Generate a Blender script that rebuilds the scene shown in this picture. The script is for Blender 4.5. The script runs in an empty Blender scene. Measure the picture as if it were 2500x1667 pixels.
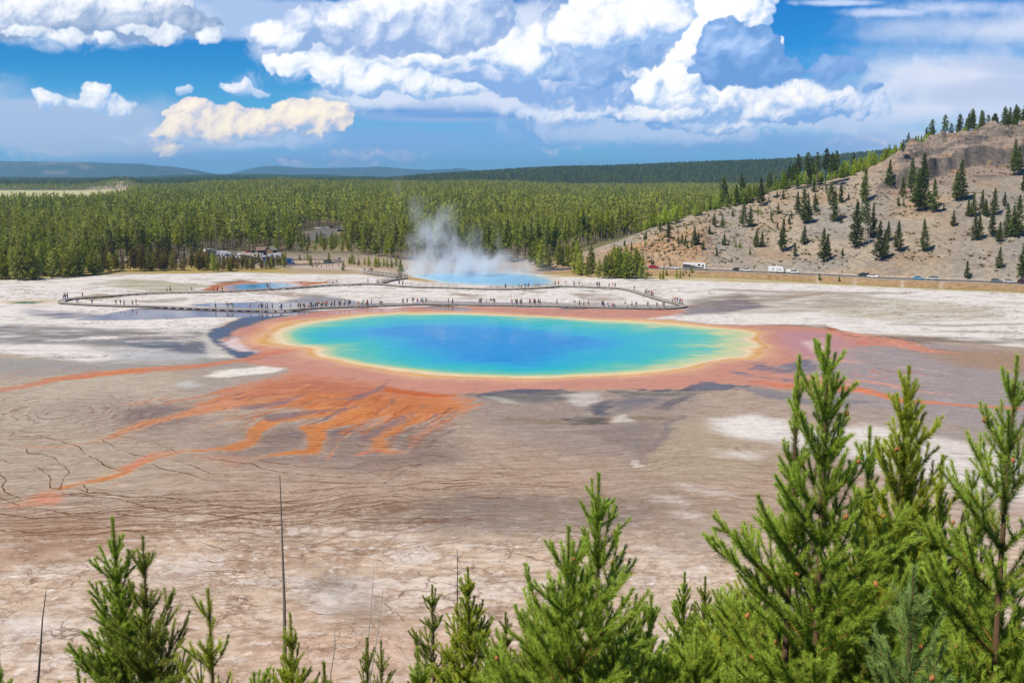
import bpy, bmesh, math, random
import numpy as np
from mathutils import Vector, Matrix

scene = bpy.context.scene
COL = scene.collection
R = math.radians
# ------------------------------------------------------------------ camera
CAMZ = 40.0                      # eye height above the basin floor
F = 2639.0                       # focal length in pixels of the 2500 px wide photograph
PIT = math.atan((833.5 - 425.0) / F)
cam_data = bpy.data.cameras.new("camera")
cam = bpy.data.objects.new("camera", cam_data)
COL.objects.link(cam)
cam_data.sensor_width = 36.0
cam_data.lens = F / 2500.0 * 36.0
cam_data.clip_start = 0.1
cam_data.clip_end = 80000.0
cam.location = (0, 0, CAMZ)
cam.rotation_euler = (math.pi / 2 - PIT, 0, 0)
scene.camera = cam
# ------------------------------------------------------------------ light
SUN_EL, SUN_AZ = R(52), R(-128)  # azimuth measured from +Y towards +X: the sun is behind and to the left
SUN = Vector((math.sin(SUN_AZ) * math.cos(SUN_EL), math.cos(SUN_AZ) * math.cos(SUN_EL), math.sin(SUN_EL)))
sl = bpy.data.lights.new("sun", 'SUN')
sl.energy = 4.9
sl.angle = R(0.5)
sl.color = (1.0, 0.925, 0.79)
so = bpy.data.objects.new("sun", sl)
COL.objects.link(so)
so.location = (0, 0, 200)
so.rotation_euler = SUN.to_track_quat('Z', 'Y').to_euler()
scene.view_settings.view_transform = 'Standard'
scene.view_settings.look = 'None'
scene.view_settings.exposure = 0.28
scene.view_settings.gamma = 1.0
scene.render.engine = 'CYCLES'
cy = scene.cycles
cy.use_denoising = True
try:
    cy.denoiser = 'OPENIMAGEDENOISE'
    cy.denoising_input_passes = 'RGB_ALBEDO_NORMAL'
except Exception:
    pass
cy.max_bounces = 6
cy.diffuse_bounces = 2
cy.glossy_bounces = 2
cy.transmission_bounces = 2
cy.transparent_max_bounces = 12
cy.volume_bounces = 3
cy.volume_step_rate = 1.0
cy.volume_max_steps = 128

# ------------------------------------------------------------------ photo pixel -> place
CP, SP = math.cos(PIT), math.sin(PIT)
def pray(px, py):
    cx = (px - 1250.0) / F
    cyy = -(py - 833.5) / F
    return cx, CP + cyy * SP, -SP + cyy * CP
def gp(px, py, h=0.0):
    dx, dy, dz = pray(px, py)
    t = (h - CAMZ) / dz
    return dx * t, dy * t
def at(px, py, Y):
    """the point at depth Y seen at a photo pixel"""
    dx, dy, dz = pray(px, py)
    t = Y / dy
    return Vector((dx * t, Y, CAMZ + dz * t))
def uv(px, py):
    dx, dy, dz = pray(px, py)
    return dx / dy, dz / dy
def zz(ox, oy, s, pts):
    return [(ox + x / s, oy + y / s) for x, y in pts]
def Z1(*p): return zz(0, 600, 2.352, p)
def Z2(*p): return zz(1000, 740, 2.352, p)
def Z3(*p): return zz(1700, 740, 2.94, p)
def Z4(*p): return zz(0, 900, 2.352, p)
def Q(*p): return zz(0, 0, 0.9408, p)
def ground_poly(pts): return [gp(x, y) for x, y in pts]

# ------------------------------------------------------------------ object helpers
def tag(o, label=None, cat=None, group=None, kind=None):
    if label: o['label'] = label
    if cat: o['category'] = cat
    if group: o['group'] = group
    if kind: o['kind'] = kind
    return o
def empty(name, loc=(0, 0, 0), rz=0.0, label=None, cat=None, group=None):
    o = bpy.data.objects.new(name, None)
    COL.objects.link(o)
    o.location = loc
    o.rotation_euler = (0, 0, rz)
    o.empty_display_size = 0.3
    tag(o, label, cat, group)
    return o
def mesh_np(name, V, Fc, mats=(), midx=None, smooth=False):
    """V (n,3); Fc (m,k) with k = 3 or 4, or a list of such arrays"""
    me = bpy.data.meshes.new(name)
    V = np.asarray(V, np.float32)
    FL = Fc if isinstance(Fc, list) else [Fc]
    FL = [np.asarray(f, np.int32) for f in FL if len(f)]
    me.vertices.add(len(V))
    me.vertices.foreach_set("co", V.ravel())
    nl = sum(f.size for f in FL); nf = sum(len(f) for f in FL)
    me.loops.add(nl)
    me.loops.foreach_set("vertex_index", np.concatenate([f.ravel() for f in FL]))
    me.polygons.add(nf)
    sizes = np.concatenate([np.full(len(f), f.shape[1], np.int32) for f in FL])
    starts = np.concatenate([[0], np.cumsum(sizes)[:-1]]).astype(np.int32)
    me.polygons.foreach_set("loop_start", starts)
    for m in mats: me.materials.append(m)
    if midx is not None: me.polygons.foreach_set("material_index", np.asarray(midx, np.int32))
    me.polygons.foreach_set("use_smooth", np.full(nf, smooth, bool))
    me.update(calc_edges=True)
    return me
def link(name, me, parent=None, loc=None):
    o = bpy.data.objects.new(name, me)
    COL.objects.link(o)
    if parent is not None: o.parent = parent
    if loc is not None: o.location = loc
    return o
def fattr(me, name, arr):
    a = me.attributes.new(name, 'FLOAT', 'POINT')
    a.data.foreach_set("value", np.asarray(arr, np.float32).ravel())
def cattr(me, name, arr):
    a = me.attributes.new(name, 'FLOAT_COLOR', 'POINT')
    arr = np.asarray(arr, np.float32)
    if arr.shape[1] == 3: arr = np.concatenate([arr, np.ones((len(arr), 1), np.float32)], 1)
    a.data.foreach_set("color", arr.ravel())
def kids(o): return [c for c in bpy.data.objects if c.parent == o]
LAST = []
def dup(root, ch, loc, rz=0.0, sc=1.0, label=None, group=None, mats=None):
    """copy of a thing and its parts (ch: list of (part, [sub-parts]))"""
    r = root.copy(); COL.objects.link(r)
    r.location = loc; r.rotation_euler = (0, 0, rz)
    r.scale = (sc, sc, sc) if not isinstance(sc, (tuple, list)) else sc
    if label: r['label'] = label
    if group: r['group'] = group
    LAST.clear()
    for p, subs in ch:
        c = p.copy(); COL.objects.link(c); c.parent = r; LAST.append(c)
        if mats and p.name.split('.')[0] in mats:
            c.material_slots[0].link = 'OBJECT'
            c.material_slots[0].material = mats[p.name.split('.')[0]]
        for s in subs:
            d = s.copy(); COL.objects.link(d); d.parent = c
    return r

# ------------------------------------------------------------------ material helpers
def s2l(c):
    c = np.asarray(c, float) / 255.0
    return np.where(c <= 0.04045, c / 12.92, ((c + 0.055) / 1.055) ** 2.4)
EXPO = 1.38                     # what a fully lit white surface renders as
def alb(r, g, b):
    return tuple(float(v) for v in np.clip(s2l((r, g, b)) / EXPO, 0.0, 0.85))
def nodemat(name):
    m = bpy.data.materials.new(name)
    m.use_nodes = True
    nt = m.node_tree
    nt.nodes.clear()
    return m, nt
class G:
    """tiny node-graph writer"""
    def __init__(s, nt): s.nt = nt; s.n = 0
    def node(s, t, **kw):
        n = s.nt.nodes.new(t)
        for k, v in kw.items(): setattr(n, k, v)
        return n
    def put(s, sock, v):
        if isinstance(v, bpy.types.NodeSocket): s.nt.links.new(v, sock)
        elif v is not None:
            if isinstance(v, (tuple, list)) and len(v) == 3 and sock.type == 'RGBA': v = tuple(v) + (1.0,)
            sock.default_value = v
    def math(s, op, a, b=None, c=None, clamp=False):
        n = s.node('ShaderNodeMath', operation=op, use_clamp=clamp)
        s.put(n.inputs[0], a); s.put(n.inputs[1], b)
        if c is not None: s.put(n.inputs[2], c)
        return n.outputs[0]
    def add(s, a, b): return s.math('ADD', a, b)
    def sub(s, a, b): return s.math('SUBTRACT', a, b)
    def mul(s, a, b): return s.math('MULTIPLY', a, b)
    def vm(s, op, a, b=None, out=0):
        n = s.node('ShaderNodeVectorMath', operation=op)
        s.put(n.inputs[0], a)
        if b is not None: s.put(n.inputs[3] if op == 'SCALE' else n.inputs[1], b)
        return n.outputs['Value'] if op in ('LENGTH', 'DOT_PRODUCT', 'DISTANCE') else n.outputs[0]
    def smooth(s, x, a, b, lo=0.0, hi=1.0):
        n = s.node('ShaderNodeMapRange', interpolation_type='SMOOTHSTEP')
        s.put(n.inputs[0], x); n.inputs[1].default_value = a; n.inputs[2].default_value = b
        n.inputs[3].default_value = lo; n.inputs[4].default_value = hi
        return n.outputs[0]
    def lin(s, x, a, b, lo=0.0, hi=1.0):
        n = s.node('ShaderNodeMapRange')
        s.put(n.inputs[0], x); n.inputs[1].default_value = a; n.inputs[2].default_value = b
        n.inputs[3].default_value = lo; n.inputs[4].default_value = hi
        return n.outputs[0]
    def mix(s, f, a, b, blend='MIX'):
        n = s.node('ShaderNodeMix', data_type='RGBA', blend_type=blend)
        s.put(n.inputs[0], f); s.put(n.inputs[6], a); s.put(n.inputs[7], b)
        return n.outputs[2]
    def noise(s, vec, scale, detail=3.0, rough=0.55, dist=0.0, out=0, dim='3D'):
        n = s.node('ShaderNodeTexNoise', noise_dimensions=dim)
        s.put(n.inputs['Vector'], vec); n.inputs['Scale'].default_value = scale
        n.inputs['Detail'].default_value = detail; n.inputs['Roughness'].default_value = rough
        n.inputs['Distortion'].default_value = dist
        return n.outputs[out]
    def voro(s, vec, scale, feature='F1', detail=0.0, rough=0.5, rnd=1.0, out='Distance'):
        n = s.node('ShaderNodeTexVoronoi', feature=feature)
        s.put(n.inputs['Vector'], vec); n.inputs['Scale'].default_value = scale
        if 'Detail' in n.inputs and detail: n.inputs['Detail'].default_value = detail; n.inputs['Roughness'].default_value = rough
        n.inputs['Randomness'].default_value = rnd
        return n.outputs[out]
    def ramp(s, f, stops, interp='LINEAR'):
        n = s.node('ShaderNodeValToRGB')
        cr = n.color_ramp; cr.interpolation = interp
        while len(cr.elements) < len(stops): cr.elements.new(0.5)
        for e, (p, c) in zip(cr.elements, stops):
            e.position = p; e.color = tuple(c) + (1.0,) if len(c) == 3 else c
        s.put(n.inputs[0], f)
        return n.outputs[0]
    def attr(s, name, out='Fac'):
        n = s.node('ShaderNodeAttribute', attribute_name=name)
        return n.outputs[out]
    def pos(s): return s.node('ShaderNodeNewGeometry').outputs['Position']
    def objc(s): return s.node('ShaderNodeTexCoord').outputs['Object']
    def scale(s, v, xyz):
        n = s.node('ShaderNodeMapping'); s.put(n.inputs[0], v); n.inputs['Scale'].default_value = xyz
        return n.outputs[0]
    def bump(s, h, strength=0.3, dist=0.1):
        n = s.node('ShaderNodeBump'); s.put(n.inputs['Height'], h)
        n.inputs['Strength'].default_value = strength; n.inputs['Distance'].default_value = dist
        return n.outputs[0]
    def principled(s, base, rough=0.8, spec=0.3, normal=None, **kw):
        p = s.node('ShaderNodeBsdfPrincipled')
        s.put(p.inputs['Base Color'], base); s.put(p.inputs['Roughness'], rough)
        s.put(p.inputs['Specular IOR Level'], spec)
        if normal is not None: s.put(p.inputs['Normal'], normal)
        for k, v in kw.items(): s.put(p.inputs[k.replace('_', ' ')], v)
        return p.outputs[0]
    def out(s, sh, vol=None):
        o = s.node('ShaderNodeOutputMaterial')
        if sh is not None: s.put(o.inputs['Surface'], sh)
        if vol is not None: s.put(o.inputs['Volume'], vol)
def plain(name, rgb, rough=0.7, spec=0.3, var=0.15, vs=4.0, metal=0.0, bump=0.0):
    m, nt = nodemat(name); g = G(nt)
    c = alb(*rgb)
    n = g.noise(g.objc(), vs, 4.0, 0.6)
    d = tuple(x * (1 - var) for x in c); l = tuple(min(0.9, x * (1 + var)) for x in c)
    col = g.mix(n, d, l)
    nm = g.bump(n, bump, 0.02) if bump else None
    g.out(g.principled(col, rough, spec, nm, Metallic=metal))
    return m

# ------------------------------------------------------------------ numpy noise
def _h(ix, iy, seed):
    h = (ix.astype(np.uint32) * np.uint32(374761393) + iy.astype(np.uint32) * np.uint32(668265263) + np.uint32((seed * 2246822519) & 0xffffffff))
    h = (h ^ (h >> np.uint32(13))) * np.uint32(1274126177)
    h = h ^ (h >> np.uint32(16))
    return h
def perlin(x, y, seed=0):
    xi = np.floor(x); yi = np.floor(y)
    fx = (x - xi).astype(np.float32); fy = (y - yi).astype(np.float32)
    xi = xi.astype(np.int64); yi = yi.astype(np.int64)
    u = fx * fx * fx * (fx * (fx * 6 - 15) + 10); v = fy * fy * fy * (fy * (fy * 6 - 15) + 10)
    def gr(ix, iy, dx, dy):
        a = _h(ix, iy, seed).astype(np.float32) * np.float32(2 * math.pi / 4294967296.0)
        return np.cos(a) * dx + np.sin(a) * dy
    n00 = gr(xi, yi, fx, fy); n10 = gr(xi + 1, yi, fx - 1, fy)
    n01 = gr(xi, yi + 1, fx, fy - 1); n11 = gr(xi + 1, yi + 1, fx - 1, fy - 1)
    return ((n00 * (1 - u) + n10 * u) * (1 - v) + (n01 * (1 - u) + n11 * u) * v) * 1.5
def fbm(x, y, sc, oct=4, seed=0, gain=0.5, lac=2.03):
    r = 0.0; a = 1.0; t = 0.0
    for i in range(oct):
        r = r + a * perlin(x * sc + 17.3 * i, y * sc - 9.1 * i, seed + i * 7); t += a
        a *= gain; sc *= lac
    return r / t * 1.4
def sstep(x, a, b):
    t = np.clip((x - a) / (b - a), 0, 1)
    return t * t * (3 - 2 * t)
def polydist(X, Y, pts, closed=True, hw=None, maxd=1e9):
    """signed distance (negative inside) to a closed polygon, or distance minus the width along a line. Works on 1-d arrays"""
    P = np.asarray(pts, np.float32)
    D = np.full(X.shape, maxd, np.float32)
    n = len(P)
    m = n if closed else n - 1
    inside = np.zeros(X.shape, bool)
    for i in range(m):
        ax, ay = P[i]; bx, by = P[(i + 1) % n]
        ex, ey = bx - ax, by - ay
        L = ex * ex + ey * ey + 1e-9
        t = np.clip(((X - ax) * ex + (Y - ay) * ey) / L, 0, 1)
        d = np.hypot(X - ax - t * ex, Y - ay - t * ey)
        if hw is not None: d = d - (hw[i] * (1 - t) + hw[(i + 1) % n] * t)
        np.minimum(D, d, out=D)
        if closed and ay != by:
            c = ((ay > Y) != (by > Y)) & (X < (bx - ax) * (Y - ay) / (by - ay) + ax)
            inside ^= c
    if closed: D = np.where(inside, -D, D)
    return D
# ------------------------------------------------------------------ sky: Nishita with clouds computed here as a map of directions
KQ = 2500.0 / 2352.0
SKYS = 0.11
CS = 1500.0                      # cloud map pixels per unit of x/y
U0, U1, V0, V1 = -0.95, 0.95, -0.03, 0.50
CW, CH = int((U1 - U0) * CS), int((V1 - V0) * CS)
def cloud_map():
    rng = np.random.default_rng(5)
    RGB = np.zeros((CH, CW, 3), np.float32); A = np.zeros((CH, CW), np.float32)   # premultiplied
    yy, xx = np.mgrid[0:CH, 0:CW].astype(np.float32)
    qs = CS / F * KQ             # map pixels per sketch unit
    def pt(x, y):
        a, b = uv(x * KQ, y * KQ); return (a - U0) * CS, (b - V0) * CS
    n1 = fbm(xx, yy, 1 / 90.0, 5, 3); n2 = fbm(xx, yy, 1 / 90.0, 5, 4)
    f1 = fbm(xx, yy, 1 / 40.0, 6, 8, 0.62); f2 = fbm(xx, yy, 1 / 40.0, 6, 9, 0.62); f3 = fbm(xx, yy, 1 / 14.0, 4, 19, 0.6)
    wisp = fbm(xx, yy * 3.0, 1 / 260.0, 6, 11, 0.55)
    wisp2 = fbm(xx + n1 * 60, yy * 1.6 + n2 * 40, 1 / 120.0, 6, 12, 0.58)
    wx = xx + n1 * 16 + f1 * 11.0; wy = yy + n2 * 12 + f2 * 10.0
    bil = 0
    bx = xx + n1 * 10; by = yy * 1.15 + n2 * 10
    for i_, (sc_, am_) in enumerate([(1 / 46.0, 1.0), (1 / 23.0, 0.55), (1 / 11.5, 0.30), (1 / 5.6, 0.15)]):
        bil = bil + am_ * (1 - 2.2 * np.sqrt(perlin(bx * sc_, by * sc_, 40 + i_) ** 2 + 0.004))
        bx = bx + f1 * 4; by = by + f2 * 4
    bil = bil - bil.mean()
    bf = 0
    for i_, (sc_, am_) in enumerate([(1 / 13.0, 1.0), (1 / 6.5, 0.6), (1 / 3.4, 0.35)]):
        bf = bf + am_ * (1 - 2.2 * np.abs(perlin(bx * sc_, by * sc_, 60 + i_)))
    bf = bf - bf.mean()
    f4 = fbm(xx, yy, 1 / 7.0, 3, 29, 0.65)
    def over(a, c):
        nonlocal RGB, A
        RGB = RGB * (1 - a[..., None]) + c * a[..., None]; A = A * (1 - a) + a
    def lin(c): return np.asarray(s2l(c), np.float32)
    def soft(lst, c, amax, nz=0.5, pw=1.0, src=None):
        f = np.full((CH, CW), -9.0, np.float32)
        for (x, y, rx, ry) in lst:
            cx, cyy = pt(x, y)
            f = np.maximum(f, 1 - np.hypot((xx - cx) / (rx * qs), (yy - cyy) / (ry * qs)))
        f = f + (wisp if src is None else src) * nz
        over(sstep(f, 0.0, pw) * amax, lin(c))
    # haze and thin veils
    vq = yy / CS + V0
    over(sstep(vq, 0.11, -0.02) * 0.85, lin((120, 172, 222)))
    soft([(2320, 230, 640, 190), (2350, 70, 520, 60), (2120, 330, 480, 75), (2600, 200, 700, 260)], (200, 210, 232), 0.95, 0.45, 0.9, wisp2 * 0.6 + wisp * 0.5)
    soft([(2150, 190, 300, 60), (2050, 260, 260, 40)], (226, 226, 238), 0.6, 0.6, 0.9, wisp2)
    soft([(2250, 215, 330, 50), (2350, 150, 260, 30)], (178, 192, 222), 0.8, 0.8, 0.8)
    soft([(2050, 30, 160, 14), (1930, 8, 130, 9), (2200, 20, 220, 30)], (205, 216, 240), 0.8, 0.8, 0.9, wisp2 * 0.7 + wisp * 0.5)
    soft([(0, 270, 420, 62), (200, 320, 520, 50), (-300, 250, 500, 130)], (166, 184, 216), 0.92, 0.5, 0.5)
    soft([(900, 330, 560, 60), (700, 365, 600, 26), (1300, 300, 420, 60), (1700, 330, 560, 50)], (122, 164, 216), 0.85, 0.4, 0.8)
    soft([(620, 20, 330, 50), (560, 60, 170, 35)], (168, 190, 224), 0.9, 0.9, 0.6)
    soft([(1250, 240, 420, 48), (1560, 190, 330, 80), (1030, 262, 240, 24), (1830, 230, 230, 70)], (138, 170, 216), 0.96, 0.35, 0.45)
    soft([(1120, 266, 330, 10), (900, 256, 160, 8), (1340, 262, 160, 12)], (96, 148, 208), 0.8, 0.3, 0.9)
    soft([(620, 130, 60, 30), (900, 215, 300, 30)], (180, 196, 226), 0.75, 0.7, 0.7)
    soft([(1050, 190, 470, 75), (900, 80, 330, 80), (1400, 200, 260, 80), (1250, 110, 200, 110), (1750, 240, 330, 70), (250, 50, 300, 60)], (208, 217, 236), 0.95, 0.55, 0.5, wisp2)
    soft([(1500, 300, 420, 40), (560, 320, 260, 30), (1900, 280, 260, 40)], (186, 202, 232), 0.8, 0.8, 0.7, wisp2)
    SL = np.array([-0.50, 0.62, 0.60], np.float32); SL /= np.linalg.norm(SL)
    def cumulus(lst, lit, mid, shade, n=26, big=0.62, small=0.16, base=None, under=0.0, alpha=1.0, gain=1.2, bias=0.0, edge=3.6, puff=1.0, rag=1.0, rough=0.42):
        """heaps of round puffs: nearest surface, its slope to the sun, hollows darker, undersides in shade"""
        Hh = np.full((CH, CW), -1e4, np.float32)
        sp = []
        for (x, y, rx, ry) in lst:
            cx, cyy = pt(x, y); ax, ay = rx * qs, ry * qs
            m = min(ax, ay)
            sp.append((cx, cyy, 0, m * 0.80))
            k = int(n * puff * (max(1.0, ax / ay) ** 0.9))
            for i in range(k):
                a = rng.uniform(0, 2 * math.pi); q = math.sqrt(rng.uniform(0, 1)) * 0.92
                rr = m * (big * (1 - q) + small * 1.3) * rng.uniform(0.6, 1.15)
                dx, dy = math.cos(a) * q, math.sin(a) * q
                if dy < -0.35: dy = -0.35 + (dy + 0.35) * 0.35
                sp.append((cx + dx * ax, cyy + dy * ay, m * (1 - q * q) * rng.uniform(0.1, 0.75), rr))
            for i in range(k * 3):
                a = rng.uniform(-0.25, math.pi + 0.25); q = rng.uniform(0.55, 1.0)
                rr = m * small * rng.uniform(0.45, 1.25)
                sp.append((cx + math.cos(a) * q * ax, cyy + math.sin(a) * q * ay, m * (1 - q * q) * rng.uniform(0.5, 1.25), rr))
        for (cx, cyy, z, r) in sp:
            r = max(r, 2.2)
            x0, x1 = int(max(0, cx - r - 34)), int(min(CW, cx + r + 34)); y0, y1 = int(max(0, cyy - r - 30)), int(min(CH, cyy + r + 30))
            if x1 <= x0 or y1 <= y0: continue
            d2 = (wx[y0:y1, x0:x1] - cx) ** 2 + (wy[y0:y1, x0:x1] - cyy) ** 2
            h = np.where(d2 < r * r, z + np.sqrt(np.maximum(r * r - d2, 0)), -1e4)
            np.maximum(Hh[y0:y1, x0:x1], h, out=Hh[y0:y1, x0:x1])
        cov = Hh > -9e3
        def blur(a, r):
            for ax_ in (0, 1):
                for _ in range(2):
                    c = np.cumsum(np.concatenate([np.repeat(a.take([0], ax_), r + 1, ax_), a, np.repeat(a.take([-1], ax_), r, ax_)], ax_), ax_, dtype=np.float64)
                    a = ((c.take(range(2 * r + 1, c.shape[ax_]), ax_) - c.take(range(0, c.shape[ax_] - 2 * r - 1), ax_)) / (2 * r + 1)).astype(np.float32)
            return a
        covf = cov.astype(np.float32)
        H0 = np.where(cov, Hh + bil * 9.0 * rough, 0)
        def hblur(r): return blur(H0, r) / np.maximum(blur(covf, r), 0.05)
        def lamb(h, k):
            gy, gx = np.gradient(h); gx = gx * k; gy = gy * k
            return (-gx * SL[0] - gy * SL[1] + SL[2]) / np.sqrt(1 + gx * gx + gy * gy)
        w1 = blur(covf, 1)
        h1 = hblur(1) + f3 * 0.8 + bf * 1.5 * rough / 0.42; h2 = hblur(3); h3 = hblur(8); h4 = hblur(20)
        lam = 0.30 * lamb(h1, 0.75) + 0.36 * lamb(h2, 1.0) + 0.34 * lamb(h3, 1.2)
        occ = np.clip((h2 - h4) / 24.0, -1, 1) + 0.5 * np.clip((h1 - h3) / 9.0, -1, 1)
        s = 0.04 + 0.62 * lam * gain + 0.38 * occ + bias + 0.18 * n1 + 0.08 * f1
        if base:
            b0 = pt(0, base[0])[1]; b1 = pt(0, base[1])[1]
            s = s - under * (1 - sstep(yy + n2 * 14 + f1 * 5, b0, b1))
        dn = sstep(n2 * 0.8 + (0.35 if base is None else 0.0), -0.2, 0.5)     # some edges crisp, some dissolving
        wide = 1 - sstep(yy + f1 * 10, b0 - 6, b0 + (b1 - b0) * 0.6) if base else 0.0
        e = 0.10 * edge * (0.6 + 1.5 * np.maximum(dn, wide))
        a = sstep(0.60 * blur(covf, 1) + 0.40 * blur(covf, 7) + (f3 * 0.15 + f4 * 0.09 + f2 * 0.22 + n1 * 0.06 + bil * 0.06 + bf * 0.06) * rag, 0.32, 0.36 + e) * alpha * np.clip(w1 * 1.3, 0, 1)
        s = np.clip(s + 0.05 * bf, -0.2, 1.3)
        t = np.clip(s, 0, 1)[..., None]
        L, M, S_ = lin(lit), lin(mid), lin(shade)
        c = np.where(t < 0.5, S_ + (M - S_) * (t / 0.5), M + (L - M) * ((t - 0.5) / 0.5))
        over(a, c)
    W_ = (255, 253, 249)
    # distant pink edged clouds
    cumulus([(60, 350, 110, 12), (390, 335, 50, 20), (1280, 342, 60, 6), (860, 352, 120, 9), (1960, 325, 80, 11), (760, 374, 130, 6)], (232, 208, 214), (196, 198, 222), (140, 172, 216), 16, alpha=0.72, edge=5.5, rag=2.2)
    # the middle bank behind everything
    cumulus([(1330, 262, 150, 20), (1520, 262, 180, 28), (1700, 255, 130, 40), (1830, 240, 150, 48), (1600, 293, 120, 20), (1960, 250, 100, 30)], (236, 238, 246), (190, 206, 234), (118, 162, 216), 26, base=(320, 250), under=0.2, edge=4, alpha=0.95, rag=1.8, bias=0.02)
    cumulus([(1550, 262, 130, 26), (1640, 235, 120, 34), (1850, 225, 110, 34), (1760, 255, 90, 24), (1690, 290, 60, 14), (1480, 270, 90, 14)], (255, 252, 242), (222, 228, 242), (140, 176, 222), 34, base=(320, 225), under=0.22, edge=3.6, rag=1.6, bias=0.12)
    # cream bank low on the left
    cumulus([(560, 300, 200, 30), (440, 262, 66, 22), (520, 262, 90, 20), (700, 285, 120, 34), (610, 275, 80, 34), (420, 305, 70, 26), (670, 250, 45, 22), (400, 345, 48, 14), (760, 258, 60, 20)], (254, 242, 218), (230, 218, 214), (150, 178, 216), 44, base=(338, 272), under=0.3, bias=0.18, edge=3.4, rough=0.9)
    cumulus([(620, 318, 110, 8), (470, 322, 70, 7)], (196, 208, 232), (170, 192, 226), (134, 170, 216), 20, alpha=0.9, edge=4)
    # small single clouds
    cumulus([(215, 220, 40, 34), (255, 240, 58, 22), (190, 238, 46, 16), (108, 236, 38, 22)], (254, 251, 244), (220, 226, 238), (150, 184, 224), 36, base=(260, 212), under=0.25, bias=0.10)
    cumulus([(530, 203, 44, 15), (560, 210, 60, 6), (410, 222, 20, 14)], (250, 248, 246), (214, 222, 238), (150, 184, 224), 26, base=(218, 200), under=0.25, bias=0.08)
    # the long bank, lit from the left
    cumulus([(1180, 150, 180, 80), (1020, 150, 200, 56), (1290, 190, 120, 70), (900, 190, 180, 42), (1380, 220, 110, 40)], (228, 234, 246), (196, 208, 234), (132, 168, 218), 30, base=(245, 130), under=0.35, edge=4, rag=1.5)
    cumulus([(680, 148, 66, 28), (770, 160, 100, 40), (860, 190, 110, 34), (960, 208, 120, 24), (1040, 216, 60, 16), (1160, 80, 60, 50), (1090, 110, 90, 30), (1200, 130, 70, 50), (1240, 90, 50, 34), (990, 130, 110, 34)], (255, 252, 246), (226, 232, 242), (146, 180, 222), 40, base=(246, 150), under=0.24, bias=0.13)
    # upper middle, partly shaded
    cumulus([(860, 50, 170, 52), (760, 62, 120, 44), (1000, 62, 170, 55), (1090, 40, 100, 60), (930, 110, 130, 26), (640, 88, 90, 36), (960, 20, 200, 50)], (244, 246, 250), (190, 204, 230), (140, 168, 212), 34, base=(145, 40), under=0.12, bias=-0.03)
    cumulus([(900, 12, 90, 34), (630, 80, 60, 28), (790, 40, 40, 20), (980, 8, 60, 20)], (255, 255, 253), (230, 234, 242), (166, 190, 226), 34, bias=0.15)
    # towers
    cumulus([(1640, 40, 100, 85), (1590, 110, 80, 60), (1545, 180, 70, 50), (1700, 50, 55, 60), (1660, 0, 110, 70), (1560, 225, 80, 34), (1500, 215, 60, 30), (1785, 125, 16, 24)], W_, (240, 242, 247), (160, 190, 228), 46, base=(260, 120), under=0.26, bias=0.24)
    cumulus([(1400, 135, 120, 42), (1330, 175, 100, 34), (1450, 110, 100, 50)], (178, 200, 234), (142, 174, 220), (112, 156, 210), 26, edge=4, alpha=0.97, bias=-0.05)
    cumulus([(1400, 50, 110, 62), (1340, 78, 60, 44), (1480, 50, 90, 66), (1530, 20, 60, 60)], (255, 254, 253), (224, 230, 243), (146, 180, 224), 32, base=(140, 70), under=0.42, bias=0.12)
    # near clouds seen against the light
    cumulus([(1660, 85, 46, 50), (1700, 130, 96, 58), (1760, 165, 84, 34), (1650, 165, 55, 30), (1700, 190, 60, 20)], (176, 202, 238), (130, 168, 220), (102, 148, 206), 30, base=(205, 90), under=0.2, bias=-0.06, edge=2.8)
    cumulus([(1910, 158, 46, 26), (1950, 152, 34, 20), (1885, 172, 40, 12), (2000, 210, 26, 10)], (150, 182, 226), (124, 162, 216), (104, 148, 206), 26, bias=-0.05, edge=2.8)
    # top left
    cumulus([(150, 45, 230, 42), (330, 55, 160, 44), (-60, 60, 180, 46), (430, 66, 66, 34)], (212, 220, 234), (168, 184, 210), (128, 154, 192), 26, base=(100, 10), under=0.25, edge=3.4, bias=-0.04)
    cumulus([(210, 12, 230, 34), (-20, 25, 150, 34), (80, 10, 120, 30)], (250, 250, 250), (222, 226, 236), (160, 180, 210), 30, edge=3.4, bias=0.12)
    cumulus([(160, 86, 42, 20), (245, 94, 26, 14), (70, 74, 60, 16), (385, 84, 50, 14), (484, 82, 26, 24), (340, 74, 60, 10)], (246, 248, 250), (208, 216, 230), (150, 180, 216), 30, edge=2.8, bias=0.06)
    # outside the picture, so that the sky carries on
    for sx in (-1, 1):
        o = []
        for i in range(9):
            o.append((1176 + sx * rng.uniform(1350, 2300), rng.uniform(20, 280), rng.uniform(80, 220), rng.uniform(20, 50)))
        cumulus(o, (250, 249, 246), (216, 224, 238), (146, 178, 220), 16, bias=0.05)
    return RGB, A
# ---- end map
world = bpy.data.worlds.new("World")
scene.world = world
world.use_nodes = True
wt = world.node_tree
wt.nodes.clear()
g = G(wt)
sky = g.node('ShaderNodeTexSky', sky_type='NISHITA')
sky.sun_disc = False
sky.sun_elevation = SUN_EL
sky.sun_rotation = SUN_AZ
sky.altitude = 2200
sky.air_density = 1.0
sky.dust_density = 0.2
sky.ozone_density = 3.0
hs = g.node('ShaderNodeHueSaturation')
hs.inputs['Saturation'].default_value = 1.4
g.put(hs.inputs['Color'], sky.outputs[0])
skyc = g.mix(1.0, hs.outputs[0], (0.10, 0.53, 0.76), 'MULTIPLY')
CRGB, CA = cloud_map()
img = bpy.data.images.new("clouds", CW, CH, alpha=True, float_buffer=True)
img.colorspace_settings.name = 'Non-Color'
img.alpha_mode = 'CHANNEL_PACKED'
vfade = np.ones((CH, CW), np.float32)
xs = np.arange(CW)[None, :]; ys = np.arange(CH)[:, None]
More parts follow.
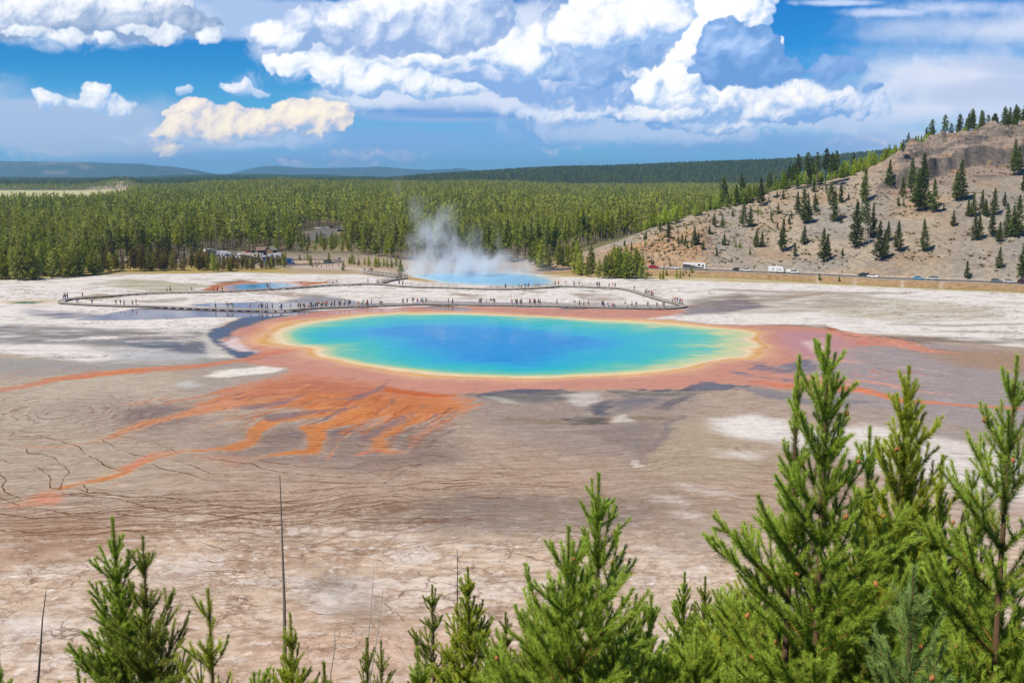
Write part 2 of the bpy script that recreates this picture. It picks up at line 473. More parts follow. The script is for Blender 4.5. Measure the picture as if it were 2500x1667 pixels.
vfade *= sstep(xs, 2, 240) * sstep(-xs, -(CW - 2), -(CW - 240)) * sstep(-ys, -(CH - 2), -(CH - 110))
px_ = np.concatenate([CRGB * vfade[..., None], (CA * vfade)[..., None]], 2).astype(np.float32)
img.pixels.foreach_set(np.ascontiguousarray(px_).ravel())
img.update()
img.pack()
del px_, CRGB, CA
D0 = g.node('ShaderNodeTexCoord').outputs['Generated']
sep = g.node('ShaderNodeSeparateXYZ'); g.put(sep.inputs[0], D0)
yy_ = g.math('MAXIMUM', sep.outputs[1], 0.02)
ux = g.lin(g.math('DIVIDE', sep.outputs[0], yy_), U0, U1)
vy = g.lin(g.math('DIVIDE', sep.outputs[2], yy_), V0, V1)
cmb = g.node('ShaderNodeCombineXYZ'); g.put(cmb.inputs[0], ux); g.put(cmb.inputs[1], vy)
ti = g.node('ShaderNodeTexImage', interpolation='Cubic', extension='CLIP')
ti.image = img
g.put(ti.inputs[0], cmb.outputs[0])
inside = g.math('GREATER_THAN', sep.outputs[1], 0.03)
al = g.mul(ti.outputs[1], inside)
cl = g.vm('SCALE', ti.outputs[0], g.mul(inside, 1.0 / SKYS))
base = g.vm('SCALE', skyc, g.sub(1.0, al))
bg = g.node('ShaderNodeBackground')
g.put(bg.inputs[0], g.vm('ADD', base, cl))
bg.inputs[1].default_value = SKYS
wo = g.node('ShaderNodeOutputWorld')
g.put(wo.inputs[0], bg.outputs[0])
world.cycles.sampling_method = 'MANUAL'
world.cycles.sample_map_resolution = 1024
# ------------------------------------------------------------------ terrain heights
def interp(x, xs, ys): return np.interp(x, xs, ys)
# road at the foot of the right-hand slope: photo pixels of its centre line, on a bench of height RZ
RZ = 1.7
_rp = [(1300, 651), (1400, 650), (1500, 651), (1600, 655), (1715, 658.5), (1868, 664.5), (2021, 671.5), (2174, 679.5), (2365, 686.5), (2500, 692), (2700, 699), (3000, 708)]
ROAD = [gp(x, y, RZ) for x, y in _rp]
_ra = np.array([x / y for x, y in ROAD]); _ry = np.array([y for x, y in ROAD])
# crest of the bare slope
_cp = [(1380, 612, 470), (1440, 605, 480), (1500, 594, 485), (1564, 573, 495), (1628, 548, 505), (1691, 526, 515), (1776, 501, 530), (1895, 467, 550), (1968, 448, 562), (2010, 443, 566), (2095, 420, 575), (2138, 405, 580), (2265, 373, 592), (2372, 350, 604), (2491, 333, 615), (2700, 300, 630), (3100, 250, 660)]
CR = [at(x, y, Y) for x, y, Y in _cp]
_ca = np.array([p.x / p.y for p in CR]); _cy = np.array([p.y for p in CR]); _cz = np.array([max(0.0, p.z) for p in CR])
A_START = _ra[0]
def slope_h(x, y):
    """bench, embankment and hillside on the right; 0 where there is none"""
    a = x / y
    yr = interp(a, _ra, _ry); yc = interp(a, _ca, _cy); zc = interp(a, _ca, _cz)
    yr = yr + 0.0
    on = sstep(a, _ra[0] - 0.015, _ra[2])
    s = y - yr
    rz = RZ * on
    emb = rz * sstep(s, -13.0, -5.6)
    t = np.clip((s - 5.5) / np.maximum(yc - yr - 5.5, 10), 0, 1)
    prof = 0.72 * t + 0.28 * t ** 0.55
    h = emb + np.maximum(zc - rz, 0) * prof
    # past the crest the top is nearly flat
    h = h - sstep(y - yc, 4, 190) * zc * 0.95 * (1 - 0.75 * sstep(zc, 46, 62) * (1 - sstep(y - yc, 200, 500)))
    w = sstep(t, 0.02, 0.15) * (1 - 0.5 * sstep(t, 0.85, 1.0)) * sstep(zc, 1, 12)
    h = h + w * (fbm(x, y, 1 / 45.0, 4, 31) * 2.6 + fbm(x, y, 1 / 12.0, 4, 32) * 0.8)
    # rocky cut above the road on the left part, a ledge of cliffs high on the right
    bl = sstep(a, _ca[1], _ca[3]) * (1 - sstep(a, _ca[5], _ca[6]))
    st = fbm(x, y, 1 / 9.0, 4, 33)
    h = h + bl * sstep(t, 0.0, 0.10) * (1 - sstep(t, 0.5, 0.8)) * (1.6 + 1.3 * st)
    A1, A2 = cliffa(2080), cliffa(2200)
    cl = sstep(a, A1, A2)
    tt = np.clip(0.71 + 0.05 * fbm(x, y, 1 / 30.0, 3, 34) + 0.05 * (a - A2) / 0.12, 0.5, 0.9)
    stepn = fbm(x, y, 1 / 14.0, 4, 35)
    h = h + cl * (sstep(t, tt - 0.012, tt + 0.012) * (7.0 + 3.5 * stepn) - sstep(t, tt - 0.20, tt) * (1 - sstep(t, tt - 0.0, tt + 0.01)) * 1.5
                  + sstep(t, tt + 0.09, tt + 0.11) * (2.6 + 1.6 * stepn)) * (1 - sstep(t, 0.93, 1.0) * 0.75)
    return h * on
def cliffa(px): return (px - 1250.0) / F / CP
# far land: gently rolling, each ridge given by photo pixels of its skyline
def ridge(x, y, pts, Y, front, back, tree=0.0):
    a = x / np.maximum(y, 1.0)
    P = [at(px, py, Y) for px, py in pts]
    z = interp(a, [p.x / p.y for p in P], [p.z - tree for p in P])
    k = np.where(y < Y, sstep(y, Y - front, Y), 1 - 0.6 * sstep(y, Y, Y + back))
    return np.maximum(z, 0) * k
R_MID = [(-900, 462), (0, 470), (230, 474), (330, 462), (420, 447), (530, 436), (640, 431), (800, 433), (960, 436), (1100, 434), (1220, 434), (1380, 444), (1480, 455), (1600, 462), (2000, 465), (3400, 440)]
R_RIGHT = [(-900, 470), (600, 470), (900, 440), (1030, 427), (1150, 419), (1275, 412), (1382, 407), (1488, 405), (1595, 402), (1700, 398), (1810, 393), (1913, 388), (2020, 380), (2150, 369), (2300, 358), (3400, 330)]
R_LEFT = [(-1500, 440), (0, 427), (300, 428), (430, 421), (600, 419), (760, 422), (900, 424), (1000, 429), (1100, 440), (1400, 445), (3400, 445)]
R_MESA = [(-2500, 400), (0, 394.5), (200, 395), (330, 400), (420, 408), (480, 418), (560, 432), (800, 440), (3400, 440)]
R_BLUE = [(-2500, 440), (540, 430), (600, 414), (640, 406), (680, 405), (720, 409), (760, 411), (880, 409), (930, 407), (990, 412), (1040, 415), (1100, 413), (1120, 410), (1145, 414), (1200, 424), (1400, 420), (3400, 400)]
KN = [(-100, 462), (0, 458), (60, 466), (130, 468), (190, 462), (240, 450), (285, 441), (310, 440), (330, 447), (350, 462), (380, 475)]
def land_h(x, y):
    x = np.asarray(x, float); y = np.asarray(y, float)
    h = slope_h(x, y)
    m = ridge(x, y, R_MID, 2300.0, 1350.0, 700.0, 22.0)
    m = m * (1 - 0.0) + sstep(y, 900, 1500) * sstep(-y, -2600, -2000) * fbm(x, y, 1 / 420.0, 4, 51) * 5.0
    a = x / np.maximum(y, 1.0)
    kn = ridge(x, y, [(p[0], p[1]) for p in KN], 3000.0, 420.0, 300.0, 2.0) * sstep(-a, 0.325, 0.35)
    f = ridge(x, y, R_RIGHT, 4300.0, 1500.0, 1600.0, 16.0)
    f = f + sstep(y, 2900, 3500) * sstep(f, 2, 40) * fbm(x, y, 1 / 600.0, 4, 52) * 16.0 * (1 - sstep(y, 4000, 4250) * 0.8)
    l = ridge(x, y, R_LEFT, 6500.0, 2600.0, 2000.0, 14.0) + sstep(y, 4200, 5200) * (1 - sstep(y, 5900, 6400)) * fbm(x, y, 1 / 800.0, 3, 53) * 16.0
    me = ridge(x, y, R_MESA, 14000.0, 2200.0, 3000.0) + sstep(y, 12000, 13200) * (1 - sstep(y, 13500, 13990) * 0.9) * fbm(x, y, 1 / 900.0, 4, 54) * 45.0
    b = ridge(x, y, R_BLUE, 19000.0, 3000.0, 3000.0)
    h = np.maximum.reduce([h, m, kn, f, l, me, b])
    return h
def ray_hit(px, py, y0=330.0, y1=760.0):
    """where the sight line of a photo pixel meets the land"""
    dx, dy, dz = pray(px, py)
    ys = np.linspace(y0, y1, 1600)
    xs = dx / dy * ys; zs = CAMZ + dz / dy * ys
    hh = land_h(xs, ys)
    k = np.nonzero(zs <= hh)[0]
    i = int(k[0]) if len(k) else len(ys) - 1
    return float(xs[i]), float(ys[i]), float(hh[i])
# ------------------------------------------------------------------ the basin floor
POOL = [(1000, 766)] + Z1((2300, 388), (2100, 402), (1900, 425), (1750, 450), (1660, 475), (1618, 502), (1625, 530), (1650, 555), (1700, 570), (1800, 577), (1862, 592), (1838, 610), (1880, 635), (1960, 650), (2050, 672), (2150, 688), (2352, 712)) \
    + Z2((150, 400), (350, 414), (600, 422), (850, 420), (1000, 412), (1200, 404), (1400, 388), (1550, 368), (1680, 340), (1800, 312), (1900, 305), (1938, 285), (1912, 262), (1978, 245), (1962, 225), (1915, 208), (1960, 190), (1972, 172), (1900, 158), (1700, 138), (1500, 122), (1250, 105), (1050, 98), (850, 82), (600, 72), (350, 62), (100, 60))
SMALL_POOL = zz(450, 590, 4.704, [(470, 510), (600, 488), (780, 478), (880, 470), (1000, 466), (1150, 468), (1260, 475), (1330, 490), (1340, 510), (1250, 535), (1100, 550), (900, 556), (700, 556), (560, 552), (480, 540)])
GEYSER_POOL = zz(850, 640, 5.88, [(900, 188), (1000, 178), (1180, 168), (1500, 150), (1900, 148), (2350, 160), (2680, 185), (2860, 225), (2950, 275), (2860, 325), (2600, 345), (2100, 335), (1700, 322), (1350, 295), (1200, 265), (1050, 235), (930, 210)])
TEAL_POOL = zz(0, 560, 2.613, [(80, 466), (160, 460), (240, 461), (270, 465), (200, 472), (110, 472)])
pool_xy = np.array(ground_poly(POOL)); small_xy = np.array(ground_poly(SMALL_POOL)); gey_xy = np.array(ground_poly(GEYSER_POOL)); teal_xy = np.array(ground_poly(TEAL_POOL))
PC = pool_xy.mean(0)

# rows are spaced like the view's own perspective so that nearer ground is finer
vrow = []
for py in np.linspace(1760, 700, 760): vrow.append(gp(1250, py)[1])
for py in np.linspace(699, 560, 190): vrow.append(gp(1250, py)[1])
yl = vrow[-1]
while yl < 60000: yl *= 1.022; vrow.append(yl)
near = [vrow[0] - 12 * i for i in range(12, 0, -1)]
vrow = np.array(near + vrow)
ucol = np.concatenate([-np.geomspace(4.5, 0.64, 26)[:-1], np.linspace(-0.62, 0.62, 1500), np.geomspace(0.64, 4.5, 26)[1:]])
NR, NC = len(vrow), len(ucol)
GX = (ucol[None, :] * np.maximum(vrow, 70.0)[:, None]).astype(np.float32).ravel()
GY = np.repeat(vrow, NC).astype(np.float32)
N = len(GX)

def C(r, g_, b): return np.array(alb(r, g_, b), np.float32)
bas = (GY < 600) & (GY > 60) & (np.abs(GX / GY) < 0.66)
bi = np.nonzero(bas)[0]
X = GX[bi]; Y = GY[bi]
wA = fbm(X, Y, 1 / 14.0, 5, 1); wB = fbm(X, Y, 1 / 14.0, 5, 2)
XW = X + wA * 1.5; YW = Y + wB * 2.2
wC = fbm(X, Y, 1 / 3.2, 4, 5, 0.6); wD = fbm(X, Y, 1 / 3.2, 4, 6, 0.6)
XF = XW + wC * 0.45; YF = YW + wD * 0.6
big = fbm(X, Y, 1 / 60.0, 4, 10); med = fbm(X, Y, 1 / 18.0, 5, 12)
stq = fbm(X / 3.4 + big * 3, Y, 1 / 5.5, 5, 14, 0.55)           # streaks across the view
stf = fbm(X / 4.5 + med * 3, Y, 1 / 2.2, 4, 15, 0.6)
fine = fbm(X, Y, 1 / 1.2, 4, 16, 0.62)
fl_u = (X * 0.55 + Y * 0.84); fl_v = (X * 0.84 - Y * 0.55)
flow = fbm(fl_u / 9.0 + big, fl_v / 1.3 + med * 0.8, 1.0, 5, 17, 0.6)
pat = fbm(X, Y, 1 / 5.0, 6, 18, 0.68)
# photo rows and columns of each point, only to say which district of the basin it lies in
cyl = (CAMZ / Y); PYp = 833.5 + F * (cyl * CP - SP) / (CP + cyl * SP)
PXp = 1250 + F * X / (Y * CP + CAMZ * SP)
colr = np.empty((len(X), 3), np.float32); colr[:] = C(186, 166, 148)
wet = np.zeros(len(X), np.float32)
crk = np.zeros(len(X), np.float32)
def put(mask, c):
    global colr
    colr = colr + (np.asarray(c, np.float32) - colr) * mask[:, None]
def near_idx(P, m):
    P = np.asarray(P); return np.nonzero((X > P[:, 0].min() - m) & (X < P[:, 0].max() + m) & (Y > P[:, 1].min() - m) & (Y < P[:, 1].max() + m))[0]
def area(pts, c, soft=1.0, grow=0.0, a=1.0, wt=None, nz=0.0, xy=False, crack=None, rag=1.0, fld=None, dis=0.0):
    P = np.asarray(pts if xy else ground_poly(pts), np.float32)
    i = near_idx(P, soft * 3 + grow + 8)
    d = polydist(X[i] + (XF[i] - X[i]) * rag, Y[i] + (YF[i] - Y[i]) * rag, P) - grow
    if dis: d = d + flow[i] * dis + wC[i] * dis * 0.25
    m = (1 - sstep(d, -soft, soft)) * a
    if nz: m = m * np.clip(1 - nz + nz * 1.6 * (0.5 + (stq if fld is None else fld)[i]), 0, 1)
    colr[i] += (np.asarray(c, np.float32) - colr[i]) * m[:, None]
    if wt is not None: wet[i] = wet[i] * (1 - m) + wt * m
    if crack is not None: crk[i] = crk[i] * (1 - m) + crack * m
def stream(pts, hw, c, soft=0.6, a=1.0, wt=0.25, edge=None, rag=1.0):
    P = np.asarray(ground_poly(pts), np.float32)
    i = near_idx(P, max(hw) + soft * 3 + 6)
    d = polydist(X[i] + (XF[i] - X[i]) * rag, Y[i] + (YF[i] - Y[i]) * rag, P, closed=False, hw=hw) + flow[i] * 0.7 + wC[i] * 0.25
    if edge is not None:
        m = (1 - sstep(d, -soft, soft * 3.5)) * a * 0.4
        colr[i] += (np.asarray(edge, np.float32) - colr[i]) * m[:, None]
    m = (1 - sstep(d, -soft, soft * 0.6)) * a
    cc = np.asarray(c, np.float32) * (1 + 0.22 * flow[i] + 0.15 * wC[i])[:, None]; mm_ = sstep(flow[i] + 0.5 * pat[i], 0.1, 0.5)[:, None] * 0.45; cc = cc + (C(176, 112, 66) - cc) * mm_; m = m * (1 - 0.35 * sstep(-flow[i], 0.1, 0.5))
    colr[i] += (cc - colr[i]) * m[:, None]
    wet[i] = np.maximum(wet[i], wt * m)
    crk[i] *= 1 - m
# --- dry sinter plain: tan near, mauve grey farther, white beyond
t = sstep(PYp + 40 * med, 1240, 1340)
put(sstep(PYp + 30 * big, 1500, 1150), C(184, 160, 140))
put(sstep(PYp + 40 * big, 1180, 1050) * 0.9, C(178, 161, 144))
put(sstep(PXp + 120 * med, 620, 200) * sstep(PYp, 1270, 1190) * 0.8, C(186, 172, 152))
put(t, C(212, 189, 165))
put(t * sstep(big + 0.5 * med, 0.0, 0.5) * 0.8, C(184, 154, 126))
put(t * sstep(stq + 0.6 * fine + 0.3 * med, 0.12, 0.5) * 0.75, C(226, 212, 198))
put(t * sstep(fine + 0.5 * stf, 0.35, 0.8) * 0.6, C(236, 226, 216))
put(sstep(stf, -0.05, -0.5) * 0.28 * (PYp > 930), C(140, 124, 110))
put(sstep(med - 0.4 * stq, 0.15, 0.6) * 0.35 * sstep(PYp, 960, 1030), C(190, 176, 162))
put(sstep(pat + 0.3 * big, 0.12, 0.42) * 0.45 * (0.35 + 0.65 * t), C(156, 122, 96))
put(sstep(-pat + 0.3 * stq, 0.22, 0.5) * 0.5 * (0.3 + 0.7 * t), C(224, 208, 194))
put(sstep(fine + 0.6 * pat, 0.38, 0.62) * 0.5 * t, C(242, 234, 226))
put(sstep(np.abs(fbm(X / 2.4 + med, Y, 1 / 7.0, 5, 19, 0.6)) * -1, -0.05, 0.0) * 0.4 * (PYp > 900), C(132, 106, 88))
# --- districts
area(Q((0, 890), (60, 880), (300, 850), (420, 870), (360, 930), (250, 985), (60, 985), (0, 960)), C(190, 178, 160), 7, a=0.8, nz=0.2)
area(Q((250, 905), (420, 930), (560, 985), (520, 1020), (300, 1010), (60, 950)), C(158, 140, 130), 5, a=0.5, nz=0.4)
area(Q((0, 1190), (120, 1195), (300, 1210), (420, 1225), (300, 1260), (130, 1280), (0, 1300)), C(168, 136, 110), 5, a=0.85, nz=0.2)
area(Q((980, 1150), (1180, 1130), (1420, 1140), (1540, 1160), (1480, 1200), (1350, 1225), (1160, 1235), (980, 1215), (860, 1190)), C(137, 125, 116), 5, a=0.85, nz=0.45)
area(Q((1500, 1190), (1700, 1180), (1740, 1230), (1640, 1290), (1480, 1260)), C(168, 152, 138), 5, a=0.7, nz=0.3)
area(Q((1420, 1080), (1500, 1040), (1560, 1120), (1640, 1180), (1560, 1180), (1450, 1140)), C(160, 142, 126), 4, a=0.6, nz=0.2)
area(Q((700, 1345), (760, 1320), (850, 1330), (840, 1380), (760, 1400), (700, 1380)), C(176, 168, 158), 3, a=0.9, nz=0.3)
area(Q((740, 1385), (850, 1375), (880, 1400), (820, 1440), (740, 1420)), C(150, 128, 108), 3, a=0.7, nz=0.3)
area(Q((650, 1420), (800, 1450), (900, 1410), (1160, 1440), (1250, 1568), (600, 1568)), C(204, 172, 148), 3, a=0.65, nz=0.2)
# mauve grey left of and below the orange fans
area(Q((560, 985), (900, 965), (1060, 1010), (1080, 1060), (800, 1080), (560, 1060), (470, 1030)), C(142, 126, 118), 4, a=0.85, nz=0.35)
area(Q((660, 1000), (800, 985), (860, 990), (700, 1010)), C(112, 98, 104), 2, a=0.8, nz=0.5)
area(Q((280, 940), (400, 925), (460, 940), (420, 975), (290, 990)), C(118, 102, 104), 4, a=0.75, nz=0.4)
area(Q((0, 830), (200, 835), (420, 822), (560, 815), (620, 830), (520, 850), (300, 850), (0, 870)), C(158, 152, 146), 5, a=0.9, nz=0.2)
area(Q((450, 860), (620, 830), (700, 845), (640, 880), (480, 900), (380, 905)), C(170, 160, 150), 3, a=0.9, nz=0.2)
# right-hand wet plain, lavender grey
area(Q((1760, 870), (1850, 800), (2060, 780), (2200, 795), (2352, 810), (2500, 820), (2500, 1010), (2352, 1010), (2250, 990), (2120, 960), (1960, 930), (1840, 900)), C(162, 151, 150), 5, wt=0.22, nz=0.12)
area(Q((2100, 800), (2352, 806), (2500, 820), (2500, 870), (2352, 860), (2200, 840)), C(166, 138, 112), 5, a=0.9, nz=0.3)
area(Q((1880, 905), (2060, 945), (2352, 1010), (2500, 1020), (2500, 1080), (2352, 1060), (2060, 985), (1900, 940)), C(164, 152, 144), 4, a=0.9, nz=0.3)
area(Q((1500, 940), (1600, 950), (1700, 975), (1760, 1010), (1780, 1060), (1700, 1110), (1520, 1100), (1440, 1070), (1500, 1010)), C(178, 162, 138), 5, a=0.95, nz=0.15)
area(Q((1080, 905), (1400, 900), (1560, 915), (1600, 940), (1500, 1000), (1440, 1060), (1300, 1040), (1120, 980), (1080, 940)), C(156, 142, 134), 5, a=0.9, nz=0.25)
# --- white sinter
def white(pts, soft=2.0, a=1.0, c=(232, 226, 219), nz=0.0): area(pts, C(*c), soft, a=a, nz=nz)
far_w = [(-500, 870), (0, 862), (200, 884), (420, 890), (560, 872), (585, 850), (505, 815), (540, 790), (600, 778), (700, 768), (900, 758), (1250, 760), (1510, 781), (1640, 779), (1750, 792), (1920, 793), (2045, 812), (2120, 814), (2260, 820), (2380, 836), (2500, 848), (2900, 880), (3200, 700), (2800, 700), (2500, 704), (2200, 692), (1800, 680), (1500, 672), (1350, 672), (1150, 668), (1000, 676), (900, 668), (700, 664), (450, 668), (230, 672), (0, 682), (-500, 690)]
white(far_w, 2.0, 1.0)
white(Q((1640, 960), (1720, 950), (1800, 965), (1835, 990), (1760, 1010), (1690, 1000), (1640, 985)) , 2.5, 0.95)
white(Q((1760, 1000), (1880, 985), (2000, 975), (2120, 1000), (2352, 1040), (2560, 1060), (2560, 1190), (2352, 1160), (2200, 1130), (2060, 1090), (1960, 1055), (1830, 1035)), 3, 0.95, (228, 221, 214))
white(Q((2000, 1110), (2200, 1130), (2500, 1180), (2500, 1260), (2200, 1210), (2050, 1160)), 4, 0.6, (205, 190, 176), 0.4)
for p in [((1580, 1115), (1640, 1125), (1700, 1140), (1600, 1135)), ((1640, 1030), (1760, 1035), (1730, 1052), (1650, 1046)), ((1500, 1140), (1560, 1150), (1580, 1165), (1520, 1156)), ((1560, 1180), (1600, 1188), (1590, 1196), (1560, 1190)), ((1500, 1265), (1570, 1270), (1560, 1285), (1500, 1280)),
          ((700, 1375), (800, 1370), (830, 1385), (740, 1395)), ((100, 1440), (180, 1430), (200, 1450), (120, 1460)), ((640, 1330), (700, 1320), (720, 1340), (650, 1350)), ((350, 1310), (460, 1300), (470, 1320), (380, 1330)), ((0, 1410), (90, 1400), (120, 1440), (0, 1460)), ((900, 1270), (990, 1260), (1000, 1290), (920, 1300))]:
    white(Q(*p), 2.2, 0.8, (226, 216, 206), 0.5)
white(Z1((1165, 755), (1250, 722), (1500, 690), (1640, 703), (1500, 735), (1320, 757)), 1.0, 1.0, (232, 226, 214))
white(Z1((1000, 795), (1090, 775), (1180, 790), (1080, 812)), 1.5, 0.8, (205, 205, 202))
# --- grey, brown and olive bands over the white
grey = C(150, 146, 140)
area(Z1((-100, 440), (500, 470), (900, 490), (1180, 480), (1210, 560), (1300, 610), (1080, 640), (700, 590), (300, 560), (-100, 560)), C(134, 132, 132), 4, a=1.0, nz=0.85, wt=0.2)
area(Z1((560, 545), (900, 540), (1180, 560), (1300, 610), (1150, 625), (800, 590)), C(98, 108, 124), 2.5, a=0.95, nz=0.75, wt=0.4, fld=stf)
area(Z1((-100, 640), (500, 660), (1000, 620), (1350, 650), (1300, 670), (900, 690), (300, 730), (-100, 740)), C(160, 157, 152), 3, a=0.85, nz=0.3)
area(Z1((600, 590), (900, 600), (1200, 625), (1100, 650), (700, 655)), C(186, 188, 190), 2.5, a=0.8)
area(Z1((150, 365), (400, 380), (700, 395), (620, 415), (300, 420), (160, 395)), C(118, 122, 140), 3, a=0.95, nz=0.85, wt=0.4, fld=stf)
for k, (zy, am) in enumerate([(474, 0.5), (512, 0.45), (556, 0.5), (600, 0.45)]):
    area(Z1((-100, zy), (400, zy - 4), (1000, zy + 8), (1000, zy + 13), (400, zy + 4), (-100, zy + 8)), grey, 1.5, a=am, nz=0.6)
olive = C(176, 170, 140)
put(sstep(stf + 0.8 * stq, 0.2, 0.65) * sstep(-PYp, -745, -715) * sstep(PYp, 640, 660) * 0.6, C(168, 164, 144))
put(sstep(stf * 0.8 + stq - 0.3 * med, 0.25, 0.6) * sstep(-PYp, -865, -820) * 0.45, C(160, 150, 138))
area(Q((300, 640), (420, 650), (500, 655), (400, 672), (300, 665), (200, 650)), C(168, 162, 128), 3, a=0.8, nz=0.6)
area(Q((1850, 700), (2100, 690), (2300, 705), (2300, 735), (2100, 740), (1900, 725)), C(170, 160, 130), 5, a=0.75, nz=0.85, fld=stf)
area(Q((1600, 680), (1900, 668), (2100, 690), (1800, 720), (1640, 716)), C(164, 152, 134), 5, a=0.75, nz=0.85)
area(Q((1580, 690), (1700, 670), (1740, 690), (1660, 722), (1560, 722)), C(126, 112, 100), 3, a=0.75, nz=0.75, wt=0.5)
area(Z2((1600, 20), (1850, -25), (2000, 0), (2050, 25), (1900, 40), (1760, 52), (1600, 70), (1540, 60)), C(136, 120, 118), 2, a=0.95, nz=0.25, wt=0.6)
area(Q((1690, 748), (1800, 744), (1900, 748), (1960, 768), (2090, 776), (2140, 790), (1990, 782), (1900, 765), (1750, 757)), C(130, 104, 74), 1.2, a=0.95, nz=0.3, wt=0.4)
area(Q((1900, 752), (2000, 772), (2200, 775), (2352, 778), (2480, 790), (2400, 795), (2200, 786), (2000, 785)), C(128, 116, 104), 1.5, a=0.85, nz=0.6)
area(Z3((920, 170), (1000, 180), (1030, 205), (980, 212)), C(168, 96, 44), 1.0, a=0.9)
for p in [((2040, 742), (2200, 746), (2352, 741), (2352, 746), (2200, 751), (2040, 747)), ((2100, 762), (2250, 757), (2352, 763), (2352, 767), (2220, 763)), ((1560, 702), (1700, 690), (1900, 672), (1900, 676), (1720, 698), (1570, 710)), ((1640, 662), (1800, 668), (2100, 672), (2100, 676), (1800, 674), (1640, 667)),
          ((1300, 672), (1420, 680), (1440, 690), (1350, 690)), ((1180, 665), (1260, 668), (1240, 676)), ((1030, 672), (1120, 678), (1080, 686)), ((560, 668), (760, 676), (740, 684), (600, 677)), ((640, 688), (780, 684), (800, 692), (700, 697)), ((300, 690), (420, 684), (430, 692), (340, 697))]:
    area(Q(*p), C(150, 128, 108), 1.5, a=0.7, nz=0.7, fld=stf)
rz_ = np.abs(fbm(X / 2.6 + big, Y + med * 2, 1 / 9.0, 5, 20, 0.6)); fz2 = sstep(-PYp, -880, -820) * sstep(PYp, 660, 690) * sstep(PXp, -300, 100)
put(sstep(-rz_, -0.05, -0.005) * 0.6 * fz2 * sstep(big + 0.4 * med, -0.25, 0.15), C(140, 124, 110))
put(sstep(pat, 0.2, 0.5) * 0.35 * fz2, C(178, 168, 150))
put(sstep(stf + 0.5 * pat, 0.3, 0.6) * 0.55 * fz2 * sstep(med, -0.3, 0.3), C(150, 138, 118))
# dark wet sheets beside the boardwalk that mirror the sky
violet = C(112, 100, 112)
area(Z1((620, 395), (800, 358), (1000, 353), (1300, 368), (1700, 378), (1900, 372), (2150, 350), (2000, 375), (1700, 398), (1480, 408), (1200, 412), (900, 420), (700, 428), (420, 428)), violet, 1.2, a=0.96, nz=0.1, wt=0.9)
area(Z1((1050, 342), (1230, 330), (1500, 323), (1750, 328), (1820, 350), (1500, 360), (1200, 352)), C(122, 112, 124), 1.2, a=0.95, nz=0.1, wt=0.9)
area(zz(600, 690, 4.704, [(700, 150), (900, 150), (1100, 180), (1300, 230), (2300, 235), (2300, 250), (1200, 260), (300, 300), (-200, 290), (-200, 240), (400, 230)]), C(140, 130, 128), 2, a=0.85, nz=0.3, wt=0.7)
area(Q((960, 690), (1200, 694), (1560, 700), (1560, 712), (1200, 706), (960, 700)), C(142, 124, 120), 1.5, a=0.75, nz=0.4, wt=0.75)
# --- salmon shelf round the pool
SALM = [(1000, 749), (957, 755), (893, 752), (808, 758), (744, 766), (702, 774), (650, 780), (612, 791), (574, 806), (565, 821), (536, 830), (548, 842), (595, 854), (625, 857), (612, 870), (582, 879), (640, 893), (700, 896), (712, 908), (800, 925), (900, 940), (1000, 953), (1064, 962), (1136, 961), (1213, 953), (1361, 950), (1425, 953), (1553, 950), (1638, 948), (1723, 942), (1775, 934), (1830, 942), (1900, 950), (1980, 952), (2060, 958), (2100, 950), (2060, 930), (1975, 915), (1890, 897), (1930, 888), (1985, 872), (2060, 850), (2120, 845), (2180, 838), (2110, 824), (2040, 809), (2006, 801), (1918, 794), (1836, 793), (1750, 795), (1640, 786), (1510, 781), (1600, 775), (1680, 764), (1672, 757), (1500, 755), (1300, 751), (1144, 749)]
area(SALM, C(208, 146, 118), 1.3, wt=0.5, rag=0.8)
area(Q((1790, 760), (1900, 762), (1960, 790), (1920, 830), (1840, 820), (1800, 790)), C(208, 152, 148), 4, a=0.8, wt=0.6)
area(Z1((2100, 355), (2250, 360), (2352, 350), (2352, 372), (2200, 380), (2000, 392), (1850, 400), (1900, 380)), C(206, 150, 130), 1.5, a=0.6, wt=0.7)
area(Q((1010, 700), (1090, 712), (1060, 716), (960, 706)), C(132, 92, 56), 0.8, a=0.85, wt=0.7)
area(Q((1280, 706), (1360, 709), (1300, 713)), C(128, 104, 92), 0.8, a=0.8, wt=0.7)
# bands on the west bay: rust, white, orange
area(Z1((1290, 545), (1350, 520), (1380, 560), (1440, 600), (1490, 608), (1470, 618), (1400, 604), (1300, 578), (1262, 550)), C(226, 214, 216), 1.0, a=0.9, wt=0.4)
area(Z1((1700, 412), (1560, 440), (1460, 480), (1420, 520), (1440, 560), (1500, 600), (1560, 590), (1480, 545), (1480, 510), (1560, 460), (1700, 430)), C(206, 132, 98), 2.0, a=0.85, wt=0.4)
area(Z1((1560, 590), (1500, 610), (1420, 640), (1360, 658), (1450, 660), (1600, 620), (1700, 600), (1850, 597), (1760, 590)), C(208, 128, 96), 1.6, a=0.85, wt=0.4)
area(Z1((1640, 560), (1750, 575), (1700, 590), (1580, 585), (1540, 540), (1540, 500), (1580, 480), (1560, 520)), C(232, 186, 148), 1.5, a=0.8)
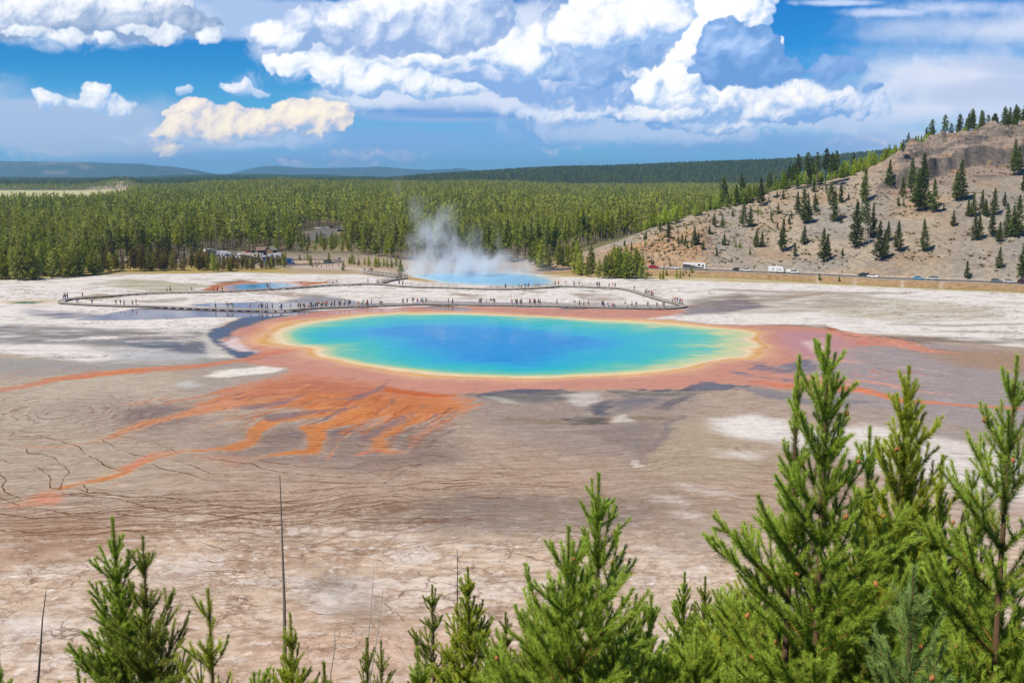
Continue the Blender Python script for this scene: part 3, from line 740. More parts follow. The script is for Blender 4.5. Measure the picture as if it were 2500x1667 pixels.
# --- orange fans
ORG = C(212, 136, 76); RUST = C(202, 138, 106); EDGE = C(214, 176, 140)
area([(706, 908), (640, 926), (587, 940), (545, 958), (530, 972), (480, 985), (470, 998), (560, 1003), (640, 992), (690, 985), (740, 998), (800, 1006), (860, 1008), (900, 1016), (1000, 1022), (1080, 1020), (1130, 1010), (1158, 1000), (1150, 985), (1128, 968), (1075, 963), (1000, 953), (930, 938), (860, 928), (780, 915)], RUST, 2.0, wt=0.35, nz=0.0, dis=5.0)
area([(760, 960), (900, 958), (1000, 965), (1100, 972), (1140, 990), (1130, 1006), (1050, 1018), (950, 1014), (850, 1004), (760, 1000), (700, 985), (640, 985), (660, 968)], ORG, 2.5, a=0.9, wt=0.35, nz=0.45, dis=4.0, fld=flow)
area([(640, 940), (760, 930), (900, 945), (1060, 975), (1120, 1000), (1000, 1015), (800, 1000), (640, 985), (560, 985)], C(182, 104, 58), 3.0, a=0.55, nz=0.9, dis=4.0, fld=flow)
area([(700, 925), (800, 930), (950, 955), (900, 965), (700, 950)], C(180, 112, 92), 2.5, a=0.5, nz=0.6, dis=4.0, fld=flow)
area([(930, 944), (1000, 953), (1070, 962), (1130, 968), (1070, 972), (1000, 964), (940, 955)], C(196, 92, 24), 0.8, a=0.8, wt=0.4)
area([(690, 990), (800, 993), (900, 995), (880, 1003), (780, 1001)], C(214, 116, 22), 1.2, a=0.6, wt=0.3)
stream([(640, 870), (600, 878), (520, 889), (430, 899), (330, 905), (230, 913), (150, 924), (70, 938), (0, 950), (-80, 960)], [1.6, 3.0, 3.2, 3.4, 3.6, 3.2, 3.0, 2.4, 2.0, 1.0], C(202, 136, 102), 1.2, 0.95, 0.3)
stream([(330, 905), (250, 914), (160, 926)], [1.2, 1.6, 1.0], C(212, 126, 72), 1.0, 0.8, 0.3)
stream([(0, 912), (120, 905), (240, 900)], [0.7, 0.8, 0.4], C(216, 160, 130), 0.8, 0.6, 0.1)
stream([(680, 975), (600, 985), (520, 1000), (425, 1016), (370, 1029), (323, 1046), (293, 1058), (272, 1070), (247, 1075)], [2.6, 2.6, 2.0, 1.7, 1.6, 1.2, 1.0, 0.9, 0.5], C(208, 142, 100), 0.7, 0.9, 0.3, EDGE)
stream([(247, 1075), (200, 1084), (120, 1096), (60, 1092)], [0.6, 0.8, 1.2, 0.6], C(216, 160, 136), 1.0, 0.5, 0.1)
stream([(560, 952), (500, 966), (440, 976), (400, 985)], [1.0, 0.7, 0.6, 0.3], C(206, 122, 82), 0.6, 0.85, 0.3)
stream([(400, 968), (330, 985), (300, 988)], [0.8, 1.2, 0.4], C(218, 160, 136), 1.4, 0.7, 0.2)
stream([(840, 1000), (744, 1015), (680, 1024), (638, 1041), (621, 1057), (612, 1072), (590, 1085), (565, 1093), (510, 1098), (446, 1102), (383, 1121), (319, 1139), (298, 1151), (264, 1164), (213, 1176), (160, 1189), (128, 1193)], [3.2, 2.6, 2.2, 1.8, 1.4, 1.3, 1.5, 1.2, 0.55, 0.5, 0.6, 0.55, 0.6, 0.6, 0.55, 0.6, 0.3], C(208, 134, 76), 0.45, 0.95, 0.35, EDGE)
stream([(900, 1006), (850, 1022), (808, 1035), (765, 1047), (776, 1060), (788, 1073), (770, 1091), (753, 1104), (702, 1109), (630, 1114)], [3.2, 2.8, 2.4, 2.2, 1.8, 1.3, 1.1, 1.3, 1.0, 0.4], C(212, 134, 70), 0.45, 0.95, 0.35, EDGE)
stream([(1010, 1020), (969, 1038), (948, 1056), (927, 1073), (916, 1094), (935, 1108), (980, 1106)], [2.4, 1.8, 1.4, 1.2, 1.1, 0.9, 0.5], C(206, 136, 84), 0.5, 0.9, 0.3, EDGE)
stream([(850, 1112), (900, 1104), (960, 1106)], [0.4, 1.1, 0.5], C(220, 130, 98), 0.8, 0.8, 0.2)
stream([(1070, 1030), (1045, 1055), (1020, 1078), (1000, 1092)], [1.8, 1.2, 1.0, 0.5], C(206, 140, 110), 1.0, 0.6, 0.2)
stream([(340, 1136), (300, 1145), (380, 1110), (430, 1100)], [0.6, 0.9, 1.0, 0.5], C(220, 142, 112), 0.9, 0.8, 0.1)
stream([(300, 1178), (260, 1184), (320, 1176)], [0.3, 0.5, 0.3], C(222, 150, 120), 0.6, 0.7, 0.1)
area([(80, 1208), (110, 1198), (150, 1200), (156, 1220), (140, 1232), (95, 1230), (60, 1225)], C(218, 150, 118), 1.2, a=0.85, rag=0.6)
area([(0, 1236), (60, 1222), (100, 1226), (40, 1240)], C(214, 156, 126), 1.2, a=0.7)
area([(480, 1118), (560, 1108), (640, 1112), (560, 1136)], C(200, 150, 124), 2.0, a=0.5)
stream([(2040, 812), (2142, 829), (2210, 842), (2262, 855), (2330, 862)], [4.5, 5.0, 4.0, 2.5, 1.0], C(220, 148, 120), 2.0, 0.9, 0.4)
stream([(2100, 835), (2200, 850)], [1.5, 0.8], C(226, 120, 80), 1.2, 0.6, 0.4)
stream([(1840, 930), (1940, 944), (2057, 946), (2108, 953), (2159, 965), (2193, 976), (2261, 979), (2346, 986), (2414, 993), (2520, 999)], [1.0, 2.0, 1.6, 1.6, 1.8, 1.5, 1.3, 1.2, 1.3, 1.0], C(224, 132, 86), 0.8, 0.95, 0.35)
stream([(1900, 916), (1980, 921), (2054, 927), (2108, 931), (2159, 941), (2210, 951), (2330, 963)], [1.0, 1.4, 1.6, 1.6, 1.4, 1.0, 0.5], C(218, 160, 138), 1.2, 0.8, 0.3)
stream([(1960, 870), (2040, 878), (2100, 884)], [1.6, 1.6, 0.6], C(222, 166, 144), 1.4, 0.85, 0.3)
# fine rivulets that leave and cut the fans
rv_ = np.random.default_rng(23)
for k_ in range(70):
    x0_ = rv_.uniform(560, 1120); y0_ = np.interp(x0_, [560, 760, 1120], [955, 930, 985]) + rv_.uniform(0, 60); n_ = int(rv_.integers(6, 22))
    st_ = rv_.uniform(7, 12); sl_2 = np.interp(x0_, [560, 1120], [0.22, 0.75])
    xs_ = x0_ - st_ * np.arange(n_); ys_ = y0_ + np.cumsum(st_ * (sl_2 + rv_.normal(0, 0.22, n_)))
    c_k = [C(212, 132, 74), C(198, 116, 64), C(136, 114, 112), C(150, 120, 104), C(224, 150, 100), C(176, 92, 56)][k_ % 6]
    w_k = rv_.uniform(0.15, 0.55)
    stream(list(zip(xs_, ys_)), list(np.linspace(w_k, 0.06, n_)), c_k, 0.28, 0.8, 0.3)
for k_ in range(26):
    x0_ = rv_.uniform(1960, 2250); y0_ = rv_.uniform(815, 955); n_ = int(rv_.integers(6, 16))
    xs_ = x0_ + 16 * np.arange(n_); ys_ = y0_ + np.cumsum(rv_.normal(1.6, 1.6, n_))
    stream(list(zip(xs_, ys_)), list(np.linspace(rv_.uniform(0.2, 0.7), 0.1, n_)), [C(222, 150, 120), C(206, 190, 186), C(126, 110, 106), C(226, 132, 92)][k_ % 4], 0.4, 0.7, 0.3)
for k_ in range(30):
    x0_ = rv_.uniform(0, 560); y0_ = rv_.uniform(790, 880); n_ = int(rv_.integers(8, 24))
    xs_ = x0_ + 12 * np.arange(n_); ys_ = y0_ + np.cumsum(rv_.normal(-0.3, 0.8, n_))
    stream(list(zip(xs_, ys_)), list(np.linspace(rv_.uniform(0.2, 0.8), 0.1, n_)), [C(228, 224, 218), C(112, 110, 114), C(150, 146, 140)][k_ % 3], 0.5, 0.7, 0.2)
# grey fingers inside the fans
for p in [((800, 975), (860, 968), (920, 948), (955, 925), (935, 950), (880, 975)), ((560, 1000), (640, 985), (700, 975), (740, 962), (700, 985), (620, 1000)), ((880, 1075), (920, 1040), (980, 1012), (990, 1022), (940, 1050), (910, 1080)), ((640, 1012), (720, 1003), (840, 1000), (760, 1012), (660, 1030))]:
    area(p, C(128, 108, 112), 0.9, a=0.75, nz=0.2, wt=0.4)
# --- dark wet sheets, the mirrored sky put partly into their blue colour
navy = C(84, 86, 100)
area(Z1((1180, 505), (1215, 480), (1300, 450), (1380, 420), (1480, 404), (1640, 402), (1535, 423), (1445, 448), (1350, 485), (1325, 520), (1250, 540), (1290, 578), (1400, 605), (1480, 612), (1440, 640), (1370, 635), (1300, 592), (1220, 562), (1195, 530)), navy, 1.1, wt=0.6, rag=1.2, nz=0.12, dis=1.2)
area(Z1((1165, 500), (1185, 505), (1200, 540), (1230, 570), (1300, 600), (1375, 640), (1250, 640), (1200, 610), (1170, 545)), C(206, 200, 190), 1.0, a=0.85, nz=0.4, fld=stf)
area(Z2((330, 525), (500, 500), (650, 490), (860, 494), (960, 510), (700, 524), (600, 519), (450, 535)), navy, 1.0, a=0.95, nz=0.45, wt=0.52, dis=1.6, fld=stf)
area(Z2((350, 530), (600, 520), (950, 512), (900, 545), (700, 570), (500, 560)), C(112, 112, 110), 1.5, a=0.9, nz=0.6, wt=0.4, fld=stf)
white(Z2((430, 530), (560, 545), (640, 575), (520, 570)), 0.9, 0.8, (205, 200, 186), 0.6)
white(Z2((880, 520), (1080, 515), (1100, 550), (1000, 590), (900, 560)), 1.2, 0.8, (214, 208, 200), 0.5)
area(Z2((1320, 492), (1550, 490), (1700, 450), (1850, 466), (1970, 480), (1850, 497), (1600, 503), (1400, 503)), navy, 1.0, a=0.95, wt=0.52, nz=0.35, dis=1.6, fld=stf)
area(Z2((1150, 505), (1400, 505), (1700, 505), (1500, 540), (1250, 550)), C(120, 118, 112), 1.0, a=0.95, nz=0.7, wt=0.3, fld=stf)
area(Z2((1060, 560), (1112, 553), (1130, 600), (1140, 645), (1085, 642), (1030, 605)), navy, 1.2, a=0.9, wt=0.52, nz=0.4, dis=1.8, fld=stf)
area(Z2((1130, 560), (1350, 545), (1450, 550), (1350, 600), (1200, 620)), C(104, 106, 118), 1.6, a=0.7, nz=0.4, wt=0.7)
area(Z2((1380, 610), (1480, 565), (1640, 512), (1590, 560), (1470, 615)), C(92, 92, 104), 1.2, a=0.8, nz=0.4, wt=0.52, dis=1.5)
area(Z2((460, 665), (900, 660), (1250, 650), (1500, 660), (1560, 680), (1200, 690), (900, 690), (600, 690)), C(138, 122, 98), 1.0, a=0.75, nz=0.6, fld=stf)
area(Z2((900, 660), (1140, 652), (1140, 690), (950, 692)), C(84, 84, 84), 0.7, a=0.8, nz=0.6, fld=stf)
white(Z2((1160, 680), (1220, 640), (1290, 690)), 0.8, 0.8, (222, 214, 200), 0.2)
stream(Z2((1560, 650), (1500, 690), (1450, 760), (1380, 830), (1270, 910)), [1.0, 1.0, 1.2, 1.0, 0.8], C(134, 124, 122), 1.2, 0.8, 0.5)
area(Z2((1100, 720), (1300, 700), (1420, 720), (1400, 790), (1300, 860), (1150, 800), (950, 740)), C(136, 124, 118), 2.5, a=0.8, nz=0.4, wt=0.3)
stream(Z2((1262, 912), (1280, 930), (1320, 938)), [0.5, 0.6, 0.2], C(226, 216, 204), 0.4, 0.9, 0)
navy2 = C(116, 114, 126)
for p in [((380, 402), (430, 415), (560, 455), (700, 480), (800, 512), (760, 522), (600, 500), (445, 482), (435, 452)), ((228, 480), (300, 490), (420, 515), (600, 538), (800, 562), (650, 556), (400, 526), (280, 515)), ((75, 566), (200, 572), (330, 592), (430, 602), (300, 616), (-20, 622)), ((650, 422), (760, 395), (810, 400), (830, 430), (900, 470), (800, 498), (660, 470), (600, 450))]:
    area(Z3(*p), navy2, 1.2, a=0.85, nz=0.55, wt=0.5, dis=2.2, fld=stf)
area(Z3((300, 600), (500, 610), (700, 650), (830, 700), (1100, 680), (1250, 700), (1000, 730), (780, 730), (500, 680)), C(140, 134, 134), 1.2, a=0.9, nz=0.35, wt=0.5)
area(Z3((760, 270), (900, 260), (930, 330), (840, 355), (800, 320)), C(226, 196, 192), 1.5, a=0.8, nz=0.3, wt=0.4)
# rim of the pool
i = near_idx(pool_xy, 26)
d = polydist(X[i] + (XF[i] - X[i]) * 0.35, Y[i] + (YF[i] - Y[i]) * 0.35, pool_xy)
wid = 1.0 + 0.7 * fbm(X[i], Y[i], 1 / 26.0, 3, 61)
rt = sstep((X[i] - PC[0]) / 40.0, 0.3, 1.2); lf = sstep(-(X[i] - PC[0]) / 40.0, 0.6, 1.2)
dd = d / wid / (1 + 0.4 * lf + 0.1 * rt)
def rim(lo, hi, c, a=1.0):
    m = (1 - sstep(dd, lo, hi)) * a
    colr[i] += (C(*c) - colr[i]) * m[:, None]
rim(2.0, 8.5, (228, 178, 134), 0.9)
rim(1.6, 5.0, (238, 198, 142), 0.95)
m_ = np.exp(-((dd - 2.6) / 0.6) ** 2) * 0.95; colr[i] += (C(228, 170, 84) - colr[i]) * m_[:, None]
rim(0.4, 2.0, (244, 224, 178))
wet[i] = np.maximum(wet[i], (1 - sstep(dd, 0, 4)) * 0.5)
colr[i] *= (1 - 0.07 * stf[i] * sstep(dd, 0, 2))[:, None]
# small pool's orange skirts
area(zz(450, 590, 4.704, [(200, 560), (290, 500), (480, 470), (620, 450), (700, 455), (850, 458), (840, 475), (700, 482), (500, 500), (430, 520), (440, 555), (300, 565)]), C(176, 98, 44), 1.5, a=0.95, nz=0.15, wt=0.3)
area(zz(450, 590, 4.704, [(420, 455), (620, 436), (760, 450), (620, 462), (450, 480), (300, 480)]), C(124, 104, 66), 1.5, a=0.8, nz=0.5)
area(zz(450, 590, 4.704, [(1200, 462), (1350, 455), (1560, 468), (1690, 440), (1640, 475), (1450, 500), (1440, 520), (1340, 540), (1350, 500), (1280, 475)]), C(180, 102, 48), 1.2, a=0.9, nz=0.15, wt=0.3)
area(SMALL_POOL, C(206, 160, 140), 1.0, grow=1.8, wt=0.4)
area(Z1((460, 292), (560, 275), (700, 283), (660, 300), (520, 316), (460, 305)), C(150, 130, 76), 2, a=0.85, nz=0.3)
area(Z1((0, 318), (160, 308), (320, 312), (330, 325), (160, 332), (0, 330)), C(206, 186, 150), 2, a=0.8)
area(TEAL_POOL, C(196, 184, 150), 1.0, grow=1.6)
area(GEYSER_POOL, C(214, 208, 196), 2.0, grow=4.0)
area(zz(850, 640, 5.88, [(780, 195), (900, 185), (960, 205), (1180, 265), (1400, 300), (1100, 290), (900, 260), (800, 230)]), C(186, 152, 98), 1.5, a=0.85)
# dry grass and bare earth along the far edge
gr = C(178, 160, 92)
area([(-600, 700), (0, 684), (220, 674), (300, 666), (450, 668), (560, 664), (700, 668), (860, 670), (880, 664), (700, 655), (450, 645), (230, 640), (-600, 640)], gr, 3, a=0.95, nz=0.2)
area([(700, 664), (860, 668), (920, 676), (1000, 676), (1030, 655), (990, 648), (850, 640), (700, 640)], C(180, 160, 132), 3, a=1.0, nz=0.1)
area([(1330, 676), (1500, 678), (1700, 686), (2000, 694), (2250, 706), (2500, 716), (2900, 732), (2900, 715), (2500, 706), (2200, 690), (1900, 682), (1600, 672), (1400, 664)], C(186, 166, 100), 3.5, a=0.85, nz=0.45)
area([(1330, 670), (1500, 672), (1700, 676), (2021, 690), (2300, 702), (2500, 708), (2900, 722), (2900, 600), (1300, 600)], C(190, 158, 122), 3, a=1.0)
# --- cracks and terrace lips
crk = np.maximum(crk, 0.0)
F1 = Y + 9.0 * fbm(X, Y, 1 / 55.0, 4, 71) + 2.4 * fbm(X, Y, 1 / 12.0, 4, 72) + 0.6 * wC + 0.02 * (X + 10) ** 2 * sstep(-X, -30, 30) * 0.2
zone = (0.35 * sstep(PYp + 20 * med, 1075, 1110) + 0.65 * sstep(PYp + 20 * med, 1195, 1225)) * sstep(-PYp + 20 * med, -1345, -1275) * sstep(-PXp, -1350, -1000)
tp = ground_poly([(150, 1010)])[0]
rad = np.hypot((X - tp[0]), (Y - tp[1]) * 0.9) + 3.0 * fbm(X, Y, 1 / 9.0, 4, 73) + 0.4 * wC
z2_ = sstep(-PXp, -520, -330) * sstep(PYp, 940, 985) * sstep(-PYp, -1110, -1060)
z3_ = sstep(PXp, 1040, 1150) * sstep(PYp, 1060, 1110) * sstep(-PYp, -1290, -1230) * 0.5
z4_ = sstep(PXp, 560, 640) * sstep(-PXp, -1130, -1050) * sstep(PYp, 1030, 1060) * sstep(-PYp, -1100, -1085)
crk2 = np.maximum(zone, z3_)
lineA = np.clip(crk2 + z4_, 0, 1); lineB = z2_
LN = [((0, 428), (60, 445), (150, 462), (165, 485), (240, 492), (310, 515), (345, 545), (375, 570), (400, 600), (370, 635), (350, 685)), ((0, 518), (60, 540), (200, 555), (245, 580), (300, 625), (295, 680), (350, 690)), ((0, 605), (45, 630), (30, 660), (40, 710), (100, 730), (128, 750)), ((0, 738), (60, 770), (150, 795), (280, 805), (400, 832), (560, 830), (700, 800), (830, 790), (960, 800), (1180, 780), (1400, 800), (1600, 795), (1800, 780), (2000, 740), (2352, 690)),
      ((350, 690), (450, 690), (500, 715), (620, 720), (760, 738), (950, 735), (1060, 748), (1300, 760), (1620, 765), (1750, 745), (1940, 712)), ((355, 710), (420, 730), (600, 740), (700, 745), (770, 760), (830, 790), (980, 820), (1180, 830), (1300, 850), (1700, 880)), ((0, 830), (150, 860), (330, 850), (480, 855), (640, 838), (800, 850), (980, 865), (1120, 890), (1280, 860), (1500, 825), (1760, 800)),
      ((230, 380), (330, 410), (440, 450), (480, 490), (560, 530), (600, 555), (680, 580)), ((580, 415), (680, 460), (760, 495), (850, 510)), ((880, 545), (920, 570), (1080, 605), (1180, 635), (1400, 638), (1600, 650), (1750, 645), (1950, 655), (2130, 655), (2200, 635), (2352, 620)), ((1130, 495), (1230, 520), (1440, 542), (1500, 575), (1620, 590), (1800, 615), (1990, 625)), ((1460, 520), (1600, 545), (1800, 568), (2000, 565), (2080, 535), (2352, 510)),
      ((640, 380), (760, 405), (900, 420), (1020, 470)), ((1010, 520), (1100, 560), (1200, 600), (1400, 620), (1620, 625)), ((2000, 605), (2080, 590), (2240, 580), (2352, 550)), ((980, 820), (1060, 790), (1200, 778), (1380, 790)), ((700, 840), (900, 820), (980, 820)), ((1300, 850), (1450, 830), (1640, 810)), ((480, 665), (500, 700), (490, 715))]
LN2 = [((0, 995), (150, 1010), (300, 1020), (450, 1000), (620, 985)), ((0, 930), (150, 905), (300, 915), (420, 940), (560, 950)), ((0, 885), (130, 870), (260, 880)), ((0, 1050), (120, 1075), (300, 1050), (480, 1040), (620, 1045), (750, 1030)), ((120, 1075), (300, 1065), (560, 1050)), ((0, 1065), (110, 1078)), ((0, 828), (180, 818), (330, 800), (500, 795))]
def rundist(x, y, P): return polydist(x, y * np.float32(0.5), P * np.array([1, 0.5], np.float32), closed=False)
ldist = np.full(len(X), 9.0, np.float32)
XL = X + wA * 0.5 + wC * 0.30; YL = Y + wB * 0.8 + wD * 0.35
for L_ in [Z4(*l) for l in LN] + [Z2(*l) for l in LN2]:
    P = np.asarray(ground_poly(L_), np.float32); k = near_idx(P, 5)
    ldist[k] = np.minimum(ldist[k], rundist(XL[k], YL[k], P))
bl_ = np.random.default_rng(13)
for k_ in range(17):       # the bundle of nearly level runnels that pinch together and part again
    xs_ = np.arange(-80 + 90 * bl_.uniform(0, 3), bl_.uniform(900, 1500), 16.0)
    y0_ = 1198 + 5.8 * k_ + bl_.uniform(-3, 3)
    ys_ = y0_ + 13 * perlin(xs_ / 330.0, np.full(len(xs_), k_ * 0.16), 301) + 5 * perlin(xs_ / 90.0, np.full(len(xs_), k_ * 0.55), 302) + 2.0 * perlin(xs_ / 30.0, np.full(len(xs_), k_ * 1.7), 303) - 26 * sstep(xs_, 620, 1150) * (1 - k_ / 60) + 16 * sstep(-xs_, -420, 0)
    P = np.asarray(ground_poly(list(zip(xs_, ys_))), np.float32); k = near_idx(P, 3)
    ldist[k] = np.minimum(ldist[k], rundist(X[k] + wC[k] * 0.08, YL[k], P) + bl_.uniform(0.0, 0.075))
for k_ in range(26):       # fainter ones wandering down the slope towards the trees
    x0_ = bl_.uniform(200, 1500); y0_ = bl_.uniform(1270, 1480); n_ = int(bl_.integers(10, 26))
    xs_ = x0_ + np.arange(n_) * 14.0; ys_ = y0_ + np.cumsum(bl_.normal(1.6, 2.6, n_)) * (1 if x0_ < 900 else -0.6)
    P = np.asarray(ground_poly(list(zip(xs_, ys_))), np.float32); k = near_idx(P, 3)
    ldist[k] = np.minimum(ldist[k], rundist(XL[k], YL[k], P) + 0.05)
# ------------------------------------------------------------------ heights and mesh
GZ = land_h(GX, np.maximum(GY, 1)).astype(np.float32)
GZ[GY < 345] = 0
inhill = (GY > 345) & (GX / np.maximum(GY, 1) > _ra[0] - 0.01) & (GY < 760)
ss_ = GY - interp(GX / np.maximum(GY, 1), _ra, _ry); inhill &= ss_ > -13.5
GZ[inhill] -= 1.2 * sstep(GX / np.maximum(GY, 1), _ra[0], _ra[2])[inhill]        # the separate hillside lies over it
for P_, dz in ((pool_xy, 0.5), (small_xy, 0.3), (gey_xy, 0.4)):
    k = near_idx(P_, 1.0); dd_ = polydist(X[k], Y[k], P_)
    GZ[bi[k]] -= dz * sstep(-dd_, 0.0, 4.0)
allc = np.empty((N, 3), np.float32)
a_all = GX / np.maximum(GY, 1)
# forest floor, meadow, far ridges
ff = C(104, 100, 70); allc[:] = ff
nb = fbm(GX, GY, 1 / 90.0, 4, 81)
allc += (C(170, 152, 112) - allc) * (sstep(nb, 0.1, 0.4) * 0.6)[:, None]
mead = sstep(GY, 1080, 1150) * (1 - sstep(GY, 2650, 2760)) * np.maximum(sstep(-a_all, 0.365, 0.385), sstep(GY, 1450, 1600) * sstep(-a_all, 0.335, 0.352))
allc += (C(206, 200, 148) - allc) * mead[:, None]
knm = (1 - sstep(GY, 3040, 3100)) * sstep(GY, 2560, 2600) * sstep(-a_all, 0.332, 0.345)
allc += (C(188, 168, 146) - allc) * (knm * sstep(GZ, 1.5, 4))[:, None]
pv = fbm(GX, GY * 0.6, 1 / 45.0, 4, 83)
pale = (GY > 1700) * (GY < 2300) * sstep(pv + 0.25 * sstep(nb, -0.2, 0.3), 0.42, 0.55)
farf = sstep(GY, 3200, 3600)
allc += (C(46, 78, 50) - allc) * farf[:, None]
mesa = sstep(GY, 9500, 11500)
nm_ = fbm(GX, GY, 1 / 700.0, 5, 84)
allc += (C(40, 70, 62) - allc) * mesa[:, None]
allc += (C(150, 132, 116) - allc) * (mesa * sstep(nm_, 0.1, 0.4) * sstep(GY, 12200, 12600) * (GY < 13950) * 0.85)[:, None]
edge_ = sstep(GY[bi], 400, 440)          # the painted basin hands over to the forest floor
bmask = np.where(PXp < 650, 1 - sstep(PYp, 690, 668) * 0, 1.0)
keep = (sstep(PYp, 600, 640)) * sstep(-np.abs(a_all[bi]), -0.655, -0.60)
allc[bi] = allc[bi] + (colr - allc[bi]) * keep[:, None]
full_wet = np.zeros(N, np.float32); full_wet[bi] = wet * keep
fl = np.full(N, 9.0, np.float32); fl[bi] = ldist
fA_ = np.zeros(N, np.float32); fA_[bi] = lineA
fB_ = np.zeros(N, np.float32); fB_[bi] = lineB
fF = np.zeros(N, np.float32); fF[bi] = F1
fRd = np.zeros(N, np.float32); fRd[bi] = rad
fN = np.zeros(N, np.float32); fN[bi] = (0.30 * sstep(PYp, 880, 960) + 0.70 * sstep(PYp + 30 * med, 1230, 1330)) * (1 - np.clip(wet * 2.5, 0, 1))
r_, c_ = np.mgrid[0:NR - 1, 0:NC - 1]
i0 = (r_ * NC + c_).ravel()
faces = np.stack([i0, i0 + 1, i0 + NC + 1, i0 + NC], 1)
gm, nt = nodemat("sinter_ground"); g = G(nt)
ps = g.pos()
base = g.attr("tone", 'Color')
ldn = g.attr("runnel"); fld = g.attr("lipfield"); rd = g.attr("ringfield"); la = g.attr("lips"); lb = g.attr("rings"); wt_ = g.attr("wet"); dry = g.attr("drycrust")
n1 = g.noise(ps, 1.1, 5.0, 0.62); n2 = g.noise(ps, 6.0, 4.0, 0.62); n3 = g.noise(g.scale(ps, (0.25, 1.0, 1.0)), 0.9, 5.0, 0.6)
# runnels
w = g.mul(g.smooth(g.noise(ps, 0.12, 2.0), 0.35, 0.65, 0.6, 1.15), 0.105)
lm = g.math('SUBTRACT', 1.0, g.math('DIVIDE', ldn, w), clamp=True)
lm = g.math('MULTIPLY', g.smooth(lm, 0.0, 0.5), 0.95)
def lips(field_, dens, wid_, seed):
    q = g.add(g.mul(field_, dens), g.mul(n1, 0.35))
    fr = g.math('FRACT', q)
    idn = g.math('FLOOR', q)
    wn = g.node('ShaderNodeTexWhiteNoise', noise_dimensions='1D'); g.put(wn.inputs['W'], g.add(idn, seed))
    d_ = g.math('ABSOLUTE', g.sub(fr, 0.5))
    on = g.smooth(g.add(g.noise(ps, 0.09, 3.0), g.mul(wn.outputs[0], 0.5)), 0.50, 0.75)
    return g.mul(g.smooth(d_, wid_, wid_ * 0.3), on)
lpA = g.math('MAXIMUM', g.mul(lips(fld, 0.62, 0.19, 3.1), la), g.mul(lips(g.add(fld, g.mul(n1, 1.2)), 0.26, 0.08, 9.1), la))
lpB = g.mul(lips(rd, 0.55, 0.17, 7.7), lb)
lp = g.math('MAXIMUM', g.mul(lpA, 0.6), g.mul(lpB, 0.5))
lp = g.math('MAXIMUM', lp, lm)
# fine mud cracks nearer by
vr = g.voro(g.vm('ADD', g.scale(ps, (0.55, 0.8, 1.0)), g.vm('SCALE', g.noise(ps, 0.6, 3.0, out=1), 1.3)), 0.42, 'DISTANCE_TO_EDGE')
vk = g.mul(g.smooth(vr, 0.045, 0.0), g.smooth(g.noise(ps, 0.07, 3.0), 0.42, 0.62))
vr2 = g.voro(g.vm('ADD', g.scale(ps, (0.7, 0.8, 1.0)), g.vm('SCALE', g.noise(ps, 1.3, 3.0, out=1), 0.6)), 1.25, 'DISTANCE_TO_EDGE')
vk = g.math('MAXIMUM', vk, g.mul(g.smooth(vr2, 0.06, 0.0), g.smooth(g.noise(ps, 0.11, 3.0), 0.5, 0.62)))
ck = g.mul(g.mul(vk, dry), 0.75)
col = g.mix(g.mul(g.smooth(n3, 0.25, 0.75, -0.5, 0.5), 0.0), base, base)
var = g.add(g.add(g.smooth(n1, 0.2, 0.8, -0.14, 0.14), g.smooth(n3, 0.25, 0.75, -0.14, 0.14)), g.smooth(n2, 0.25, 0.75, -0.12, 0.12))
col = g.vm('SCALE', base, g.add(1.0, var))
bn = g.noise(ps, 0.33, 7.0, 0.72); bn2 = g.noise(g.scale(ps, (0.5, 1.0, 1.0)), 0.5, 7.0, 0.72)
col = g.mix(g.mul(g.smooth(bn, 0.53, 0.575), g.add(0.08, g.mul(dry, 0.34))), col, alb(140, 108, 84))
col = g.mix(g.mul(g.smooth(bn2, 0.56, 0.60), g.add(0.04, g.mul(dry, 0.44))), col, alb(232, 220, 208))
col = g.mix(lp, col, alb(116, 80, 50))
col = g.mix(ck, col, alb(116, 88, 72))
sp = g.mul(g.smooth(n2, 0.60, 0.64), g.mul(g.smooth(n3, 0.5, 0.62), dry))
col = g.mix(g.mul(sp, 0.8), col, alb(238, 230, 222))  # white glints put into the colour as pale specks
hgt = g.sub(g.add(g.mul(n1, 0.6), g.mul(n2, 0.25)), g.mul(lp, 0.7))
wetc = g.smooth(wt_, 0.5, 0.85)
nm = g.node('ShaderNodeBump'); g.put(nm.inputs['Height'], hgt); g.put(nm.inputs['Strength'], g.sub(0.45, g.mul(wetc, 0.44))); nm.inputs['Distance'].default_value = 0.06
rgh = g.sub(0.85, g.mul(g.smooth(wt_, 0.1, 0.8), 0.80))
g.out(g.principled(col, rgh, g.add(0.05, g.mul(g.smooth(wt_, 0.3, 0.9), 0.10)), nm.outputs[0]))
gme = mesh_np("ground", np.stack([GX, GY, GZ], 1), faces, [gm], smooth=True)
cattr(gme, "tone", allc)
for nm_2, ar in (("wet", full_wet), ("runnel", fl), ("lips", fA_), ("rings", fB_), ("lipfield", fF), ("ringfield", fRd), ("drycrust", fN)): fattr(gme, nm_2, ar)
ground = link("ground", gme); tag(ground, kind='structure')
pool_depth_src = None

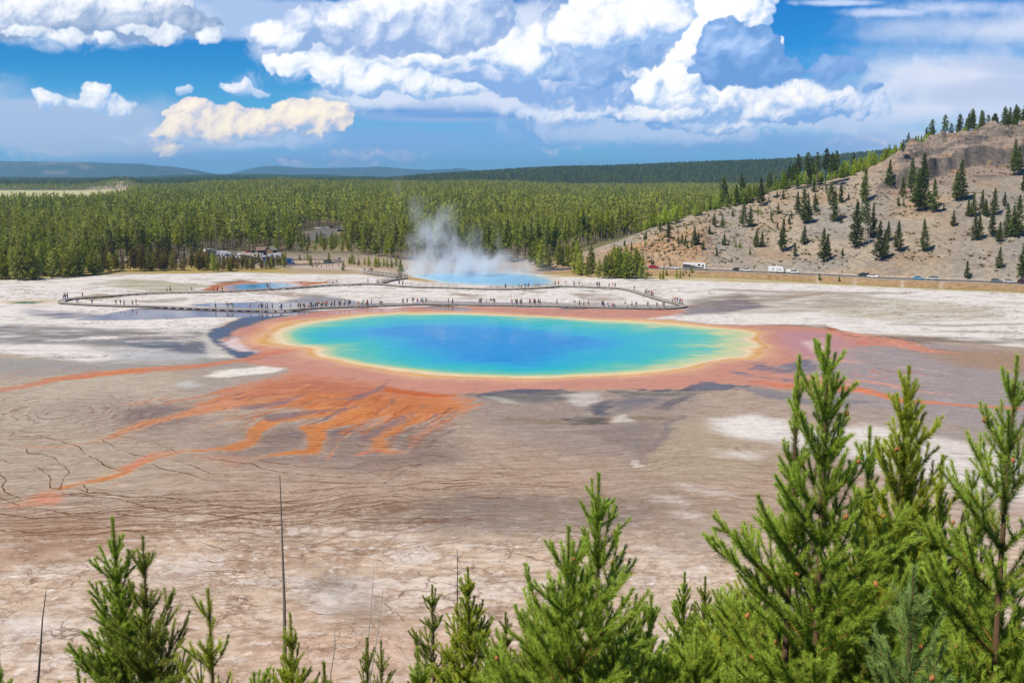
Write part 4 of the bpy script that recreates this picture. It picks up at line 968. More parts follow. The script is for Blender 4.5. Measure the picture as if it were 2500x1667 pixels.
# ------------------------------------------------------------------ water
def water(name, P, fcol, z, rings=110, sub=14):
    P = np.asarray(P); c = P.mean(0)
    out = []
    n = len(P)
    for i in range(n):
        a, b, cc, d = P[(i - 1) % n], P[i], P[(i + 1) % n], P[(i + 2) % n]
        for k in range(sub):
            t_ = k / sub
            out.append(0.5 * ((2 * b) + (-a + cc) * t_ + (2 * a - 5 * b + 4 * cc - d) * t_ ** 2 + (-a + 3 * b - 3 * cc + d) * t_ ** 3))
    O = np.array(out); m = len(O)
    ks = np.linspace(0, 0.985, rings) ** 1.25
    V = np.concatenate([c + (O - c) * (1 - k) for k in ks] + [c[None]])
    fs = []
    for r in range(rings - 1):
        i_ = np.arange(m); j_ = (i_ + 1) % m
        fs.append(np.stack([r * m + i_, r * m + j_, (r + 1) * m + j_, (r + 1) * m + i_], 1))
    q = np.concatenate(fs)
    i_ = np.arange(m); tri = np.stack([(rings - 1) * m + i_, (rings - 1) * m + (i_ + 1) % m, np.full(m, rings * m)], 1)
    # faces upwards
    ar = np.sum(O[:, 0] * np.roll(O[:, 1], -1) - np.roll(O[:, 0], -1) * O[:, 1])
    if ar < 0: q = q[:, ::-1]; tri = tri[:, ::-1]
    me = mesh_np(name, np.concatenate([V, np.full((len(V), 1), z)], 1), [q, tri], smooth=True)
    d = -polydist(V[:, 0].astype(np.float32), V[:, 1].astype(np.float32), P.astype(np.float32))
    fattr(me, "depth", fcol(V[:, 0], V[:, 1], d))
    o = link(name, me); tag(o, kind='structure')
    return o, me
def spring_depth(x, y, d):
    r_ = sstep((x - PC[0]) / 50.0, -0.1, 1.0)
    u_ = sstep((y - PC[1]) / 30.0, 0.2, 1.2)
    lo = sstep(-(y - PC[1]) / 30.0, 0.4, 1.1)
    n_ = fbm(x, y, 1 / 20.0, 5, 91, 0.6) * 0.24 + fbm(x / 3.0, y, 1 / 5.0, 4, 92, 0.6) * 0.12
    k = (26.0 + 26 * r_ + 4 * u_ - 9 * lo)
    t_ = np.clip(d, 0, 99) / k
    return np.clip(t_ + n_ * sstep(d, 0.5, 8), 0, 1)
sp_, spm = water("hot_spring_water", pool_xy, spring_depth, 0.004)
wm, nt = nodemat("spring_water"); g = G(nt)
dp = g.attr("depth"); ps = g.pos()
cr = g.ramp(dp, [(0.0, C(240, 216, 150)), (0.05, C(206, 214, 140)), (0.13, C(124, 200, 160)), (0.30, C(50, 192, 180)), (0.52, C(0, 182, 200)), (0.76, C(0, 166, 214)), (1.0, C(0, 140, 214))])
wv = g.noise(g.scale(ps, (0.35, 1.0, 1.0)), 0.55, 4.0, 0.6)
cr = g.mix(g.smooth(wv, 0.35, 0.72, 0.0, 0.30), cr, alb(90, 190, 226))
bmp = g.bump(g.noise(g.scale(ps, (0.7, 1.0, 1.0)), 3.0, 3.0, 0.5), 0.12, 0.05)
g.out(g.principled(cr, 0.2, 0.02, bmp))
spm.materials.append(wm)
o2, m2 = water("small_spring_water", small_xy, lambda x, y, d: np.clip(d / 9.0, 0, 1), 0.004, 16)
wm2, nt = nodemat("small_spring_water"); g = G(nt)
g.out(g.principled(g.ramp(g.attr("depth"), [(0.0, C(214, 160, 128)), (0.2, C(196, 160, 150)), (0.5, C(110, 160, 176)), (1.0, C(46, 130, 176))]), 0.1, 0.3))
m2.materials.append(wm2)
o3, m3 = water("geyser_pool_water", gey_xy, lambda x, y, d: np.clip(d / 8.0, 0, 1), 0.004, 16)
wm3, nt = nodemat("geyser_pool_water"); g = G(nt)
g.out(g.principled(g.ramp(g.attr("depth"), [(0.0, C(216, 226, 220)), (0.3, C(170, 210, 226)), (1.0, C(140, 198, 232))]), 0.3, 0.1))
m3.materials.append(wm3)
o4, m4 = water("teal_pool_water", teal_xy, lambda x, y, d: np.clip(d / 2.0, 0, 1), 0.004, 8)
wm4, nt = nodemat("teal_pool_water"); g = G(nt)
g.out(g.principled(g.ramp(g.attr("depth"), [(0.0, C(150, 170, 150)), (1.0, C(60, 150, 150))]), 0.1, 0.3))
m4.materials.append(wm4)
# ------------------------------------------------------------------ hillside on the right, road on its bench
aa = np.concatenate([np.linspace(_ra[0] - 0.02, 0.56, 1150), np.linspace(0.565, 0.72, 40)])
ss = np.concatenate([np.linspace(-16, 8, 26), np.linspace(8.6, 215, 330), np.linspace(217, 460, 60)])
A_, S_ = np.meshgrid(aa, ss)
Yh = (interp(A_, _ra, _ry) + S_).ravel(); Ah = A_.ravel(); Xh = Ah * Yh
Zh = slope_h(Xh, Yh)
Zh = np.where(S_.ravel() < -15.5, Zh - 0.3, Zh) + 0.01
# leaving the basin flat at its left end: sink the very edge
Zh -= 0.6 * (1 - sstep(Ah, _ra[0] - 0.004, _ra[0] + 0.012))
nr, nc = A_.shape
r_, c_ = np.mgrid[0:nr - 1, 0:nc - 1]; i0 = (r_ * nc + c_).ravel()
hf = np.stack([i0, i0 + 1, i0 + nc + 1, i0 + nc], 1)
Zg = Zh.reshape(nr, nc); gyy, gxx = np.gradient(Zg)
ds = np.gradient(ss)[:, None]
steep = np.abs(gyy / ds).ravel()
Sf = S_.ravel()
yc_ = interp(Ah, _ca, _cy); yr_ = interp(Ah, _ra, _ry)
tt_ = np.clip((Sf - 5.5) / np.maximum(yc_ - yr_ - 5.5, 10), 0, 1.5)
cl_ = np.zeros((len(Xh), 3), np.float32)
b1 = fbm(Xh, Yh, 1 / 40.0, 5, 101); b2 = fbm(Xh, Zh * 3 + Yh, 1 / 8.0, 5, 102); b3 = fbm(Xh, Yh, 1 / 2.4, 4, 103, 0.6)
tan_, gry, pnk, ochre, drk, grs = C(186, 170, 148), C(170, 162, 152), C(176, 136, 112), C(204, 172, 130), C(104, 98, 92), C(160, 150, 102)
cl_[:] = tan_
def hm(m, c):
    global cl_
    cl_ += (c - cl_) * np.clip(m, 0, 1)[:, None]
hm(sstep(b1, 0.0, 0.35) * 0.85, gry)
hm(sstep(-b1, 0.1, 0.45) * 0.6, C(180, 148, 116))
hm(sstep(b2, 0.15, 0.5) * 0.45, C(150, 138, 120))
hm(sstep(b3 + 0.5 * b2, 0.4, 0.75) * 0.55, C(140, 130, 108))
hm(sstep(-b3, 0.35, 0.7) * 0.4, C(208, 190, 168))
# grey scree fans
for px, w in ((1720, 0.012), (1790, 0.010), (2140, 0.012), (2330, 0.020), (2450, 0.02)):
    hm(np.exp(-((Ah - cliffa(px) + 0.02 * (tt_ - 0.3) + 0.004 * b1) / w) ** 2) * sstep(-tt_, -0.75, -0.5) * 0.75 * (0.7 + 0.5 * b2), C(158, 152, 144))
# ochre broken rock above the road on the left
blf = sstep(Ah, cliffa(1470), cliffa(1530)) * (1 - sstep(Ah, cliffa(1680), cliffa(1740))) * sstep(-tt_, -0.7, -0.45)
hm(blf * 0.85, C(194, 166, 134)); hm(blf * sstep(b2, -0.1, 0.3) * 0.8, C(206, 160, 112)); hm(blf * sstep(b3, 0.1, 0.5) * 0.6, C(130, 118, 104))
# cliff colours
clf = sstep(Ah, cliffa(2085), cliffa(2170)) * sstep(tt_, 0.56, 0.62) * (1 - sstep(tt_, 0.97, 1.03))
hm(clf * 0.8, C(164, 146, 132))
hm(clf * sstep(fbm(Xh, Zh * 5, 1 / 18.0, 4, 105), 0.1, 0.35) * 0.6, C(180, 142, 118))
hm(clf * sstep(steep, 0.6, 1.2) * 0.85, C(128, 120, 114))
hm(clf * sstep(fbm(Xh * 0.5, Zh * 6, 1 / 10.0, 4, 106), 0.15, 0.4) * 0.6, drk)
hm((Sf < -5.4) * 1.0, C(186, 154, 116)); hm((Sf < -5.4) * sstep(b3 + b1, 0.1, 0.5) * 0.7, C(160, 128, 84)); hm((Sf < -12.0) * 0.8, C(178, 164, 96))
hm((np.abs(Sf) < 5.9) * 1.0, C(206, 190, 170))
hm(sstep(tt_, 1.06, 1.2) * 0.9, C(120, 118, 76))
for px in (1250 + 740, 2195, 2080, 2290):
    hm(np.exp(-((Ah - cliffa(px)) / 0.0018) ** 2) * (Sf < -5) * 0.8, C(214, 196, 170))
hmat, nt = nodemat("hillside_earth"); g = G(nt)
ps = g.pos(); base = g.attr("tone", 'Color')
n1 = g.noise(ps, 0.5, 6.0, 0.65); n2 = g.noise(ps, 2.2, 4.0, 0.65)
col = g.vm('SCALE', base, g.add(1.0, g.add(g.smooth(n1, 0.3, 0.7, -0.2, 0.2), g.smooth(n2, 0.3, 0.7, -0.2, 0.2))))
sp2 = g.smooth(g.noise(ps, 0.9, 4.0, 0.7), 0.60, 0.66)
col = g.mix(g.mul(sp2, 0.6), col, alb(120, 116, 84))
g.out(g.principled(col, 0.95, 0.05, g.bump(g.add(n1, g.mul(n2, 0.5)), 1.0, 0.9)))
hme = mesh_np("hillside", np.stack([Xh, Yh, Zh], 1), hf, [hmat], smooth=True)
cattr(hme, "tone", cl_)
hill = link("hillside", hme); tag(hill, kind='structure')
# asphalt strip and its painted lines follow the bench
def strip(name, s0, s1, z, mat, a0=None, a1=None, dash=None, base_=None, parent=None, fn=None, n=500):
    a = np.linspace(_ra[0] + 0.004 if a0 is None else a0, 0.56 if a1 is None else a1, n)
    yr = interp(a, _ra, _ry)
    y0, y1 = yr + s0, yr + s1
    z0 = RZ * sstep(a, _ra[0] - 0.015, _ra[2]) + z
    V = np.concatenate([np.stack([a * y0, y0, z0 + 0.02], 1), np.stack([a * y1, y1, z0 + 0.02], 1)])
    i_ = np.arange(n - 1)
    if dash: i_ = i_[(i_ // dash) % 2 == 0]
    return mesh_np(name, V, np.stack([i_, i_ + 1, i_ + 1 + n, i_ + n], 1), [mat])
asph, nt = nodemat("asphalt"); g = G(nt)
nn = g.noise(g.pos(), 0.8, 5.0, 0.6)
g.out(g.principled(g.mix(nn, alb(92, 88, 86), alb(140, 132, 126)), 0.85, 0.2))
paintm = plain("road_paint", (226, 220, 206), 0.7, 0.2, 0.15, 1.0)
Z0 = 0.05
tag(link("road", strip("road", -3.4, 3.4, Z0, asph)), kind='structure')
tag(link("road_edge_line", strip("road_edge_line", -3.2, -3.0, Z0 + 0.006, paintm)), kind='structure')
tag(link("road_edge_line", strip("road_edge_line", 3.0, 3.2, Z0 + 0.006, paintm)), kind='structure')
def sheet(name, pts, z, mat, xy=False):
    P = pts if xy else ground_poly(pts)
    bm = bmesh.new()
    vs = [bm.verts.new((x, y, z)) for x, y in P]
    f = bm.faces.new(vs)
    if f.normal.z < 0: f.normal_flip()
    bmesh.ops.triangulate(bm, faces=[f])
    bmesh.ops.recalc_face_normals(bm, faces=bm.faces[:])
    me = bpy.data.meshes.new(name); bm.to_mesh(me); bm.free(); me.materials.append(mat)
    o = link(name, me); tag(o, kind='structure'); return o
gravel = plain("gravel_path", (196, 182, 164), 0.95, 0.1, 0.15, 0.6)
sheet("car_park", zz(450, 590, 4.704, [(240, 130), (420, 112), (700, 118), (900, 140), (1130, 150), (1190, 196), (1500, 198), (1720, 204), (1800, 214), (1850, 228), (1790, 244), (1650, 256), (1480, 266), (1200, 280), (900, 262), (560, 240), (300, 190)]), 0.012, asph)
sheet("traffic_island", zz(450, 590, 4.704, [(1230, 222), (1500, 214), (1680, 218), (1740, 228), (1640, 240), (1440, 248), (1280, 252), (1215, 240)]), 0.05, plain("island_earth", (196, 172, 138), 0.95, 0.1, 0.2, 0.5))
sheet("gravel_path", zz(450, 590, 4.704, [(1240, 288), (1500, 276), (1780, 258), (1900, 290), (2100, 312), (2352, 330), (2352, 350), (2080, 356), (1900, 318), (1780, 322), (1240, 300)]), 0.02, gravel)
sheet("upper_car_park", [(742, 578), (752, 566), (790, 556), (846, 553), (846, 560), (820, 568), (796, 582), (760, 590)], 0.012, asph)
# ------------------------------------------------------------------ trees: prototypes
TR = np.random.default_rng(11)
def foliage_mat(name, dark, light, tip=None, trans=0.25):
    m, nt = nodemat(name); g = G(nt)
    oi = g.node('ShaderNodeObjectInfo').outputs['Random']
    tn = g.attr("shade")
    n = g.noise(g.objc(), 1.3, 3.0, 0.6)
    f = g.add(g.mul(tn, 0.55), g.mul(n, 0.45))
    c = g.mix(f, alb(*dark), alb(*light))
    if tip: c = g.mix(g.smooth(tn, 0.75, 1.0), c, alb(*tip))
    h = g.node('ShaderNodeHueSaturation')
    g.put(h.inputs['Hue'], g.lin(oi, 0.0, 1.0, 0.482, 0.512)); g.put(h.inputs['Value'], g.lin(g.math('FRACT', g.mul(oi, 7.3)), 0.0, 1.0, 0.62, 1.35)); g.put(h.inputs['Saturation'], g.lin(g.math('FRACT', g.mul(oi, 13.7)), 0.0, 1.0, 0.85, 1.05))
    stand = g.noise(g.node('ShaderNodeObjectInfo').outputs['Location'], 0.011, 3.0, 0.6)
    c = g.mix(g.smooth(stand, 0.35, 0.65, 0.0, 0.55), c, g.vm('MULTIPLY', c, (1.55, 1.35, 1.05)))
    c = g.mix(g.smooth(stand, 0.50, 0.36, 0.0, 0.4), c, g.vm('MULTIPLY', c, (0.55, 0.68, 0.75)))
    g.put(h.inputs['Color'], c)
    d = g.node('ShaderNodeBsdfDiffuse'); g.put(d.inputs[0], h.outputs[0])
    t = g.node('ShaderNodeBsdfTranslucent'); g.put(t.inputs[0], h.outputs[0])
    mx = g.node('ShaderNodeMixShader'); mx.inputs[0].default_value = trans
    g.put(mx.inputs[1], d.outputs[0]); g.put(mx.inputs[2], t.outputs[0])
    g.out(mx.outputs[0])
    return m
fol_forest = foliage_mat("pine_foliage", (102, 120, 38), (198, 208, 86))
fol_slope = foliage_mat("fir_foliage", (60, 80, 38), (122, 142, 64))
fol_young = foliage_mat("young_pine_foliage", (128, 164, 40), (192, 214, 76))
fol_rust = foliage_mat("stressed_pine_foliage", (112, 108, 52), (160, 140, 76))
bark_grey = plain("grey_bark", (150, 140, 128), 0.95, 0.05, 0.3, 3.0)
bark_brown = plain("brown_bark", (122, 96, 76), 0.95, 0.05, 0.35, 3.0)
dead_grey = plain("bleached_wood", (176, 168, 158), 0.9, 0.05, 0.25, 3.0)

def cone_verts(p0, p1, r0, r1, n=5):
    p0 = np.array(p0, float); p1 = np.array(p1, float)
    ax = p1 - p0; L = np.linalg.norm(ax) + 1e-9; ax /= L
    t = np.array([1.0, 0, 0]) if abs(ax[0]) < 0.9 else np.array([0, 1.0, 0])
    u = np.cross(ax, t); u /= np.linalg.norm(u); v = np.cross(ax, u)
    an = np.arange(n) * 2 * math.pi / n
    ring = np.cos(an)[:, None] * u + np.sin(an)[:, None] * v
    return np.concatenate([p0 + ring * r0, p1 + ring * r1])
def tubes(segs, n=5):
    """list of (p0, p1, r0, r1) -> V, F"""
    V = []; Fq = []; o = 0
    k = np.arange(n)
    for s in segs:
        V.append(cone_verts(*s, n)); Fq.append(np.stack([o + k, o + (k + 1) % n, o + n + (k + 1) % n, o + n + k], 1)); o += 2 * n
    return np.concatenate(V), np.concatenate(Fq)
def polytube(pts, rs, n=6):
    return tubes([(pts[i], pts[i + 1], rs[i], rs[i + 1]) for i in range(len(pts) - 1)], n)
def leaf_tris(P, Dv, L, W, rng, up=0.3):
    """one long thin triangle per point: base at P, tip along Dv"""
    n = len(P)
    side = np.cross(Dv, rng.normal(size=(n, 3)) + np.array([0, 0, 0.5]))
    side /= np.linalg.norm(side, axis=1)[:, None] + 1e-9
    a = P - side * (W / 2)[:, None]; b = P + side * (W / 2)[:, None]; c = P + Dv * L[:, None]
    V = np.stack([a, b, c], 1).reshape(-1, 3)
    return V, np.arange(3 * n).reshape(-1, 3)
def conifer(H, crown0, rmax, nb, nl, lw, ll, rng, lean=0.0, ragged=0.35, shape=1.0, droop=0.15, trunk_r=None, mat=None, bark=None, dead=8, leafseg=True):
    """trunk mesh and crown mesh of a narrow conifer, its boughs carrying sprays of foliage"""
    tr = trunk_r or H * 0.011
    zt = np.linspace(-0.5, H, 8)
    bend = rng.normal(0, H * 0.006, (8, 2)).cumsum(0) * 0.5
    pts = [(bend[i, 0] + lean * zt[i], bend[i, 1], zt[i]) for i in range(8)]
    rs = np.interp(zt, [-0.5, H], [tr, tr * 0.12])
    tv, tf = polytube(pts, rs, 6)
    ctr = np.array(pts)
    def c_at(z): return np.array([np.interp(z, ctr[:, 2], ctr[:, 0]), np.interp(z, ctr[:, 2], ctr[:, 1]), z])
    segs = []
    P, Dd, Ls, Sh = [], [], [], []
    z0 = H * crown0
    for i in range(dead):
        z = rng.uniform(min(H * 0.12, z0 * 0.5), z0); a = rng.uniform(0, 2 * math.pi); l = rmax * rng.uniform(0.25, 0.7)
        p = c_at(z); segs.append((p, p + np.array([math.cos(a) * l, math.sin(a) * l, rng.uniform(-0.2, 0.2) * l]), tr * 0.18, tr * 0.05))
    for i in range(nb):
        f = (i + rng.uniform(0, 1)) / nb
        z = z0 + (H - z0) * f
        env = (1 - f) ** shape * min(1.0, 0.45 + f * 5)
        l = rmax * max(0.05, env) * rng.uniform(1 - ragged, 1 + ragged * 0.5)
        a = i * 2.399 + rng.normal(0, 0.5)
        rise = 0.35 * f + 0.15 - droop * (1 - f)
        p = c_at(z); d = np.array([math.cos(a), math.sin(a), rise]); d /= np.linalg.norm(d)
        e = p + d * l + np.array([0, 0, l * 0.08])
        segs.append((p, e, tr * 0.22 * (1 - f * 0.6), tr * 0.05))
        k = max(2, int(nl * (0.35 + 0.65 * l / rmax)))
        u = rng.uniform(0.12, 1.05, k)
        q = p + (e - p) * u[:, None] + rng.normal(0, 0.07 * l + 0.06, (k, 3)) * np.array([1, 1, 0.6])
        side = np.cross(d, [0, 0, 1]); side /= np.linalg.norm(side) + 1e-9
        sgn = rng.uniform(-1, 1, k)[:, None]
        dv = d * 0.6 + side * sgn * 0.9 + np.array([0, 0, 0.35]) + rng.normal(0, 0.3, (k, 3))
        dv /= np.linalg.norm(dv, axis=1)[:, None]
        P.append(q); Dd.append(dv); Ls.append(rng.uniform(0.6, 1.2, k) * ll * (0.5 + 0.5 * l / rmax + 0.15))
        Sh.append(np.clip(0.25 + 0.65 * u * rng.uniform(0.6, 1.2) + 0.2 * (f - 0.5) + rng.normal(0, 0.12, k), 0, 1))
    # leader
    k = max(4, nl // 3); zl = rng.uniform(H * 0.93, H * 1.0, k)
    P.append(np.stack([np.full(k, 0.0), np.full(k, 0.0), zl], 1) + (c_at(H) - [0, 0, H])); dv = rng.normal(0, 0.45, (k, 3)); dv[:, 2] = 1
    dv /= np.linalg.norm(dv, axis=1)[:, None]; Dd.append(dv); Ls.append(np.full(k, ll * 0.7)); Sh.append(np.full(k, 0.8))
    P = np.concatenate(P); Dd = np.concatenate(Dd); Ls = np.concatenate(Ls); Sh = np.concatenate(Sh)
    cv, cf = leaf_tris(P, Dd, Ls, Ls * lw, rng)
    bv, bf = tubes(segs, 3)
    tvv = np.concatenate([tv, bv]); tff = np.concatenate([tf, bf + len(tv)])
    return (tvv, tff), (cv, cf, np.repeat(Sh, 3))
def tree_meshes(name, spec, mat, bark):
    (tv, tf), (cv, cf, sh) = spec
    tm = mesh_np(name + "_trunk", tv, tf, [bark], smooth=True)
    cm = mesh_np(name + "_crown", cv, cf, [mat]); fattr(cm, "shade", sh)
    return tm, cm
def one_mesh(name, spec, mat, bark):
    (tv, tf), (cv, cf, sh) = spec
    me = mesh_np(name, np.concatenate([tv, cv]), [tf, cf + len(tv)], [bark, mat], np.concatenate([np.zeros(len(tf)), np.ones(len(cf))]))
    fattr(me, "shade", np.concatenate([np.zeros(len(tv)), sh]))
    return me
def bare(H, rng, nb=14, r=None, lean=0.0, bl=1.0):
    tr = r or H * 0.010
    segs = []
    zt = np.linspace(-0.4, H, 6)
    pts = [(lean * z + rng.normal(0, 0.03), rng.normal(0, 0.03), z) for z in zt]
    for i in range(5): segs.append((pts[i], pts[i + 1], tr * (1 - i / 5.6), tr * (1 - (i + 1) / 5.6)))
    for i in range(nb):
        z = rng.uniform(0.2, 0.97) * H; a = rng.uniform(0, 6.28); l = bl * rng.uniform(0.3, 1.0) * (1.1 - z / H)
        p = np.array([lean * z, 0, z]); e = p + np.array([math.cos(a) * l, math.sin(a) * l, rng.uniform(-0.3, 0.3) * l])
        segs.append((p, e, tr * 0.2, tr * 0.06))
        if l > 0.5 * bl: segs.append((e, e + np.array([math.cos(a + 0.6) * l * 0.4, math.sin(a + 0.6) * l * 0.4, -0.2 * l]), tr * 0.08, tr * 0.03))
    return tubes(segs, 4)
def template(name, parts, label=None, cat='tree'):
    """an Empty with part meshes; used as the first individual"""
    r = empty(name, (0, 0, 0), 0, label, cat)
    ch = []
    for pn, me in parts: ch.append((link(pn, me, r), []))
    return r, ch
class Kind:
    """first use places the template itself, later uses copy it"""
    def __init__(s, name, parts, cat='tree'): s.name, s.parts, s.cat, s.root = name, parts, cat, None
    def place(s, loc, rz=0.0, sc=1.0, label=None, group=None, mats=None):
        if s.root is None:
            s.root, s.ch = template(s.name, s.parts, label, s.cat)
            s.root.location = loc; s.root.rotation_euler = (0, 0, rz); s.root.scale = (sc,) * 3 if not isinstance(sc, tuple) else sc
            if group: s.root['group'] = group
            return s.root
        return dup(s.root, s.ch, loc, rz, sc, label, group, mats)
def sized(lab, s, lo, hi):
    return ("short " if s < lo else "lofty " if s > hi else "") + lab
def mk(n, name, fn, mat, bark):
    out = []
    for i in range(n):
        t_, c_2 = tree_meshes(name, fn(np.random.default_rng(100 + i * 7 + len(name))), mat, bark)
        out.append(Kind(name, [("trunk", t_), ("crown", c_2)]))
    return out
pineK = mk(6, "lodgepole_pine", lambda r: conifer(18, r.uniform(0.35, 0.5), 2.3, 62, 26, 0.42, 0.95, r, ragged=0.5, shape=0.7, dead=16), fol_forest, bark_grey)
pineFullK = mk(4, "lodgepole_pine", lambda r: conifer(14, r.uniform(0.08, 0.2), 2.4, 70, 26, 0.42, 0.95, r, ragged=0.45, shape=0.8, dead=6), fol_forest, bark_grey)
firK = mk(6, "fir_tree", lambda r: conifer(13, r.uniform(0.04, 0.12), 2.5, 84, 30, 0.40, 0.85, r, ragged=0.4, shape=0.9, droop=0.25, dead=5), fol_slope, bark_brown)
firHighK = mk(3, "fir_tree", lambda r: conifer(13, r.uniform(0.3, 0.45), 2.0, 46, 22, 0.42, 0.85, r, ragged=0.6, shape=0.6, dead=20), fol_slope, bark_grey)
youngK = mk(4, "young_pine", lambda r: conifer(5, 0.03, 1.25, 40, 20, 0.42, 0.62, r, ragged=0.35, shape=0.85, dead=2), fol_young, bark_brown)
shrubK = mk(4, "small_pine", lambda r: conifer(7, r.uniform(0.05, 0.15), 1.5, 42, 22, 0.40, 0.7, r, ragged=0.5, shape=0.7, dead=10), fol_rust, bark_grey)
shrubGK = mk(3, "small_pine", lambda r: conifer(7, 0.06, 1.6, 48, 24, 0.40, 0.7, r, ragged=0.5, shape=0.75, dead=6), fol_forest, bark_grey)
deadK = []
for i in range(4):
    v_, f_ = bare(14, np.random.default_rng(300 + i), 26, None, 0.0, 1.3)
    deadK.append(Kind("dead_tree", [("trunk", mesh_np("dead_trunk", v_, f_, [dead_grey], smooth=True))]))
# --- the wood beyond, one mass: points that carry small trees of a few shapes
def lod_meshes(n, H, spec):
    out = []
    for i in range(n):
        out.append(one_mesh("wood_tree", spec(np.random.default_rng(500 + i)), fol_forest, bark_grey))
    return out
def pick_collection(name, meshes):
    c = bpy.data.collections.new(name)
    for m in meshes:
        o = bpy.data.objects.new(name, m); c.objects.link(o)
    return c
def mass(name, pts, rot, sc, coll, label=None):
    me = bpy.data.meshes.new(name)
    me.vertices.add(len(pts)); me.vertices.foreach_set("co", np.asarray(pts, np.float32).ravel())
    fattr(me, "turn", rot); fattr(me, "size", sc)
    me.update()
    o = link(name, me)
    nt = bpy.data.node_groups.new(name, 'GeometryNodeTree')
    nt.interface.new_socket("Geometry", in_out='INPUT', socket_type='NodeSocketGeometry')
    nt.interface.new_socket("Geometry", in_out='OUTPUT', socket_type='NodeSocketGeometry')
    gi = nt.nodes.new('NodeGroupInput'); go = nt.nodes.new('NodeGroupOutput')
    ip = nt.nodes.new('GeometryNodeInstanceOnPoints'); ip.inputs['Pick Instance'].default_value = True
    ci = nt.nodes.new('GeometryNodeCollectionInfo'); ci.inputs['Collection'].default_value = coll
    ci.inputs['Separate Children'].default_value = True; ci.inputs['Reset Children'].default_value = True
    a1 = nt.nodes.new('GeometryNodeInputNamedAttribute'); a1.data_type = 'FLOAT'; a1.inputs['Name'].default_value = "turn"
    a2 = nt.nodes.new('GeometryNodeInputNamedAttribute'); a2.data_type = 'FLOAT'; a2.inputs['Name'].default_value = "size"
    cx = nt.nodes.new('ShaderNodeCombineXYZ'); L = nt.links
    m2p = nt.nodes.new('GeometryNodeMeshToPoints')
    L.new(gi.outputs[0], m2p.inputs[0]); L.new(m2p.outputs[0], ip.inputs['Points'])
    L.new(ci.outputs[0], ip.inputs['Instance']); L.new(a1.outputs['Attribute'], cx.inputs[2]); L.new(cx.outputs[0], ip.inputs['Rotation'])
    L.new(a2.outputs['Attribute'], ip.inputs['Scale']); L.new(ip.outputs[0], go.inputs[0])
    md = o.modifiers.new("trees", 'NODES'); md.node_group = nt
    tag(o, label, 'forest', None, 'stuff')
    return o
def gridpts(y0, y1, step, a0, a1, jit=0.45, seed=0):
    r = np.random.default_rng(seed)
    P = []
    y = y0
    while y < y1:
        n = int((a1 - a0) * y / step)
        a = a0 + (np.arange(n) + 0.5 + r.uniform(-jit, jit, n)) * step / y
        yy = y + r.uniform(-jit, jit, n) * step
        P.append(np.stack([a * yy, yy], 1)); y += step
    return np.concatenate(P)
# where trees stand: px-described treeline at the front, clearings cut out
FRONT = [(-700, 690), (-200, 690), (0, 684), (90, 682), (200, 672), (225, 652), (300, 640), (430, 634), (560, 630), (640, 628), (700, 622), (800, 618), (880, 622), (960, 636), (1020, 642), (1080, 640), (1150, 640), (1250, 642), (1340, 640), (1400, 632), (1480, 612)]
_fa, _fy = [], []
for px_1, py_1 in FRONT:
    x_, y_ = gp(px_1, py_1); _fa.append(x_ / y_); _fy.append(y_)
def tree_ok(x, y):
    a = x / y
    yf = interp(a, _fa, _fy)
    hillf = interp(a, _ca, _cy)
    ok = (y > yf)
    onhill = a > _ra[2] + 0.02
    ok &= ~(onhill & (y < hillf - 2))
    ok &= ~((a > _ra[0]) & (a <= _ra[2] + 0.02) & (y < interp(a, _ra, _ry) + 14))
    a1, a2 = cliffa(738), cliffa(850)
    ok &= ~((a > a1) & (a < a2) & (y > 545) & (y < 800))
    cp = (a > cliffa(490)) & (a < cliffa(720)) & (y < 560)
    ok &= ~cp
    ok &= ~((a < -0.372 + 0.012 * np.sin(y / 90.0)) & (y > 1230) & (y < 2700)); ok &= ~((a < -0.348 + 0.004 * np.sin(y / 60.0)) & (y > 1550) & (y < 2700))
    return ok
P1 = gridpts(390, 760, 5.2, -0.62, 0.62, seed=1)
P1 = P1[tree_ok(P1[:, 0], P1[:, 1])]
P2 = gridpts(760, 1500, 6.6, -0.62, 0.62, seed=2); P2 = P2[tree_ok(P2[:, 0], P2[:, 1])]
P3 = gridpts(1500, 2800, 9.5, -0.62, 0.62, seed=3)
P3 = P3[tree_ok(P3[:, 0], P3[:, 1])]
gap = fbm(P3[:, 0], P3[:, 1] * 0.35, 1 / 60.0, 4, 85)
P3 = P3[(gap < 0.52) | (P3[:, 1] < 1750)]
P4 = gridpts(2850, 4700, 15.0, -0.62, 0.62, seed=4)
P4 = P4[(P4[:, 0] / P4[:, 1] > -0.33) | (P4[:, 1] > 3100)]
kp = gridpts(2560, 3060, 26.0, -0.50, -0.338, seed=6)
